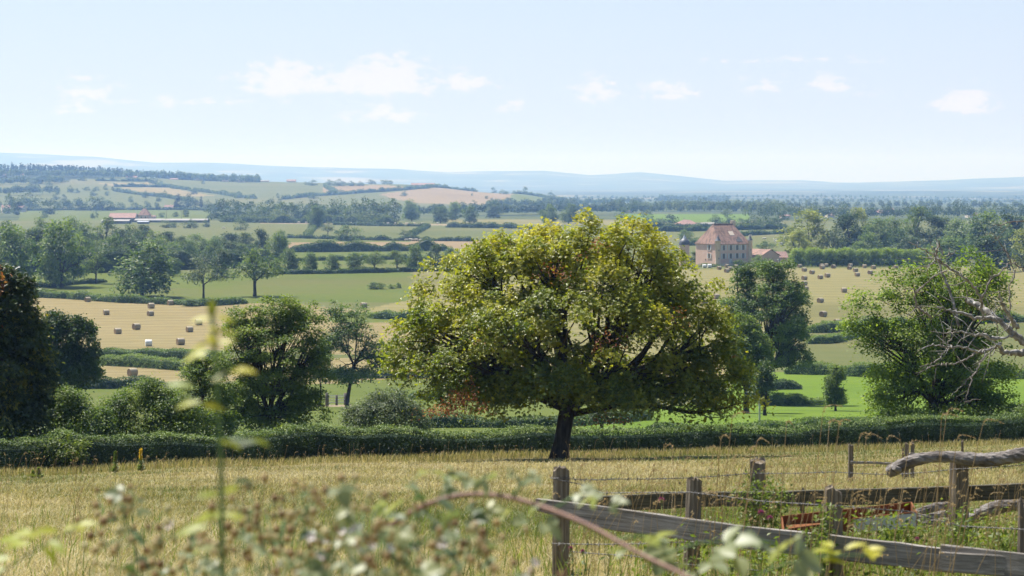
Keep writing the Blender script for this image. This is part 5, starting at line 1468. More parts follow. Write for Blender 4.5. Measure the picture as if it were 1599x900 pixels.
# the farm at the left
house('farm_barn', 'large farm barn with a long red roof at the left', 193, 347, 40, 7, 7, 22, R(2), M_SHED, M_RED, 'buildings of the farm', cat='barn')
house('farmhouse', 'tall farmhouse with a steep red pyramid roof', 226, 343, 17, 7, 10, 9, R(-6), M_WALL, M_TILE, 'buildings of the farm', wins=[(-.2, .5, 1, 1.6), (.2, .5, 1, 1.6)], chimney=.1, cat='house', hip=3.3)
house('farm_shed', 'small pink lean-to beside the tall farmhouse', 238, 342, 10, 4, 1.5, 7, R(0), M_WALL, M_TILE, 'buildings of the farm', cat='shed')
house('cattle_shed', 'very long low grey cattle shed with an open shaded front', 269, 347.5, 112, 3.6, 2.2, 20, R(0.5), M_DARKW, M_SHED, 'buildings of the farm', cat='shed')
house('cattle_shed', 'grey shed roof before the large red barn', 182, 349.5, 42, 4.5, 2.2, 16, R(1), M_DARKW, M_SHED, 'buildings of the farm', cat='shed')
house('lean_to', 'white roofed lean-to in front of the long cattle shed', 224, 349.8, 16, 3.2, 1.4, 10, R(1), M_DARKW, M_ZINC, 'buildings of the farm', cat='shed')
house('cottage', 'low white cottage with a pale red roof beside the dark cedar', 264, 327, 14, 3.4, 3.2, 9, R(4), M_WALL_P, M_RED, cat='house', chimney=.2)
house('cottage', 'ochre walled house between dark trees at the left border', 9, 333, 12, 9, 4, 10, R(20), M_WALL_P, M_TILE, cat='house')
house('cottage', 'white gabled house right of the narrow dark tree at the left border', 34, 331, 9, 6, 4, 9, R(-30), M_WALL_P, M_RED, cat='house')
for X, y, w, hw, hr, m, lab in ((206, 279, 16, 1.5, 2.6, M_RED, 'pinkish farm roof below the hilltop firs'), (272, 281, 12, 1, 1.4, M_RED, 'small pinkish roof at the right end of the fir group'), (311, 282, 12, 1.6, 2.4, M_WALL_P, 'pale pink house before the second fir group'), (375, 285, 12, 2.5, 3.2, M_RED, 'red roofed farmhouse on the hilltop'),
                                (400, 284.5, 40, 1.8, 1.2, M_SHED, 'long white roofed barn on the hilltop'), (352, 283, 10, 1.8, 2.4, M_RED, 'red roofed cottage left of the hilltop farmhouse'), (455, 283.5, 14, 2, 2.2, M_RED, 'small red roofed barn before the hilltop trees'), (660, 291, 36, 2.2, 2.6, M_RED, 'long red roofed farm on the far end of the hilltop'),
                                (33, 276, 10, 2.5, 3, M_RED, 'pinkish roof among the trees high on the hill at the left border'), (6, 277, 8, 2.5, 3, M_RED, 'pinkish house at the left border high on the hill')):
    house('hill_farm', lab, X, y, w, hw, hr, 18, R(3), M_WALL_P, m, 'farms on the hilltop', cat='farmhouse')

# parked machines by the farm
def tractor(X, y, label):
    P = ground(X, y)
    t = empty('tractor', P, .3); tag(t, label, 'tractor')
    M_b = plain_mat('tractor_paint', (.06, .08, .12), (.09, .11, .16), 2, .4, .5); M_t = plain_mat('tyre', (.02, .02, .02), (.03, .03, .03), 3, .9)
    b = MB(); b.box((.7, 0, 1.15), (1.9, .8, .75), bev=.1); b.box((-.4, 0, 1.0), (1.2, 1.1, .5), bev=.08); b.build('body', M_b, t)
    c = MB(); c.box((-.5, 0, 1.95), (1.25, 1.3, 1.3), bev=.12); co = c.build('cab', M_PANE, t); r = MB(); r.box((-.5, 0, 2.66), (1.4, 1.4, .12), bev=.04); r.build('cab_roof', M_ZINC, co)
    for x, yy, r0, w in ((-.7, .85, .85, .45), (-.7, -.85, .85, .45), (1.35, .75, .5, .32), (1.35, -.75, .5, .32)):
        w_ = MB(); w_.tube([(x, yy - w / 2, r0), (x, yy + w / 2, r0)], r0, 18, 0, .5, True, False); w_.build('wheel', M_t, t)
tractor(352, 347.2, 'dark tractor parked right of the long cattle shed')
tractor(360, 346.6, 'second dark tractor with a white cab roof, parked beyond the first')

# ------------------------------------------------------------------ fences, gate and posts out in the valley
M_OLD = plain_mat('weathered_post', (.10, .085, .07), (.19, .165, .14), 8, .95, .1, .4, (1, 1, .15))
M_WIRE = plain_mat('wire', (.16, .15, .15), (.26, .24, .23), 20, .55, .4, metallic=.5)
def field_fence():
    pts = [(513.7, 599), (528.7, 599), (548, 598.5), (565, 598.5), (578.7, 598), (616, 597.5), (632.5, 597), (650, 597), (666, 596.5), (690, 596)]
    P = [ground(X, y) for X, y in pts]
    t = empty('wire_fence', P[0]); tag(t, 'wire fence on thin dark posts below the hay strip, beyond the slender ash', 'fence')
    for p in P:
        b = MB(); b.tube([(0, 0, -.3), (.02, 0, .6), (0, .01, 1.25)], [.1, .095, .09], 7); b.build('post', M_OLD, t, p - P[0])
    for h in (1.05, .6):
        w = MB(); w.tube(np.array([p - P[0] + np.array([0, 0, h]) for p in P]), .012, 4); w.build('wire', M_WIRE, t)
field_fence()
def gate():
    P0, P1 = ground(510, 634), ground(541, 633)
    t = empty('field_gate', P0); tag(t, 'small field gate with bars and stout posts beside the slender ash trunk', 'gate')
    d = P1 - P0
    for f, h, r in ((0, 1.5, .16), (.06, 1.3, .12), (.95, 1.4, .2), (1.03, 1.35, .15), (.5, 1.2, .15)):
        b = MB(); b.tube([d * f + np.array([0, 0, -.3]), d * f + np.array([0, 0, h])], r, 8); b.build('post', M_OLD, t)
    b = MB()
    for z in (.35, .65, .95, 1.15): b.tube([d * .03 + np.array([0, 0, z]), d * .97 + np.array([0, 0, z])], .035, 6)
    b.build('bars', plain_mat('gate_metal', (.25, .26, .27), (.36, .37, .38), 4, .5, .5), t)
    for k, X in enumerate((487, 492, 497)):
        q = ground(X, 634)
        b = MB(); b.tube([q - P0 + np.array([0, 0, -.3]), q - P0 + np.array([.03, 0, 1.15])], .09, 7); b.build('post', M_OLD, t)
gate()
q = ground(1186, 662)
b = MB(); b.box((0, 0, .85), (.14, .12, 2.3), bev=.02)
tag(b.build('concrete_post', plain_mat('concrete', (.42, .41, .38), (.52, .50, .47), 5, .9), None, q), 'pale concrete post on the bright green meadow right of the chestnut', 'post')
for X, y, hpx, lab in ((260, 347, 20, 'thin pole left of the two behind the long cattle shed'), (283, 346, 18, 'thin pole right of the two behind the long cattle shed'), (1068, 352, 12, 'thin pole before the light red barn')):
    f = ground(X, y); k = f[1] / F_PX
    b = MB(); b.tube([(0, 0, -.5), (0, 0, hpx * k)], [.2, .14], 6); b.box((0, 0, hpx * k - .6), (1.6, .12, .14))
    tag(b.build('utility_pole', M_OLD, None, f), lab, 'pole', 'thin poles of the plain')

# ------------------------------------------------------------------ the dry grass field in front
M_GRASS = leaf_mat('dry_grass_blade', [(0.0, (0.095, 0.130, 0.022)), (0.25, (0.165, 0.175, 0.042)), (0.5, (0.31, 0.275, 0.105)), (0.8, (0.44, 0.375, 0.18)), (1.0, (0.56, 0.49, 0.30))], 0.38, 0.55, 0.0, 0.3, (1.25, 1.2, .9))
def greenness(x, y):
    """0 straw .. 1 green patches of the field"""
    g = .55 * vnoise(x / 7, y / 14, 40) + .30 * vnoise(x / 2.6, y / 3.2, 41) + .15 * vnoise(x / .8, y / .8, 42)
    return np.clip((g - .37) * 3.2, 0, 1)

def blades(mb, x, y, h, w, tint, g, bend=.5, z0=None):
    n = len(x)
    z = zfun(x, y) if z0 is None else z0
    a = g.uniform(0, 2 * np.pi, n)
    lean = np.stack([np.cos(a), np.sin(a)], -1) * (h * bend * g.uniform(.15, 1, n))[:, None] + np.array([.03, 0]) * h[:, None]
    b = g.uniform(0, 2 * np.pi, n)
    side = np.stack([np.cos(b), np.sin(b), b * 0], -1) * (w / 2)[:, None]
    P0 = np.stack([x, y, z - .03], -1)
    P1 = P0 + np.stack([lean[:, 0] * .35, lean[:, 1] * .35, h * .6], -1)
    P2 = P0 + np.stack([lean[:, 0], lean[:, 1], h * g.uniform(.78, 1.0, n)], -1)
    V = np.stack([P0 - side, P0 + side, P1 - side * .8, P1 + side * .8, P2], 1).reshape(-1, 3)
    k = np.arange(n) * 5
    t = np.repeat(np.clip(tint, 0, 1), 5)
    n0 = mb.n
    mb.add(V, np.stack([k, k + 1, k + 3, k + 2], -1), 0, t)
    mb.F.append(np.stack([k + 2, k + 3, k + 4], -1) + n0); mb.M.append(np.zeros(n, np.int32)); mb.S.append(np.zeros(n, bool))

def in_view(g, n, d0, d1, power=1.0, margin=1.4):
    u = g.random(n)
    D = 1 / ((1 - u) / d0 ** power + u / d1 ** power) ** (1 / power)
    x = g.uniform(-1, 1, n) * (.5 * W_PX / F_PX * margin * D + .8)
    return x, D

def grass_field():
    g = np.random.default_rng(90)
    mb = MB()
    for n, d0, d1, pw in ((225000, 12, 70, 1.0), (155000, 22, 108, .4)):
        x, D = in_view(g, n, d0, d1, pw)
        X = 799.5 + F_PX * x / D
        keep = D < hedge_depth(X) + .3
        x, D = x[keep], D[keep]
        gr = greenness(x, D)
        tuft = vnoise(x / .45, D / .45, 43)
        h = (.055 + .125 * tuft) * g.uniform(.6, 1.35, len(x)) * np.where((D < 17.5) & (X[keep] > 820), .55, 1) * np.where(g.random(len(x)) < .08, 1.5, 1)
        w = np.maximum(.005, D * .00024) * g.uniform(.7, 1.3, len(x))
        t = .74 - gr * .72 + g.normal(0, .19, len(x)) + (vnoise(x / 5, D / 6, 44) - .5) * .3 + (vnoise(x / .5, D / .7, 48) - .5) * .35
        blades(mb, x, D, h, w, t, g, 1.7)
    # rough uncut growth along the hedge foot and under the chestnut
    n = 16000
    X = g.uniform(-60, 1660, n); D = hedge_depth(X) - np.abs(g.normal(0, 2.2, n)) + .2
    x = (X - 799.5) / F_PX * D
    blades(mb, x, D, g.uniform(.15, .42, n), np.full(n, .022), g.normal(.5, .22, n), g, .5)
    tag(mb.build('dry_grass', M_GRASS), 'tall dry yellow grass with green patches covering the field', 'grass', kind='stuff')
    # green meadow grass just beyond the hedge, where it is still near
    mb = MB()
    n = 30000
    X = g.uniform(-40, 1640, n); D = hedge_depth(X) + 2.2 + g.random(n) ** 2 * 38
    x = (X - 799.5) / F_PX * D
    blades(mb, x, D, g.uniform(.08, .22, n) * np.where(vnoise(x / 2, D / 3, 45) > .66, 2.0, 1), D * .0004, np.clip(g.normal(.72, .18, n), 0, 1), g, .6)
    tag(mb.build('meadow_grass', MT['weed']), 'short green grass of the meadow beyond the hedge', 'grass', kind='stuff')
    # rough weeds on the bank behind the hedge
    mb = MB()
    n = 24000
    X = g.uniform(-60, 1680, n); D = hedge_depth(X) + 3.2 + np.abs(g.normal(0, 5, n))
    x = (X - 799.5) / F_PX * D
    keep = vnoise(x / 2.4, D / 2.0, 46) > .36
    x, D = x[keep], D[keep]; m = len(x)
    P = np.stack([x, D, zfun(x, D) + g.random(m) ** .8 * (.08 + .45 * vnoise(x / 1.7, D / 1.5, 47) ** 2)], -1)
    mb.leaves(P, g.normal(0, .5, (m, 3)) + np.array([0, 0, .8]), g.normal(0, 1, (m, 3)), g.uniform(.06, .13, m), .05, 0, np.clip(g.normal(.60, .22, m), 0, 1))
    tag(mb.build('bank_weeds', MT['weed']), 'leafy green weeds on the bank behind the clipped hedge', 'weeds', kind='stuff')
grass_field()

def mullein(X, D, y_top, label, bloom):
    f = foot(X, D); k = D / F_PX
    H = (HORIZON - f[2] / k - y_top) * k
    g = np.random.default_rng(int(X))
    t = empty('mullein_plant', f); tag(t, label, 'wildflower')
    s = MB(); s.tube([(0, 0, -.1), (.01, 0, H * .5), (0, 0, H)], [.02, .016, .008], 6); s.build('stem', MT['pale_stem'], t)
    n = 110; l = MB(); v = g.random(n) ** 1.4 * .7; a = g.uniform(0, 6.28, n)
    l.leaves(np.stack([v * 0, v * 0, v * H], -1), np.stack([-np.cos(a) * .5, -np.sin(a) * .5, a * 0 + .8], -1), np.stack([np.cos(a), np.sin(a), a * 0 + .8], -1), .24 * (1 - v), .07 * (1 - v * .7), 0, g.uniform(.3, .9, n))
    l.build('leaves', MT['weed'], t)
    n = 260; b = MB(); v = .55 + .45 * g.random(n); a = g.uniform(0, 6.28, n); r = .05 * (1.15 - v)
    d = np.stack([np.cos(a), np.sin(a), a * 0 + .2], -1)
    b.leaves(np.stack([np.cos(a) * r, np.sin(a) * r, v * H], -1), d + g.normal(0, .4, (n, 3)), g.normal(0, 1, (n, 3)), .06, .05, 0, .5)
    b.build('flower_spike', MT['yellow_petal'] if bloom else MT['weed'], t)
MT['pale_stem'] = plain_mat('pale_stem', (.16, .20, .06), (.24, .27, .09), 6, .7, .2)
MT['yellow_petal'] = leaf_mat('yellow_petal', [(0, (.62, .42, .03)), (1, (.75, .55, .06))], .3, .5, 0)
mullein(218, 76.5, 703, 'tall yellow-flowered mullein spike in front of the clipped hedge', True)
mullein(178, 75.5, 707, 'faded green mullein spike in front of the clipped hedge, beside the yellow one', False)
mullein(58, 70.5, 733, 'pale grey-green thistle-like plant standing in the dry grass at the left', False)
mullein(49, 71, 738, 'shorter pale grey-green plant close to the left border in the dry grass', False)

# ------------------------------------------------------------------ the old fences
def grain_mat(name, a, b, c, axis):
    m, nt, N, L = new_mat(name)
    out = N('ShaderNodeOutputMaterial'); p = N('ShaderNodeBsdfPrincipled')
    tc = N('ShaderNodeTexCoord')
    st = {'x': (.35, 6, 6), 'z': (6, 6, .35)}[axis]
    f = nnoise(N, L, tc.outputs['Object'], 6.5, 8, .68, st)
    f2 = nnoise(N, L, tc.outputs['Object'], 28, 5, .6, {'x': (.12, 4, 4), 'z': (4, 4, .12)}[axis])
    f3 = nnoise(N, L, tc.outputs['Object'], 2.2, 4, .6)
    mixf = nmath(N, L, 'ADD', nmath(N, L, 'MULTIPLY', f, .6), nmath(N, L, 'MULTIPLY', f2, .4))
    col = ramp(N, L, mixf, [(.33, a), (.5, b), (.66, c)])
    col = mix_col(N, L, nmath(N, L, 'MULTIPLY', ramp(N, L, f3, [(.5, (0, 0, 0)), (.72, (1, 1, 1))]), .45), col, (.10, .085, .055))
    L(col, p.inputs['Base Color'])
    p.inputs['Roughness'].default_value = .85; p.inputs['Specular IOR Level'].default_value = .15
    bp = N('ShaderNodeBump'); bp.inputs['Strength'].default_value = .9; bp.inputs['Distance'].default_value = .012
    L(mixf, bp.inputs['Height']); L(bp.outputs[0], p.inputs['Normal'])
    L(p.outputs[0], out.inputs[0])
    return m
M_RAIL = grain_mat('grey_rail_wood', (.085, .074, .062), (.24, .218, .192), (.43, .395, .355), 'x')
M_PLANK = grain_mat('dark_plank_wood', (.045, .042, .030), (.10, .092, .068), (.18, .165, .125), 'x')
M_POST = grain_mat('old_post_wood', (.065, .050, .035), (.19, .155, .115), (.34, .29, .225), 'z')
M_BARB = plain_mat('galvanised_wire', (.075, .07, .068), (.17, .165, .16), 60, .55, .4)

def add_post(t, X, D, top_y, w_px, tilt=0.0, cleft=True, seed=0):
    """an old split post: tapering, cracked, with an uneven weathered top; a child of the fence t"""
    g = np.random.default_rng(seed + 300)
    k = D / F_PX
    f = foot(X, D)
    H = (HORIZON - f[2] / k - top_y) * k
    r = w_px * k / 2
    n, m = 18, 9
    th = np.arange(n) * 2 * np.pi / n
    prof = 1 + .07 * np.sin(3 * th + seed) + .06 * np.sin(7 * th + seed * 2) + g.normal(0, .03, n)
    for c in g.integers(0, n, 3): prof[c] *= .78           # deep drying cracks
    zs = np.concatenate([[-.25], np.linspace(0, 1, m - 1) * H])
    V = []
    for z in zs:
        u = max(0, z / H)
        q = prof * r * (1.06 - .1 * u) * (1 + g.normal(0, .015, n))
        zz = np.full(n, z)
        if u > .99: zz = z + g.normal(0, .012, n) + .02 * np.cos(th + seed)
        V.append(np.stack([np.cos(th) * q + tilt * z, np.sin(th) * q * .92, zz], -1))
    top = V[-1] * np.array([.55, .55, 1]) + np.array([tilt * H * .45, 0, .012])
    V.append(top); V.append(np.array([[tilt * H, 0, H + .004]]))
    V = np.concatenate(V)
    R_ = len(zs) + 1
    i, j = np.meshgrid(np.arange(R_ - 1), np.arange(n), indexing='ij')
    a = i * n + j; b = i * n + (j + 1) % n
    mb = MB(); mb.add(V, np.stack([a, b, b + n, a + n], -1).reshape(-1, 4))
    l = (R_ - 1) * n
    mb.F.append(np.array([[l + q, l + (q + 1) % n, R_ * n] for q in range(n)])); mb.M.append(np.zeros(n, np.int32)); mb.S.append(np.zeros(n, bool))
    o = mb.build('post', M_POST, t)
    o.location = Vector(f) - t.location
    return o

def add_plank(t, A, B, hgt, thick, mat, name='rail', seed=0, roll=0.0, taper=0.0, sag=0.0, top=True):
    """a weathered board from A to B (points of its upper edge), warped and worn at the edges; a child of t"""
    g = np.random.default_rng(seed + 500)
    A, B = np.array(A), np.array(B)
    L_ = np.linalg.norm(B - A)
    n = max(8, int(L_ / .12))
    xs = np.linspace(0, L_, n)
    s = xs / L_
    hh = hgt * (1 - taper * np.clip(1 - s / .18, 0, 1)) * (1 + .03 * np.sin(s * 9 + seed))
    w = thick / 2
    zt = np.convolve(np.pad(g.normal(0, .008, n), 2, mode='edge'), np.ones(5) / 5, 'valid') - sag * np.sin(np.pi * s)
    yb = .012 * np.sin(s * 5 + seed)
    c = .006
    ring = []
    for (dy, top_, dz) in ((-w, 1, -c), (-w + c, 1, 0), (w - c, 1, 0), (w, 1, -c), (w, 0, c), (w - c, 0, 0), (-w + c, 0, 0), (-w, 0, c)):
        ring.append(np.stack([xs + (g.normal(0, .012, 1) if False else 0), yb + dy + g.normal(0, .0015, n), zt + np.where(top_ == 1, 0, -hh) + dz], -1))
    V = np.stack(ring, 1)
    V[0, :, 0] += g.normal(0, .012, 8); V[-1, :, 0] += g.normal(0, .012, 8)
    i, j = np.meshgrid(np.arange(n - 1), np.arange(8), indexing='ij')
    a = i * 8 + j; b = i * 8 + (j + 1) % 8
    mb = MB(); mb.add(V.reshape(-1, 3), np.stack([a, a + 8, b + 8, b], -1).reshape(-1, 4))
    mb.F.append(np.array([[7, 6, 5, 4, 3, 2, 1, 0], list(range((n - 1) * 8, n * 8))])); mb.M.append(np.zeros(2, np.int32)); mb.S.append(np.zeros(2, bool))
    for F in mb.F: F[:] = F[:, ::-1]
    o = mb.build(name, mat, t)
    d = (B - A) / L_
    xax = Vector(d); zax = Vector((0, 0, 1)); yax = zax.cross(xax).normalized(); zax = xax.cross(yax)
    M_ = Matrix((xax, yax, zax)).transposed().to_4x4() @ Matrix.Rotation(roll, 4, 'X')
    M_.translation = Vector(A) - t.location
    o.matrix_local = M_
    return o

def add_barbed(t, pts, seed=0, sag=.03, gap=.11, name='barbed_wire'):
    """two twisted strands with barbs through the given world points; a child of t"""
    g = np.random.default_rng(seed + 700)
    P = smooth_line(np.array(pts), .03)
    d = np.concatenate([[0], np.cumsum(np.linalg.norm(np.diff(P, axis=0), axis=1))])
    knots = np.concatenate([[0], np.cumsum(np.linalg.norm(np.diff(np.array(pts), axis=0), axis=1))])
    for a, b in zip(knots[:-1], knots[1:]):
        u = np.clip((d - a) / (b - a), 0, 1)
        P[:, 2] -= np.where((d > a) & (d < b), sag * 4 * u * (1 - u) * min(1, (b - a) / 2), 0)
    T = unit(np.gradient(P, axis=0)); A = unit(np.cross(T, np.array([0, 0, 1.0]))); B = np.cross(T, A)
    mb = MB()
    o0 = np.array(t.location)
    for ph in (0, math.pi):
        a = d / .05 * 2 * math.pi + ph
        mb.tube(P - o0 + (A * np.cos(a)[:, None] + B * np.sin(a)[:, None]) * .0032, .0024, 4, cap=False)
    for s in np.arange(gap * .5, d[-1], gap):
        i = int(np.searchsorted(d, s)); i = min(i, len(P) - 1)
        for q in range(2):
            th = g.uniform(0, 6.28)
            v = (A[i] * math.cos(th) + B[i] * math.sin(th)) * .02 + T[i] * g.normal(0, .006)
            mb.tube(np.array([P[i] - o0 - v, P[i] - o0, P[i] - o0 + v]), [.0012, .0036, .0012], 4, cap=False)
    return mb.build(name, M_BARB, t)

def front_fence():
    t = empty('rail_fence', foot(875, 17.2))
    tag(t, 'nearest weathered fence of posts, grey rail and barbed wire', 'fence')
    add_post(t, 875, 17.2, 735, 26, 0.0, seed=1)
    add_post(t, 1080, 16.6, 753, 24, .03, seed=2)
    add_post(t, 1305, 16.0, 768, 28, -.01, seed=3)
    add_post(t, 1601, 15.6, 790, 16, 0, seed=4)
    add_plank(t, at(840, 777, 17.02), at(1492, 855, 15.42), .158, .05, M_RAIL, 'rail', 1, roll=-.12, taper=.45, sag=.02)
    add_plank(t, at(1470, 850, 15.37), at(1760, 878, 14.7), .165, .055, M_RAIL, 'rail', 2, roll=-.10)
    # splice block on the joint
    add_plank(t, at(1472, 862, 15.33), at(1640, 872, 14.95), .13, .04, M_RAIL, 'splice_board', 4, roll=-.1)
    add_barbed(t, [at(873, 750, 17.08), at(905, 756, 17.1), at(940, 770, 17.0), at(1078, 769, 16.48), at(1190, 783, 16.2), at(1303, 790, 15.88), at(1420, 799, 15.9), at(1500, 822, 15.8), at(1600, 827, 15.5)], 1, .0)
    add_barbed(t, [at(862, 849, 17.1), at(1079, 846, 16.5), at(1303, 858, 15.9)], 2, .02)
    add_barbed(t, [at(885, 861, 17.3), at(985, 868, 16.9), at(1078, 882, 16.5), at(1200, 892, 16.2)], 3, .01)
    s = MB()        # wire wound round the head of the first post
    P0 = at(875, 748, 17.2) - np.array(t.location)
    th = np.linspace(0, 15, 90)
    s.tube(np.stack([P0[0] + np.cos(th) * .067, P0[1] + np.sin(th) * .062, P0[2] + .012 * np.sin(th * .7)], -1), .003, 4)
    s.build('wire_wrap', M_BARB, t)
front_fence()

def back_fence():
    t = empty('plank_fence', foot(1500, 20.5))
    tag(t, 'second old fence behind, of stout posts and a dark plank', 'fence')
    add_post(t, 1185, 21.0, 722, 26, 0, seed=11)
    add_post(t, 1501, 20.2, 718, 30, .0, seed=12)
    add_post(t, 1253, 20.8, 770, 8, .02, seed=14)
    add_plank(t, at(886, 775, 20.9), at(1240, 766, 20.7), .135, .035, M_PLANK, 'plank', 11)
    add_plank(t, at(1228, 767, 20.66), at(1700, 751, 20.0), .138, .035, M_PLANK, 'plank', 12)
    add_barbed(t, [at(884, 747, 18.6), at(960, 748, 19.6), at(1172, 739, 20.9), at(1300, 737, 20.7), at(1392, 741, 20.5), at(1488, 733, 20.1), at(1620, 724, 19.8)], 12, .02, .12)
back_fence()

def far_fence():
    t = empty('far_fence', foot(1410, 46))
    tag(t, 'small distant fence of thin posts and a pale rail in the dry grass', 'fence')
    for X, D, y, w, s in ((1330, 44, 697, 8, 21), (1418, 47, 695, 7, 22), (1427, 47.5, 693, 6, 23), (1412, 47, 702, 3, 24), (1505, 49, 690, 4, 25)):
        add_post(t, X, D, y, w, 0, seed=s)
    add_plank(t, at(1329, 720, 43.8), at(1425, 723, 46.8), .05, .04, M_RAIL, 'rail', 21)
    add_plank(t, at(1420, 707, 46.8), at(1520, 709, 48.8), .05, .04, M_RAIL, 'rail', 22)
far_fence()

def log(name, label, pts, radii, mat, seed, D=None, knots=()):
    g = np.random.default_rng(seed)
    P = np.array([at(X, y, d) for X, y, d in pts])
    c = P.mean(0)
    s0 = np.concatenate([[0], np.cumsum(np.linalg.norm(np.diff(P, axis=0), axis=1))])
    S = smooth_line(P, .03)
    s = np.concatenate([[0], np.cumsum(np.linalg.norm(np.diff(S, axis=0), axis=1))])
    for k in range(3): S[1:-1] = (S[:-2] + S[1:-1] * 2 + S[2:]) / 4
    r = np.interp(s, s0, radii)
    mb = MB(); mb.tube(S - c, r * (1 + .05 * np.sin(s * 11) + .03 * np.sin(s * 29)), 18, 0, .5, True, False, .06)
    for X, y, d, rr, dx in knots:
        q = at(X, y, d) - c
        mb.tube(np.array([q, q + np.array([dx, -.04, .03])]), [rr, rr * .7], 8)
    o = mb.build(name, mat)
    o.location = c
    return tag(o, label, 'log')
M_LOG = plain_mat('cracked_bark', (.05, .042, .036), (.18, .16, .145), 14, .95, .1, 1.0, (.3, 1, 1), 9, c3=(.36, .335, .31))
log('fallen_log', 'crooked grey log laid across the top of the stout post', [(1388, 738, 20.2), (1402, 730, 20.15), (1425, 719, 20.1), (1455, 714, 20.05), (1485, 713, 20.0), (1520, 719, 19.95), (1555, 718, 19.9), (1599, 709, 19.8), (1680, 700, 19.7)],
    [.047, .053, .052, .050, .050, .058, .061, .058, .05], M_LOG, 1, knots=[(1404, 735, 20.05, .03, -.05)])
log('fallen_log', 'dark log lying in the grass beside the post at the right border', [(1516, 810, 21.5), (1540, 798, 21.4), (1570, 789, 21.3), (1600, 785, 21.2), (1660, 782, 21.2)], [.05, .062, .065, .065, .06], M_LOG, 2)
for k, (pts, rad) in enumerate([([(1428, 802, 22.0), (1460, 792, 22.1), (1490, 788, 22.2)], [.03, .04, .04]), ([(1432, 812, 21.9), (1465, 806, 22), (1492, 799, 22.1)], [.035, .04, .035]), ([(1440, 820, 21.8), (1470, 815, 21.9), (1490, 813, 22)], [.03, .035, .03])]):
    log('cut_branch', ['topmost of the three grey branches piled behind the stout post', 'middle one of the three grey branches piled behind the stout post', 'lowest of the three grey branches piled behind the stout post'][k], pts, rad, M_LOG, 5 + k)

def trough():
    D = 18.3
    A = at(1337, 822, D)
    t = empty('metal_trough', foot(1330, D)); tag(t, 'rusty white-sided metal trough lying in the grass behind the rail', 'trough')
    M_RUST = plain_mat('rust', (.13, .048, .022), (.22, .095, .042), 9, .95, .1, .3)
    M_ENAM = plain_mat('chipped_enamel', (.40, .42, .42), (.52, .54, .54), 5, .5, .4, c3=(.30, .24, .19))
    o0 = np.array(t.location)
    FL, FR = at(1222, 838, 18.1), at(1430, 824, 18.5)       # lower front edge
    dx = FR - FL; dx[2] *= 1
    up = np.array([0, 0, .115]); back = np.array([.05, .55, 0])
    def panel(name, a, b, c, d, mat, th=.012):
        a, b, c, d = [np.array(v) - o0 for v in (a, b, c, d)]
        n = np.cross(b - a, d - a); n = n / np.linalg.norm(n) * th
        mb = MB(); mb.add([a, b, c, d, a + n, b + n, c + n, d + n], [[3, 2, 1, 0], [4, 5, 6, 7], [0, 1, 5, 4], [1, 2, 6, 5], [2, 3, 7, 6], [3, 0, 4, 7]]); return mb.build(name, mat, t)
    FM = FL + dx * .52
    panel('front_panel', FM, FR, FR + up, FM + up * .85, M_ENAM)
    panel('rusted_panel', FL, FM, FM + up * .85, FL + up * .5, M_RUST)
    panel('back_panel', FL + back, FR + back, FR + back + up * 1.1, FL + back + up * .7, M_RUST)
    panel('end_panel', FL, FL + back, FL + back + up * .7, FL + up * .5, M_RUST)
    panel('end_panel', FR, FR + back, FR + back + up * 1.1, FR + up, M_RUST)
    panel('bottom', FL, FR, FR + back, FL + back, M_RUST)
    q = MB(); q.tube(np.array([FM + up * .85, FR + up]) - o0, .012, 8); q.tube(np.array([FR, FR + up]) - o0, .013, 8); q.build('rim', M_RUST, t)
trough()

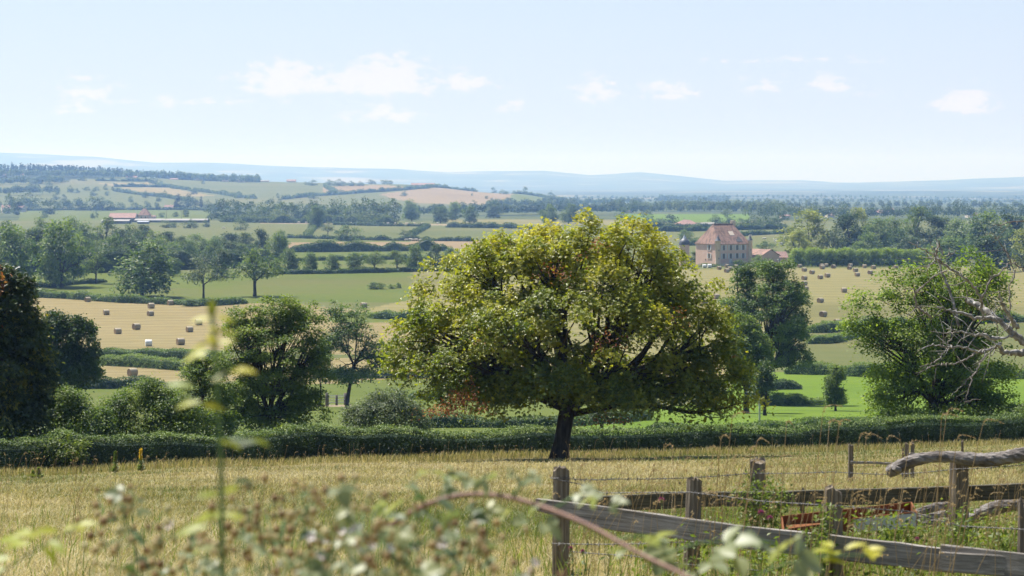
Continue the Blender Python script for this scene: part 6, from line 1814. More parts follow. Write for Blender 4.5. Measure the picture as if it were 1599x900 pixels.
# ------------------------------------------------------------------ the dead tree reaching in from the right
def dead_tree():
    g = np.random.default_rng(55)
    D0 = 45.0
    f = foot(1700, D0)
    t = empty('dead_tree', f); tag(t, 'bare dead tree with bleached broken branches reaching in from the right border', 'dead tree')
    M_DEAD = plain_mat('bleached_wood', (.085, .075, .065), (.25, .235, .21), 9, .9, .12, 1.0, (1, 1, 1), 8, c3=(.50, .48, .455))
    M_DEADT = plain_mat('dead_twig', (.12, .105, .09), (.30, .27, .24), 8, .9, .1, .3)
    k = D0 / F_PX
    limbs = [
        ([(1700, 640), (1650, 575), (1599, 536), (1557, 497), (1527, 498), (1503, 490), (1463, 479)], [26, 17, 11.5, 8, 6, 4.5, 2], 0, .0),
        ([(1559, 498), (1545, 484), (1520, 471)], [9, 10.5, 9], .1, .5),
        ([(1586, 512), (1570, 492), (1557, 476), (1545, 452)], [8, 6, 5, 2], -.1, -.5),
        ([(1505, 512), (1502, 490), (1500, 472), (1492, 448), (1481, 416), (1480, 400), (1482, 382)], [4.5, 4.5, 4.5, 4, 3, 4, 1.5], .3, .8),
        ([(1530, 497), (1525, 480), (1522, 465), (1508, 445), (1490, 430), (1469, 419), (1437, 394), (1399, 375)], [5, 5, 4.5, 3.8, 3.4, 3.2, 2.4, 1.2], -.2, -.9),
        ([(1442, 405), (1440, 392), (1447, 379), (1437, 370)], [2, 2.2, 2, 1], -.8, -1.0),
        ([(1447, 380), (1452, 388), (1450, 398)], [1.8, 1.4, 1], -.8, -.9),
        ([(1455, 397), (1470, 393), (1479, 389)], [1.8, 1.5, .8], -.8, -.6),
        ([(1469, 421), (1447, 431), (1432, 446), (1420, 460), (1427, 477), (1449, 494)], [2.6, 2.4, 2.4, 3, 3.5, 4], -.4, -.2),
        ([(1442, 406), (1425, 411), (1408, 410)], [1.8, 1.5, .8], -.8, -1.2),
        ([(1522, 462), (1528, 446), (1535, 435), (1550, 424), (1564, 413), (1576, 408), (1591, 421), (1602, 416)], [3.4, 3, 2.8, 2.5, 2.3, 2.3, 2, 1.6], -.5, -.2),
        ([(1535, 435), (1540, 420), (1536, 412)], [2, 1.5, .7], -.4, -.4),
        ([(1591, 422), (1581, 397), (1564, 373), (1554, 363)], [2, 2, 1.6, .8], .3, .3),
        ([(1564, 373), (1575, 371)], [1.3, .6], .3, .3),
        ([(1559, 353), (1572, 352), (1595, 347), (1625, 345)], [1, 1.6, 1.8, 2], .3, .4),
        ([(1591, 423), (1579, 452), (1579, 482), (1574, 500)], [2.4, 2.3, 2.4, 2.8], .2, 0),
        ([(1640, 560), (1599, 549), (1575, 548), (1554, 546), (1547, 535), (1540, 532)], [14, 11, 9, 7, 6, 3], -.2, -.6),
        ([(1595, 527), (1584, 522), (1566, 527), (1545, 527), (1525, 521), (1503, 518), (1480, 512), (1461, 508)], [4, 3.6, 3.6, 6, 4, 3, 2.4, 1.4], .1, -.7),
        ([(1552, 533), (1535, 540), (1513, 545), (1490, 537), (1471, 533), (1454, 534), (1432, 528), (1412, 534)], [4.5, 4, 4, 3.2, 2.8, 2.8, 2, 1.2], -.4, -1.2),
        ([(1454, 535), (1439, 550), (1405, 559)], [2, 1.8, 1], -1, -1.4),
        ([(1454, 533), (1462, 518), (1460, 500), (1464, 490)], [2, 1.6, 1.3, .8], -1, -1),
        ([(1545, 540), (1512, 547), (1495, 556), (1475, 560), (1440, 562), (1407, 573)], [3.5, 3, 2.6, 2.4, 1.8, 1], -.3, -1),
        ([(1530, 548), (1514, 566), (1500, 580), (1480, 594), (1460, 607)], [2.4, 2.2, 2, 1.5, .8], -.4, -1),
        ([(1503, 577), (1497, 598), (1487, 620)], [1.6, 1.4, .8], -.6, -.8),
        ([(1488, 620), (1502, 617), (1515, 615)], [1.2, 1.2, .6], -.7, -.7),
        ([(1497, 520), (1475, 522), (1452, 517)], [2, 1.6, .8], .1, 0),
        ([(1570, 505), (1571, 520), (1566, 540)], [2, 1.6, 1], .5, .5),
    ]
    for LP, LR, y0, y1 in limbs:
        n = len(LP)
        P = np.array([at(X, y, D0) for X, y in LP]) - f
        P[:, 1] += np.linspace(y0, y1, n) * 1.6
        r = np.array(LR) * k / 2 * (1.0 if max(LR) > 4 else .9)
        s0 = np.concatenate([[0], np.cumsum(np.linalg.norm(np.diff(P, axis=0), axis=1))])
        S = smooth_line(P, .05); s = np.linspace(0, s0[-1], len(S))
        for q in range(2): S[1:-1] = (S[:-2] + 2 * S[1:-1] + S[2:]) / 4
        S[1:-1] += g.normal(0, .012, (len(S) - 2, 3))
        mb = MB(); mb.tube(S, np.interp(s, s0, r) * (1 + .10 * np.sin(s * 23 + n) + .06 * np.sin(s * 61)), 10, 0, .5, True, True, .12)
        # short side twigs
        for q in range(int(len(S) / 3.6)):
            i = g.integers(1, len(S) - 1)
            L_ = g.uniform(.08, .2) if g.random() < .5 else g.uniform(.25, .75)
            d = unit(np.array([-.5, g.normal(0, .5), g.normal(.1, .6)]) + g.normal(0, .4, 3))
            e = S[i] + d * L_
            rr = max(.004, min(.011, np.interp(s[i], s0, r) * .5))
            mb.tube(np.array([S[i], S[i] + d * L_ * .5 + g.normal(0, .045, 3), e]), [rr, rr * .8, rr * .35], 5, 0)
        mb.build('branch', M_DEAD if max(LR) > 4 else M_DEADT, t)
    P = np.array([f + [0.15, 0, -.4], f + [0.1, 0, .6], f + [0.02, 0, 1.2], at(1700, 640, D0)]) - f
    mb = MB(); mb.tube(P, [.42, .34, .28, .2], 12, 0, .5, True, True, .05); mb.build('trunk', M_DEAD, t)
dead_tree()

# ------------------------------------------------------------------ tall seeding grasses and weeds by the fences
M_SEED = leaf_mat('straw_seed', [(0, (.26, .19, .085)), (1, (.46, .36, .20))], .4, .6, 0, .2, (1.3, 1.2, 1.0))
def seeding_grass():
    g = np.random.default_rng(66)
    mb = MB()
    def stalk(P0, tip, droop, r=.0022, head=.16, ears=26):
        """a bent culm with a nodding, feathery head"""
        m = (P0 + tip) / 2 + np.array([0, 0, np.linalg.norm(tip - P0) * .12])
        t = np.linspace(0, 1, 9)[:, None]
        S = (1 - t) ** 2 * P0 + 2 * t * (1 - t) * m + t ** 2 * tip
        mb.tube(S, r * np.linspace(1.2, .6, 9), 4, 0, .5, False)
        d = unit(S[-1] - S[-3])
        H = tip + d * head * .5 + np.array([droop[0] * head, 0, -abs(droop[1]) * head])
        q = np.linspace(0, 1, 7)[:, None]
        C = (1 - q) ** 2 * tip + 2 * q * (1 - q) * (tip + d * head * .5) + q ** 2 * H
        mb.tube(C, r * .5, 4, 0, .6, False)
        u = g.random(ears); i = (u * 5.99).astype(int)
        B = C[i] + (C[i + 1] - C[i]) * (u * 5.99 - i)[:, None]
        A = unit(C[i + 1] - C[i]) * 1.0 + g.normal(0, .32, (ears, 3)) - np.array([0, 0, .25])
        mb.leaves(B, g.normal(0, 1, (ears, 3)), A, .019 * g.uniform(.6, 1.4, ears) * (1.2 - u * .6), .006, 0, g.uniform(.3, 1, ears), .1, .4)
    # picked out in the photograph: tip x, tip y, foot x, depth
    for X, y, X0, D in [(1143, 657, 1120, 15.5), (1125, 690, 1112, 15.5), (1120, 705, 1135, 16), (1182, 692, 1150, 16), (1172, 704, 1160, 16.5), (1160, 720, 1140, 17), (1285, 645, 1262, 15), (1310, 665, 1290, 15.5), (1295, 663, 1280, 15.5), (1342, 685, 1320, 16), (1352, 688, 1345, 16.5),
                        (1385, 688, 1365, 17), (1535, 662, 1480, 14.5), (1495, 685, 1470, 15), (1470, 655, 1462, 15), (1478, 648, 1450, 15.2), (1420, 696, 1392, 17), (1228, 664, 1215, 16), (1050, 701, 1060, 17), (1070, 722, 1058, 17.5), (980, 732, 1000, 18), (1020, 738, 1010, 18.5),
                        (1262, 737, 1245, 17.5), (1300, 762, 1270, 17.5), (1240, 760, 1225, 17.5), (1345, 735, 1330, 18), (1375, 745, 1350, 18), (1392, 722, 1370, 18), (1440, 740, 1410, 18), (1455, 730, 1430, 18.5), (1462, 760, 1440, 18), (1520, 745, 1500, 17), (1560, 745, 1550, 17), (1575, 790, 1560, 17), (1590, 770, 1585, 17),
                        (1105, 770, 1125, 17), (1120, 775, 1128, 17), (1135, 782, 1120, 17), (1150, 765, 1135, 17), (1050, 775, 1045, 17), (1035, 765, 1040, 17), (1195, 735, 1180, 17), (1215, 722, 1205, 18), (1410, 770, 1395, 18), (1330, 780, 1320, 16.8), (1545, 775, 1540, 18)]:
        tip = at(X, y, D)
        P0 = foot(X0, D + g.normal(0, .3))
        stalk(P0, tip, (g.uniform(.3, 1.0) * (1 if X >= X0 else -1), g.uniform(.1, .6)), r=.0026, head=g.uniform(.10, .18), ears=26)
    n = 420
    x, D = in_view(g, n * 4, 14, 30, .7)
    X = 799.5 + F_PX * x / D
    keep = (X > 860) & (X < 1700)
    x, D = x[keep][:n], D[keep][:n]
    for a, b in zip(x, D):
        P0 = np.array([a, b, float(zfun(a, b))])
        h = g.uniform(.35, .8)
        tip = P0 + np.array([g.normal(.08, .12), g.normal(0, .1), h])
        stalk(P0, tip, (g.uniform(-.3, .8), g.uniform(.0, .5)), .0016, g.uniform(.07, .13), 14)
    # scattered over the field
    n = 900
    x, D = in_view(g, n, 22, 80, .8)
    for a, b in zip(x, D):
        P0 = np.array([a, b, float(zfun(a, b))])
        tip = P0 + np.array([g.normal(.06, .1), g.normal(0, .1), g.uniform(.35, .75)])
        stalk(P0, tip, (g.uniform(-.3, .8), g.uniform(.0, .5)), max(.0016, b * .00005), g.uniform(.07, .12), 7)
    tag(mb.build('seeding_grass', M_SEED), 'tall straw-coloured seeding grasses standing up around the old fences', 'grass', kind='stuff')
    # green undergrowth round the fence foot
    mb = MB()
    n = 52000
    x, D = in_view(g, n, 12.5, 26, 1)
    X = 799.5 + F_PX * x / D
    w = np.clip((X - 930) / 200, 0, 1) * np.clip(vnoise(x / .55, D / .7, 60) * 2.6 - .75, 0, 1)
    keep = g.random(len(x)) < w
    x, D = x[keep], D[keep]; m = len(x)
    hh = .10 + .42 * vnoise(x / .4, D / .4, 61)
    hh = hh * np.where(D < 15.4, .35, 1)
    P = np.stack([x, D, zfun(x, D) + g.random(m) * hh], -1)
    mb.leaves(P, g.normal(0, .55, (m, 3)) + np.array([0, 0, .8]), g.normal(0, 1, (m, 3)), g.uniform(.025, .07, m), .026, 0, np.clip(g.normal(.45, .22, m), 0, 1), .15)
    n = 26000
    x, D = in_view(g, n, 11.5, 26, 1)
    X = 799.5 + F_PX * x / D
    keep = g.random(n) < np.clip((X - 820) / 300, 0.25, .9)
    x, D = x[keep], D[keep]
    blades(mb, x, D, g.uniform(.12, .42, len(x)) * np.where((D < 15.6), .45, 1), np.full(len(x), .007), np.clip(g.normal(.5, .22, len(x)), 0, 1), g, .6)
    tag(mb.build('undergrowth', MT['weed']), 'green weeds and fresh grass growing along the foot of the old fences', 'weeds', kind='stuff')
seeding_grass()

def leafy_weed(name, label, X, D, pts, n, leaf, mat, seed, spread=.06, stems=6, width=.45, cat='weed'):
    """a bushy plant whose leaves gather round the given px points"""
    g = np.random.default_rng(seed)
    f = foot(X, D)
    t = empty(name, f); tag(t, label, cat)
    s = MB(); l = MB()
    Pts = np.array([at(a, b, D) for a, b in pts]) - f
    Pts[:, 1] += g.normal(0, .08, len(Pts))
    for p in Pts:
        q = np.linspace(0, 1, 6)[:, None]
        b0 = np.array([g.normal(0, .03), g.normal(0, .03), 0])
        m_ = np.array([p[0] * .4, p[1] * .4, p[2] * .7])
        s.tube((1 - q) ** 2 * b0 + 2 * q * (1 - q) * m_ + q ** 2 * p, np.linspace(.006, .002, 6), 5)
    i = g.integers(0, len(Pts), n)
    u = 1 - g.random(n) ** 2 * .55
    P = Pts[i] * u[:, None] + g.normal(0, spread, (n, 3))
    P[:, 2] = np.maximum(P[:, 2], .01)
    l.leaves(P, g.normal(0, .55, (n, 3)) + np.array([0, -.1, .8]), g.normal(0, 1, (n, 3)) - np.array([0, 0, .2]), leaf * g.uniform(.6, 1.3, n), leaf * width, 0, np.clip(g.normal(.55, .2, n), 0, 1), .2)
    s.build('stems', MT['pale_stem'], t); l.build('foliage', MT[mat], t)
    return t
leafy_weed('elder_shoot', 'bright yellow-green leafy plant growing in front of the back post', 1190, 18.8, [(1150, 765), (1165, 752), (1180, 758), (1195, 750), (1212, 755), (1225, 765), (1205, 770), (1185, 775), (1170, 780), (1215, 785), (1230, 775), (1160, 790), (1195, 795)], 900, .042, 'weed', 1, .045)
leafy_weed('creeper', 'green creeper climbing over the grey rail by the third post', 1290, 15.75, [(1290, 800), (1285, 818), (1275, 835), (1265, 826), (1280, 848), (1262, 842), (1296, 790), (1278, 862)], 320, .042, 'weed', 2, .03, width=.7, cat='creeper')
leafy_weed('bindweed', 'leafy green weeds growing round the rusty trough', 1400, 17.6, [(1350, 818), (1372, 812), (1390, 822), (1410, 810), (1425, 826), (1440, 815), (1365, 832), (1400, 838), (1345, 838)], 420, .045, 'weed', 3, .05, width=.6)
leafy_weed('nettle', 'small leafy plants at the foot of the stout post under the log', 1505, 18.6, [(1480, 822), (1495, 806), (1512, 800), (1520, 818), (1535, 812), (1505, 830)], 260, .045, 'weed', 4, .045, width=.5)
leafy_weed('nettle', 'low bright green weeds at the right border below the barbed wire', 1560, 17, [(1540, 845), (1560, 838), (1580, 842), (1596, 838), (1570, 852)], 380, .045, 'weed', 5, .06, width=.5)

MT['thistle'] = leaf_mat('thistle_flower', [(0, (.20, .035, .13)), (1, (.32, .07, .22))], .3, .6, 0)
def thistle(X, y, D, label, r=.014, leaves=True):
    g = np.random.default_rng(int(X + y))
    f = foot(X, D); tip = at(X, y, D) - f
    t = empty('thistle', f); tag(t, label, 'wildflower')
    s = MB(); s.tube(np.array([[0, 0, 0], tip * .5 + [.02, 0, 0], tip]), [.005, .004, .003], 5)
    s.lathe([(.001, -.012), (r * .8, 0), (r * .75, .012), (r * .3, .02)], tip, 10); s.build('stem', MT['pale_stem'], t)
    n = 90; b = MB(); d = unit(g.normal(size=(n, 3)) + np.array([0, 0, 1.0]))
    b.leaves(np.repeat(tip[None], n, 0) + [0, 0, .012], g.normal(0, 1, (n, 3)), d, r * 1.5, r * .3, 0, g.uniform(0, 1, n)); b.build('flower_head', MT['thistle'], t)
    n = 26; l = MB(); u = g.random(n) * .85
    l.leaves(tip * u[:, None], g.normal(0, .4, (n, 3)) + [0, 0, 1], g.normal(0, 1, (n, 3)) * [1, 1, .3] + [0, 0, .4], .09 * (1.1 - u), .022, 0, g.uniform(.2, .8, n)); l.build('leaves', MT['grey_leaf'], t)
thistle(891, 859, 16.8, 'pink thistle flower low beside the first fence post')
thistle(910, 864, 16.7, 'smaller purple thistle bud right of the first fence post')
thistle(1033, 784, 17.4, 'faded pale thistle head with a pink tuft standing before the dark plank', .02)
thistle(1202, 812, 16.4, 'dark magenta thistle beside the yellow-green leafy plant', .017)
thistle(1188, 804, 16.6, 'faded greyish thistle head left of the dark magenta one', .02)
thistle(1432, 845, 15.9, 'small pink thistle just above the rail below the trough', .014)

# ------------------------------------------------------------------ out of focus in front: brambles and a rose shoot
MT['bramble_leaf'] = leaf_mat('bramble_leaf', [(0, (.05, .095, .04)), (.4, (.13, .165, .075)), (.75, (.24, .27, .14)), (1.0, (.36, .37, .17))], .40, .45, 0, .4, (1.3, 1.3, .7))
MT['lime_leaf'] = leaf_mat('lime_leaf', [(0, (.17, .24, .03)), (.5, (.33, .37, .04)), (1.0, (.52, .48, .05))], .5, .45, 0, .35, (1.4, 1.3, .6))
MT['petal'] = leaf_mat('bramble_petal', [(0, (.56, .46, .46)), (1, (.78, .73, .71))], .4, .5, 0, .2, (1.1, 1.1, 1.1))
MT['bud'] = leaf_mat('bramble_bud', [(0, (.22, .12, .05)), (.5, (.46, .32, .15)), (1, (.56, .50, .28))], .25, .6, 0)
M_CANE = plain_mat('bramble_cane', (.20, .11, .085), (.33, .19, .14), 12, .6, .3)
M_GREENSTEM = plain_mat('green_stem', (.075, .14, .045), (.12, .20, .06), 10, .6, .3)

def leaf_blade(mb, P, N, A, L_, W, tint, seg=5, curl=.18):
    """one broad, pointed, veined blade with a midrib fold, several faces long"""
    N = N / np.linalg.norm(N); A = A - N * (A @ N); A = A / np.linalg.norm(A); B = np.cross(N, A)
    u = np.linspace(0, 1, seg + 1)
    w = W * np.sin(np.pi * np.clip(u * .93 + .07, 0, 1)) ** .75 * (1 - u ** 3 * .4)
    w[-1] = .001
    mid = P + A * (u * L_)[:, None] - N * (curl * L_ * u ** 2)[:, None]
    l = mid + B * (w / 2)[:, None] + N * (w * .16)[:, None]; r = mid - B * (w / 2)[:, None] + N * (w * .16)[:, None]
    V = np.concatenate([l, mid, r]); k = seg + 1
    F = [[i, i + 1, k + i + 1, k + i] for i in range(seg)] + [[k + i, k + i + 1, 2 * k + i + 1, 2 * k + i] for i in range(seg)]
    mb.add(V, F, 0, tint, True)

def trifoliate(mb, g, P, A, size, tint, N=None):
    """a bramble leaf: three toothed leaflets on a short stalk"""
    N = np.array([g.normal(0, .5), g.normal(-.25, .4), .9]) if N is None else N
    N = N / np.linalg.norm(N); A = A / np.linalg.norm(A); B = np.cross(N, A)
    for th, sc in ((0, 1.0), (1.15, .78), (-1.15, .78)):
        d = A * math.cos(th) + B * math.sin(th)
        leaf_blade(mb, P + d * size * .12, N + g.normal(0, .18, 3), d + g.normal(0, .1, 3), size * sc, size * sc * .72, float(np.clip(tint + g.normal(0, .08), 0, 1)))

def cane(t, pts, r0, r1, mat, name='cane', thorns=True, seed=0):
    g = np.random.default_rng(seed)
    S = smooth_line(np.array(pts), .02)
    for q in range(6): S[1:-1] = (S[:-2] + 2 * S[1:-1] + S[2:]) / 4
    S = S - np.array(t.location)
    mb = MB(); mb.tube(S, np.linspace(r0, r1, len(S)), 8)
    if thorns:
        for i in range(2, len(S) - 2, 3):
            d = g.normal(0, 1, 3); d /= np.linalg.norm(d)
            mb.tube(np.array([S[i], S[i] + d * r0 * 1.9]), [r0 * .35, r0 * .05], 4, cap=False)
    mb.build(name, mat, t)
    return S

def arching_cane():
    g = np.random.default_rng(801)
    D = 4.2
    base = foot(560, 4.4)
    t = empty('bramble_cane', base); tag(t, 'thick arching reddish bramble cane with pale leaves, out of focus in front', 'bramble')
    pts = [base, at(555, 880, 4.35)] + [at(X, y, d) for X, y, d in ((597, 830, 4.3), (632, 805, 4.25), (663, 788, 4.2), (702, 774, 4.2), (741, 769, 4.2), (800, 776, 4.15), (864, 797, 4.1), (924, 822, 4.05), (960, 843, 4.0), (1013, 874, 3.95), (1070, 897, 3.9), (1120, 930, 3.85))]
    cane(t, pts, .0068, .0035, M_CANE, seed=1)
    o = np.array(t.location); mb = MB()
    for X, y, s, tn in [(668, 738, 1, .75), (690, 748, .9, .6), (712, 735, .8, .75), (735, 745, 1, .65), (752, 752, .9, .8), (775, 742, .8, .7), (640, 762, 1, .75), (622, 790, 1.1, .75), (655, 795, .9, .35), (690, 765, .9, .7), (598, 785, 1, .8), (805, 742, .7, .7), (700, 800, 1, .3), (735, 808, 1, .35), (762, 795, 1, .9), (745, 785, .8, .2),
                        (795, 800, .9, .85), (838, 742, .8, .7), (842, 790, 1, .75), (850, 818, 1.1, .75), (820, 812, 1, .7), (905, 768, 1.1, .72), (935, 772, 1.2, .75), (955, 785, .9, .7), (1010, 845, 1.6, .75), (1045, 852, 1.6, .78), (1030, 868, 1.3, .7), (985, 858, 1.3, .7), (1060, 880, 1.4, .7),
                        (1130, 850, 1.6, .75), (1165, 842, 1.7, .75), (1150, 868, 1.5, .7), (1110, 878, 1.3, .75), (1240, 872, 1.8, .7), (1230, 852, 1.5, .8), (1262, 890, 1.2, .7), (1085, 895, 1, .6)]:
        P = at(X, y, D + g.normal(0, .12)) - o
        trifoliate(mb, g, P, np.array([g.normal(.2, .8), g.normal(-.2, .4), g.normal(-.15, .25)]), .034 * s * g.uniform(.85, 1.15), tn)
    for X, y in ((1010, 846), (1140, 855), (1240, 870), (930, 775), (845, 795)):
        pass
    mb.build('leaves', MT['bramble_leaf'], t)
    # side stalks that carry the leaf groups
    st = MB()
    for a, b in (((702, 774), (690, 740)), ((741, 769), (770, 742)), ((663, 788), (630, 760)), ((864, 797), (930, 772)), ((960, 843), (1045, 850)), ((1013, 874), (1165, 845)), ((1165, 845), (1240, 870)), ((800, 776), (842, 745))):
        A_, B_ = at(*a, 4.12) - o, at(*b, 4.15) - o
        st.tube(np.array([A_, (A_ + B_) / 2 + [0, 0, .012], B_]), [.0028, .0022, .0016], 6)
    st.build('leaf_stalks', M_GREENSTEM, t)
arching_cane()

def rose_shoot():
    """the yellow-leaved shoot on the right of the cane"""
    g = np.random.default_rng(802)
    base = foot(1130, 4.6)
    t = empty('bramble_shoot', base); tag(t, 'thin bramble shoot with yellow-green leaves crossing the grey rail, out of focus', 'bramble')
    cane(t, [base, at(1140, 925, 4.6), at(1200, 888, 4.5), at(1260, 872, 4.45), at(1310, 866, 4.4), at(1360, 868, 4.4)], .0035, .0015, M_GREENSTEM, seed=2)
    o = np.array(t.location); mb = MB()
    for X, y, tn in ((1300, 855, .7), (1320, 858, .8), (1348, 862, .9), (1360, 872, .9), (1290, 875, .6), (1270, 862, .6), (1318, 880, .5), (1350, 855, .8)):
        leaf_blade(mb, at(X, y, 4.42) - o, np.array([g.normal(0, .3), -.3, .9]), np.array([g.normal(.5, .6), g.normal(-.1, .4), g.normal(.1, .4)]), .042, .020, tn)
    mb.build('leaves', MT['lime_leaf'], t)
rose_shoot()

def tall_stem():
    g = np.random.default_rng(803)
    D = 3.0
    base = foot(352, D)
    t = empty('tall_stem', base); tag(t, 'upright green stem with yellow leaf pairs rising through the picture, strongly blurred', 'wild plant')
    pts = [base] + [at(X, y, D) for X, y in ((350, 930), (347, 850), (346, 760), (344, 680), (340, 620), (336, 560), (333, 520), (331, 490))]
    cane(t, pts, .0050, .0030, M_GREENSTEM, 'stem', False, 3)
    o = np.array(t.location)
    lime, pink, dark = MB(), MB(), MB()
    L_ = .030
    for mb, X, y, dx, dz, s, tn in [
        (lime, 328, 498, -.6, .3, .9, .8), (lime, 338, 495, .7, .2, .8, .7), (lime, 325, 512, .2, -.6, .8, .9), (lime, 328, 538, -.9, .5, 1, .75), (lime, 332, 540, .0, .9, 1.2, .9), (lime, 336, 540, .8, .3, .9, .7), (lime, 325, 548, -.9, -.15, 1.2, .7), (lime, 345, 518, .8, .2, .7, .5),
        (lime, 362, 578, .9, .45, 1.1, .9), (lime, 362, 582, .9, -.1, 1.1, .8), (pink, 360, 580, -.25, -.9, .9, .9), (lime, 318, 560, -.5, .8, .6, .5), (lime, 312, 628, -.9, .1, 1.1, .6), (lime, 316, 632, .9, -.1, 1.0, .75), (pink, 306, 628, -.8, .2, .8, .7), (lime, 300, 606, -.5, .8, 1.2, .1),
        (lime, 345, 690, .9, -.1, 1.0, .5), (pink, 352, 692, .9, .05, .9, .1), (pink, 372, 697, .9, .25, 1.2, .3), (lime, 395, 687, .9, .1, .8, .3), (dark, 366, 752, .8, .5, 1.0, .1), (lime, 350, 770, .3, .6, .9, .5), (lime, 340, 772, -.3, .7, 1.0, .3),
        (lime, 345, 805, -.9, .1, 1.6, .5), (lime, 350, 803, .6, .2, 1.0, .6), (lime, 322, 822, -.9, .0, 1.4, .4)]:
        leaf_blade(mb, at(X, y, D + g.normal(0, .02)) - o, np.array([g.normal(0, .25), -.45, .8]), np.array([dx, g.normal(-.1, .3), dz]), L_ * s, L_ * s * .42, tn)
    lime.build('yellow_leaves', MT['lime_leaf'], t); pink.build('pale_leaves', MT['bramble_leaf'], t); dark.build('dark_leaf', MT['bramble_leaf'], t)
    tp = MB(); tp.lathe([(.001, -.01), (.006, 0), (.005, .01), (.001, .016)], at(331, 486, D) - o, 10); tp.build('tip_bud', MT['lime_leaf'], t)
tall_stem()

def bramble_bush(label, cx, D, spots, seed):
    """a bush of thin canes with leaves, brown buds and pale flowers; spots: (X, y, kind, n, spread px)"""
    g = np.random.default_rng(seed)
    base = foot(cx, D)
    t = empty('bramble_bush', base); tag(t, label, 'bramble')
    o = np.array(t.location)
    lv, bd, pt, cn = MB(), MB(), MB(), MB()
    for X, y, kind, n, sp in spots:
        d = D + g.normal(0, .25)
        c = at(X, y, d) - o
        b0 = np.array([c[0] * .55 + g.normal(0, .08), g.normal(0, .2), 0])
        q = np.linspace(0, 1, 8)[:, None]
        m_ = np.array([b0[0] * .6 + c[0] * .4, c[1] * .6, c[2] * .85])
        cn.tube((1 - q) ** 2 * b0 + 2 * q * (1 - q) * m_ + q ** 2 * c, np.linspace(.0026, .0010, 8), 5, cap=False)
        k = d / F_PX * sp
        for _ in range(int(n * {'leaf': 1.15, 'bud': 1.0, 'flower': .7}[kind])):
            P = c + g.normal(0, 1, 3) * np.array([k, .10, k * .62])
            if kind == 'leaf':
                P = P + np.array([0, g.normal(0, .12), 0])
                trifoliate(lv, g, P, np.array([g.normal(0, 1), g.normal(-.2, .5), g.normal(-.1, .35)]), g.uniform(.022, .036), float(np.clip(g.normal(.55, .22), 0, 1)))
            elif kind == 'bud':
                r = g.uniform(.0045, .008)
                bd.lathe([(.0005, -r), (r * .8, -r * .5), (r, 0), (r * .7, r * .8), (.0005, r * 1.2)], P, 7, 0, g.random())
                a = g.uniform(0, 6.28, 5)
                bd.leaves(np.repeat(P[None], 5, 0), np.array([[math.cos(v), math.sin(v), .6] for v in a]), np.array([[math.cos(v), math.sin(v), -.4] for v in a]), .011, .005, 0, g.uniform(.3, 1))
                cn.tube(np.array([P, (P + c) / 2 - [0, 0, .006], c]), .0009, 4, cap=False)
            else:
                a = g.uniform(0, 6.28) + np.arange(5) * 1.257
                ax = unit(np.array([g.normal(0, .4), -.7, .6])); u_ = unit(np.cross(ax, [0, 0, 1])); v_ = np.cross(ax, u_)
                for th in a:
                    dd = u_ * math.cos(th) + v_ * math.sin(th)
                    leaf_blade(pt, P + dd * .002, ax - dd * .2, dd, .0090, .0080, g.random(), 3, -.1)
    lv.build('leaves', MT['bramble_leaf'], t)
    if bd.n: tag(bd.build('buds', MT['bud'], t), kind='stuff')
    if pt.n: pt.build('blossom', MT['petal'], t)
    cn.build('canes', M_GREENSTEM, t)
sp1 = [(190, 790, 'bud', 8, 26), (165, 815, 'bud', 9, 22), (215, 835, 'bud', 9, 26), (250, 842, 'bud', 8, 26), (170, 850, 'bud', 7, 18), (205, 775, 'bud', 4, 14), (192, 808, 'leaf', 2, 12), (253, 825, 'flower', 2, 8), (215, 858, 'leaf', 3, 18), (255, 868, 'leaf', 4, 26), (300, 848, 'bud', 6, 20),
       (322, 862, 'leaf', 3, 18), (330, 885, 'leaf', 5, 26), (245, 890, 'bud', 10, 34), (290, 885, 'bud', 10, 30), (200, 895, 'bud', 6, 26), (280, 868, 'leaf', 2, 20), (330, 845, 'bud', 5, 16), (193, 775, 'leaf', 1, 8)]
sp2 = [(400, 800, 'bud', 14, 34), (445, 812, 'bud', 14, 36), (380, 830, 'bud', 12, 30), (480, 790, 'bud', 10, 24), (430, 845, 'bud', 14, 40), (385, 868, 'leaf', 5, 26), (365, 880, 'leaf', 4, 22), (470, 862, 'flower', 4, 12), (430, 885, 'flower', 4, 12), (410, 895, 'leaf', 4, 26), (455, 880, 'bud', 14, 40), (500, 835, 'bud', 12, 30),
       (530, 760, 'leaf', 1, 10), (540, 795, 'leaf', 1, 8), (550, 810, 'leaf', 1, 10), (475, 772, 'bud', 6, 14), (535, 775, 'bud', 4, 14), (515, 862, 'leaf', 4, 24), (500, 890, 'leaf', 5, 30), (350, 850, 'bud', 8, 22), (400, 890, 'bud', 10, 40)]
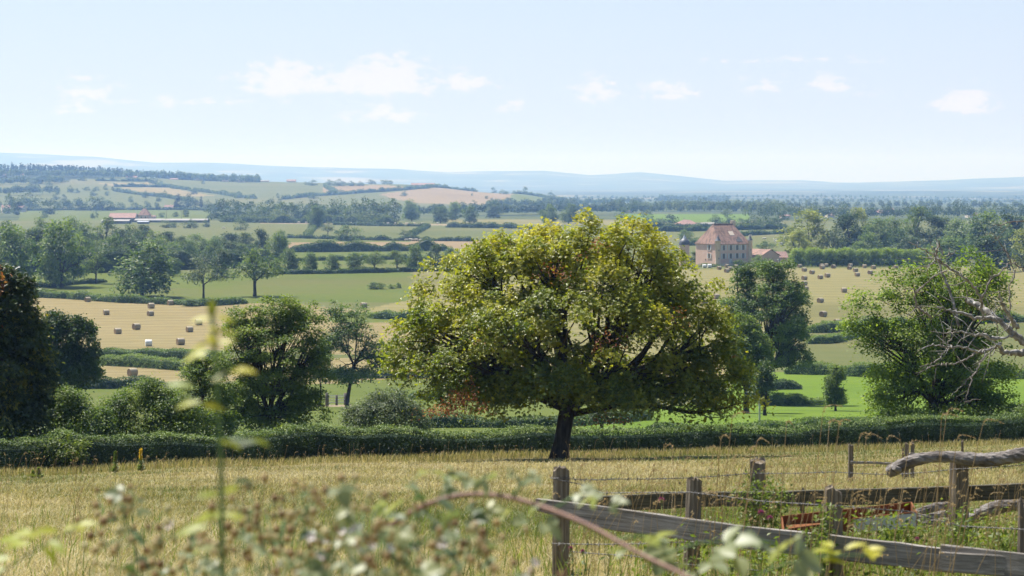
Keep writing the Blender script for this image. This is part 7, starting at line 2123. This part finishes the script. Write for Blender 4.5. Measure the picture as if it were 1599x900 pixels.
sp3 = [(525, 850, 'flower', 7, 16), (545, 840, 'flower', 4, 12), (570, 862, 'flower', 7, 20), (595, 863, 'flower', 4, 12), (560, 830, 'bud', 12, 28), (600, 838, 'bud', 14, 34), (640, 850, 'bud', 14, 34), (680, 858, 'flower', 8, 16), (690, 848, 'flower', 4, 10), (710, 862, 'bud', 14, 34), (745, 850, 'bud', 12, 28), (650, 832, 'leaf', 4, 22),
       (530, 885, 'leaf', 6, 34), (585, 888, 'leaf', 6, 36), (640, 885, 'leaf', 6, 36), (665, 880, 'leaf', 6, 30), (700, 892, 'leaf', 5, 30), (560, 890, 'bud', 16, 44), (640, 880, 'bud', 16, 44), (720, 885, 'bud', 14, 40), (760, 870, 'bud', 8, 22), (690, 815, 'leaf', 3, 18), (655, 806, 'leaf', 2, 14), (615, 868, 'leaf', 3, 24), (760, 895, 'leaf', 4, 26), (810, 896, 'bud', 9, 22), (835, 890, 'flower', 3, 10), (825, 894, 'flower', 2, 8), (745, 830, 'bud', 8, 24)]
bramble_bush('blurred bramble bush with brown buds, left of the upright stem, in the foreground', 240, 4.0, sp1, 11)
bramble_bush('blurred bramble bush with many brown buds, just right of the upright stem, in the foreground', 440, 4.0, sp2, 12)
bramble_bush('blurred flowering bramble bush with pale pink blossom under the arching cane', 640, 4.0, sp3, 13)

def left_shoot():
    g = np.random.default_rng(804)
    D = 3.6
    base = foot(-40, D)
    t = empty('rose_shoot', base); tag(t, 'arching pale green shoot with yellow leaves in the lower left corner, blurred', 'wild plant')
    cane(t, [base, at(-45, 930, D), at(0, 893, D), at(40, 868, D), at(85, 842, D), at(122, 822, D)], .0045, .0015, MT['pale_stem'], 'stem', False, 4)
    o = np.array(t.location); mb = MB()
    for X, y, dx, dz, s, tn in [(30, 845, -.9, .05, 1.3, .4), (45, 850, -.8, .25, 1.2, .5), (62, 838, -.9, .2, 1.1, .6), (90, 830, -.7, .7, 1.0, .6), (100, 826, .3, .8, .9, .7), (118, 822, .9, .2, .9, .6), (66, 855, .3, -.9, 1.0, .5), (78, 846, .7, -.5, 1.0, .4), (15, 872, -.9, .2, 1.3, .3), (10, 890, -.9, 0, 1.2, .4), (48, 830, -.4, .9, .7, .5)]:
        leaf_blade(mb, at(X, y, D + g.normal(0, .03)) - o, np.array([g.normal(0, .3), -.4, .8]), np.array([dx, g.normal(-.1, .3), dz]), .040 * s, .018 * s, tn)
    mb.build('leaves', MT['lime_leaf'], t)
left_shoot()
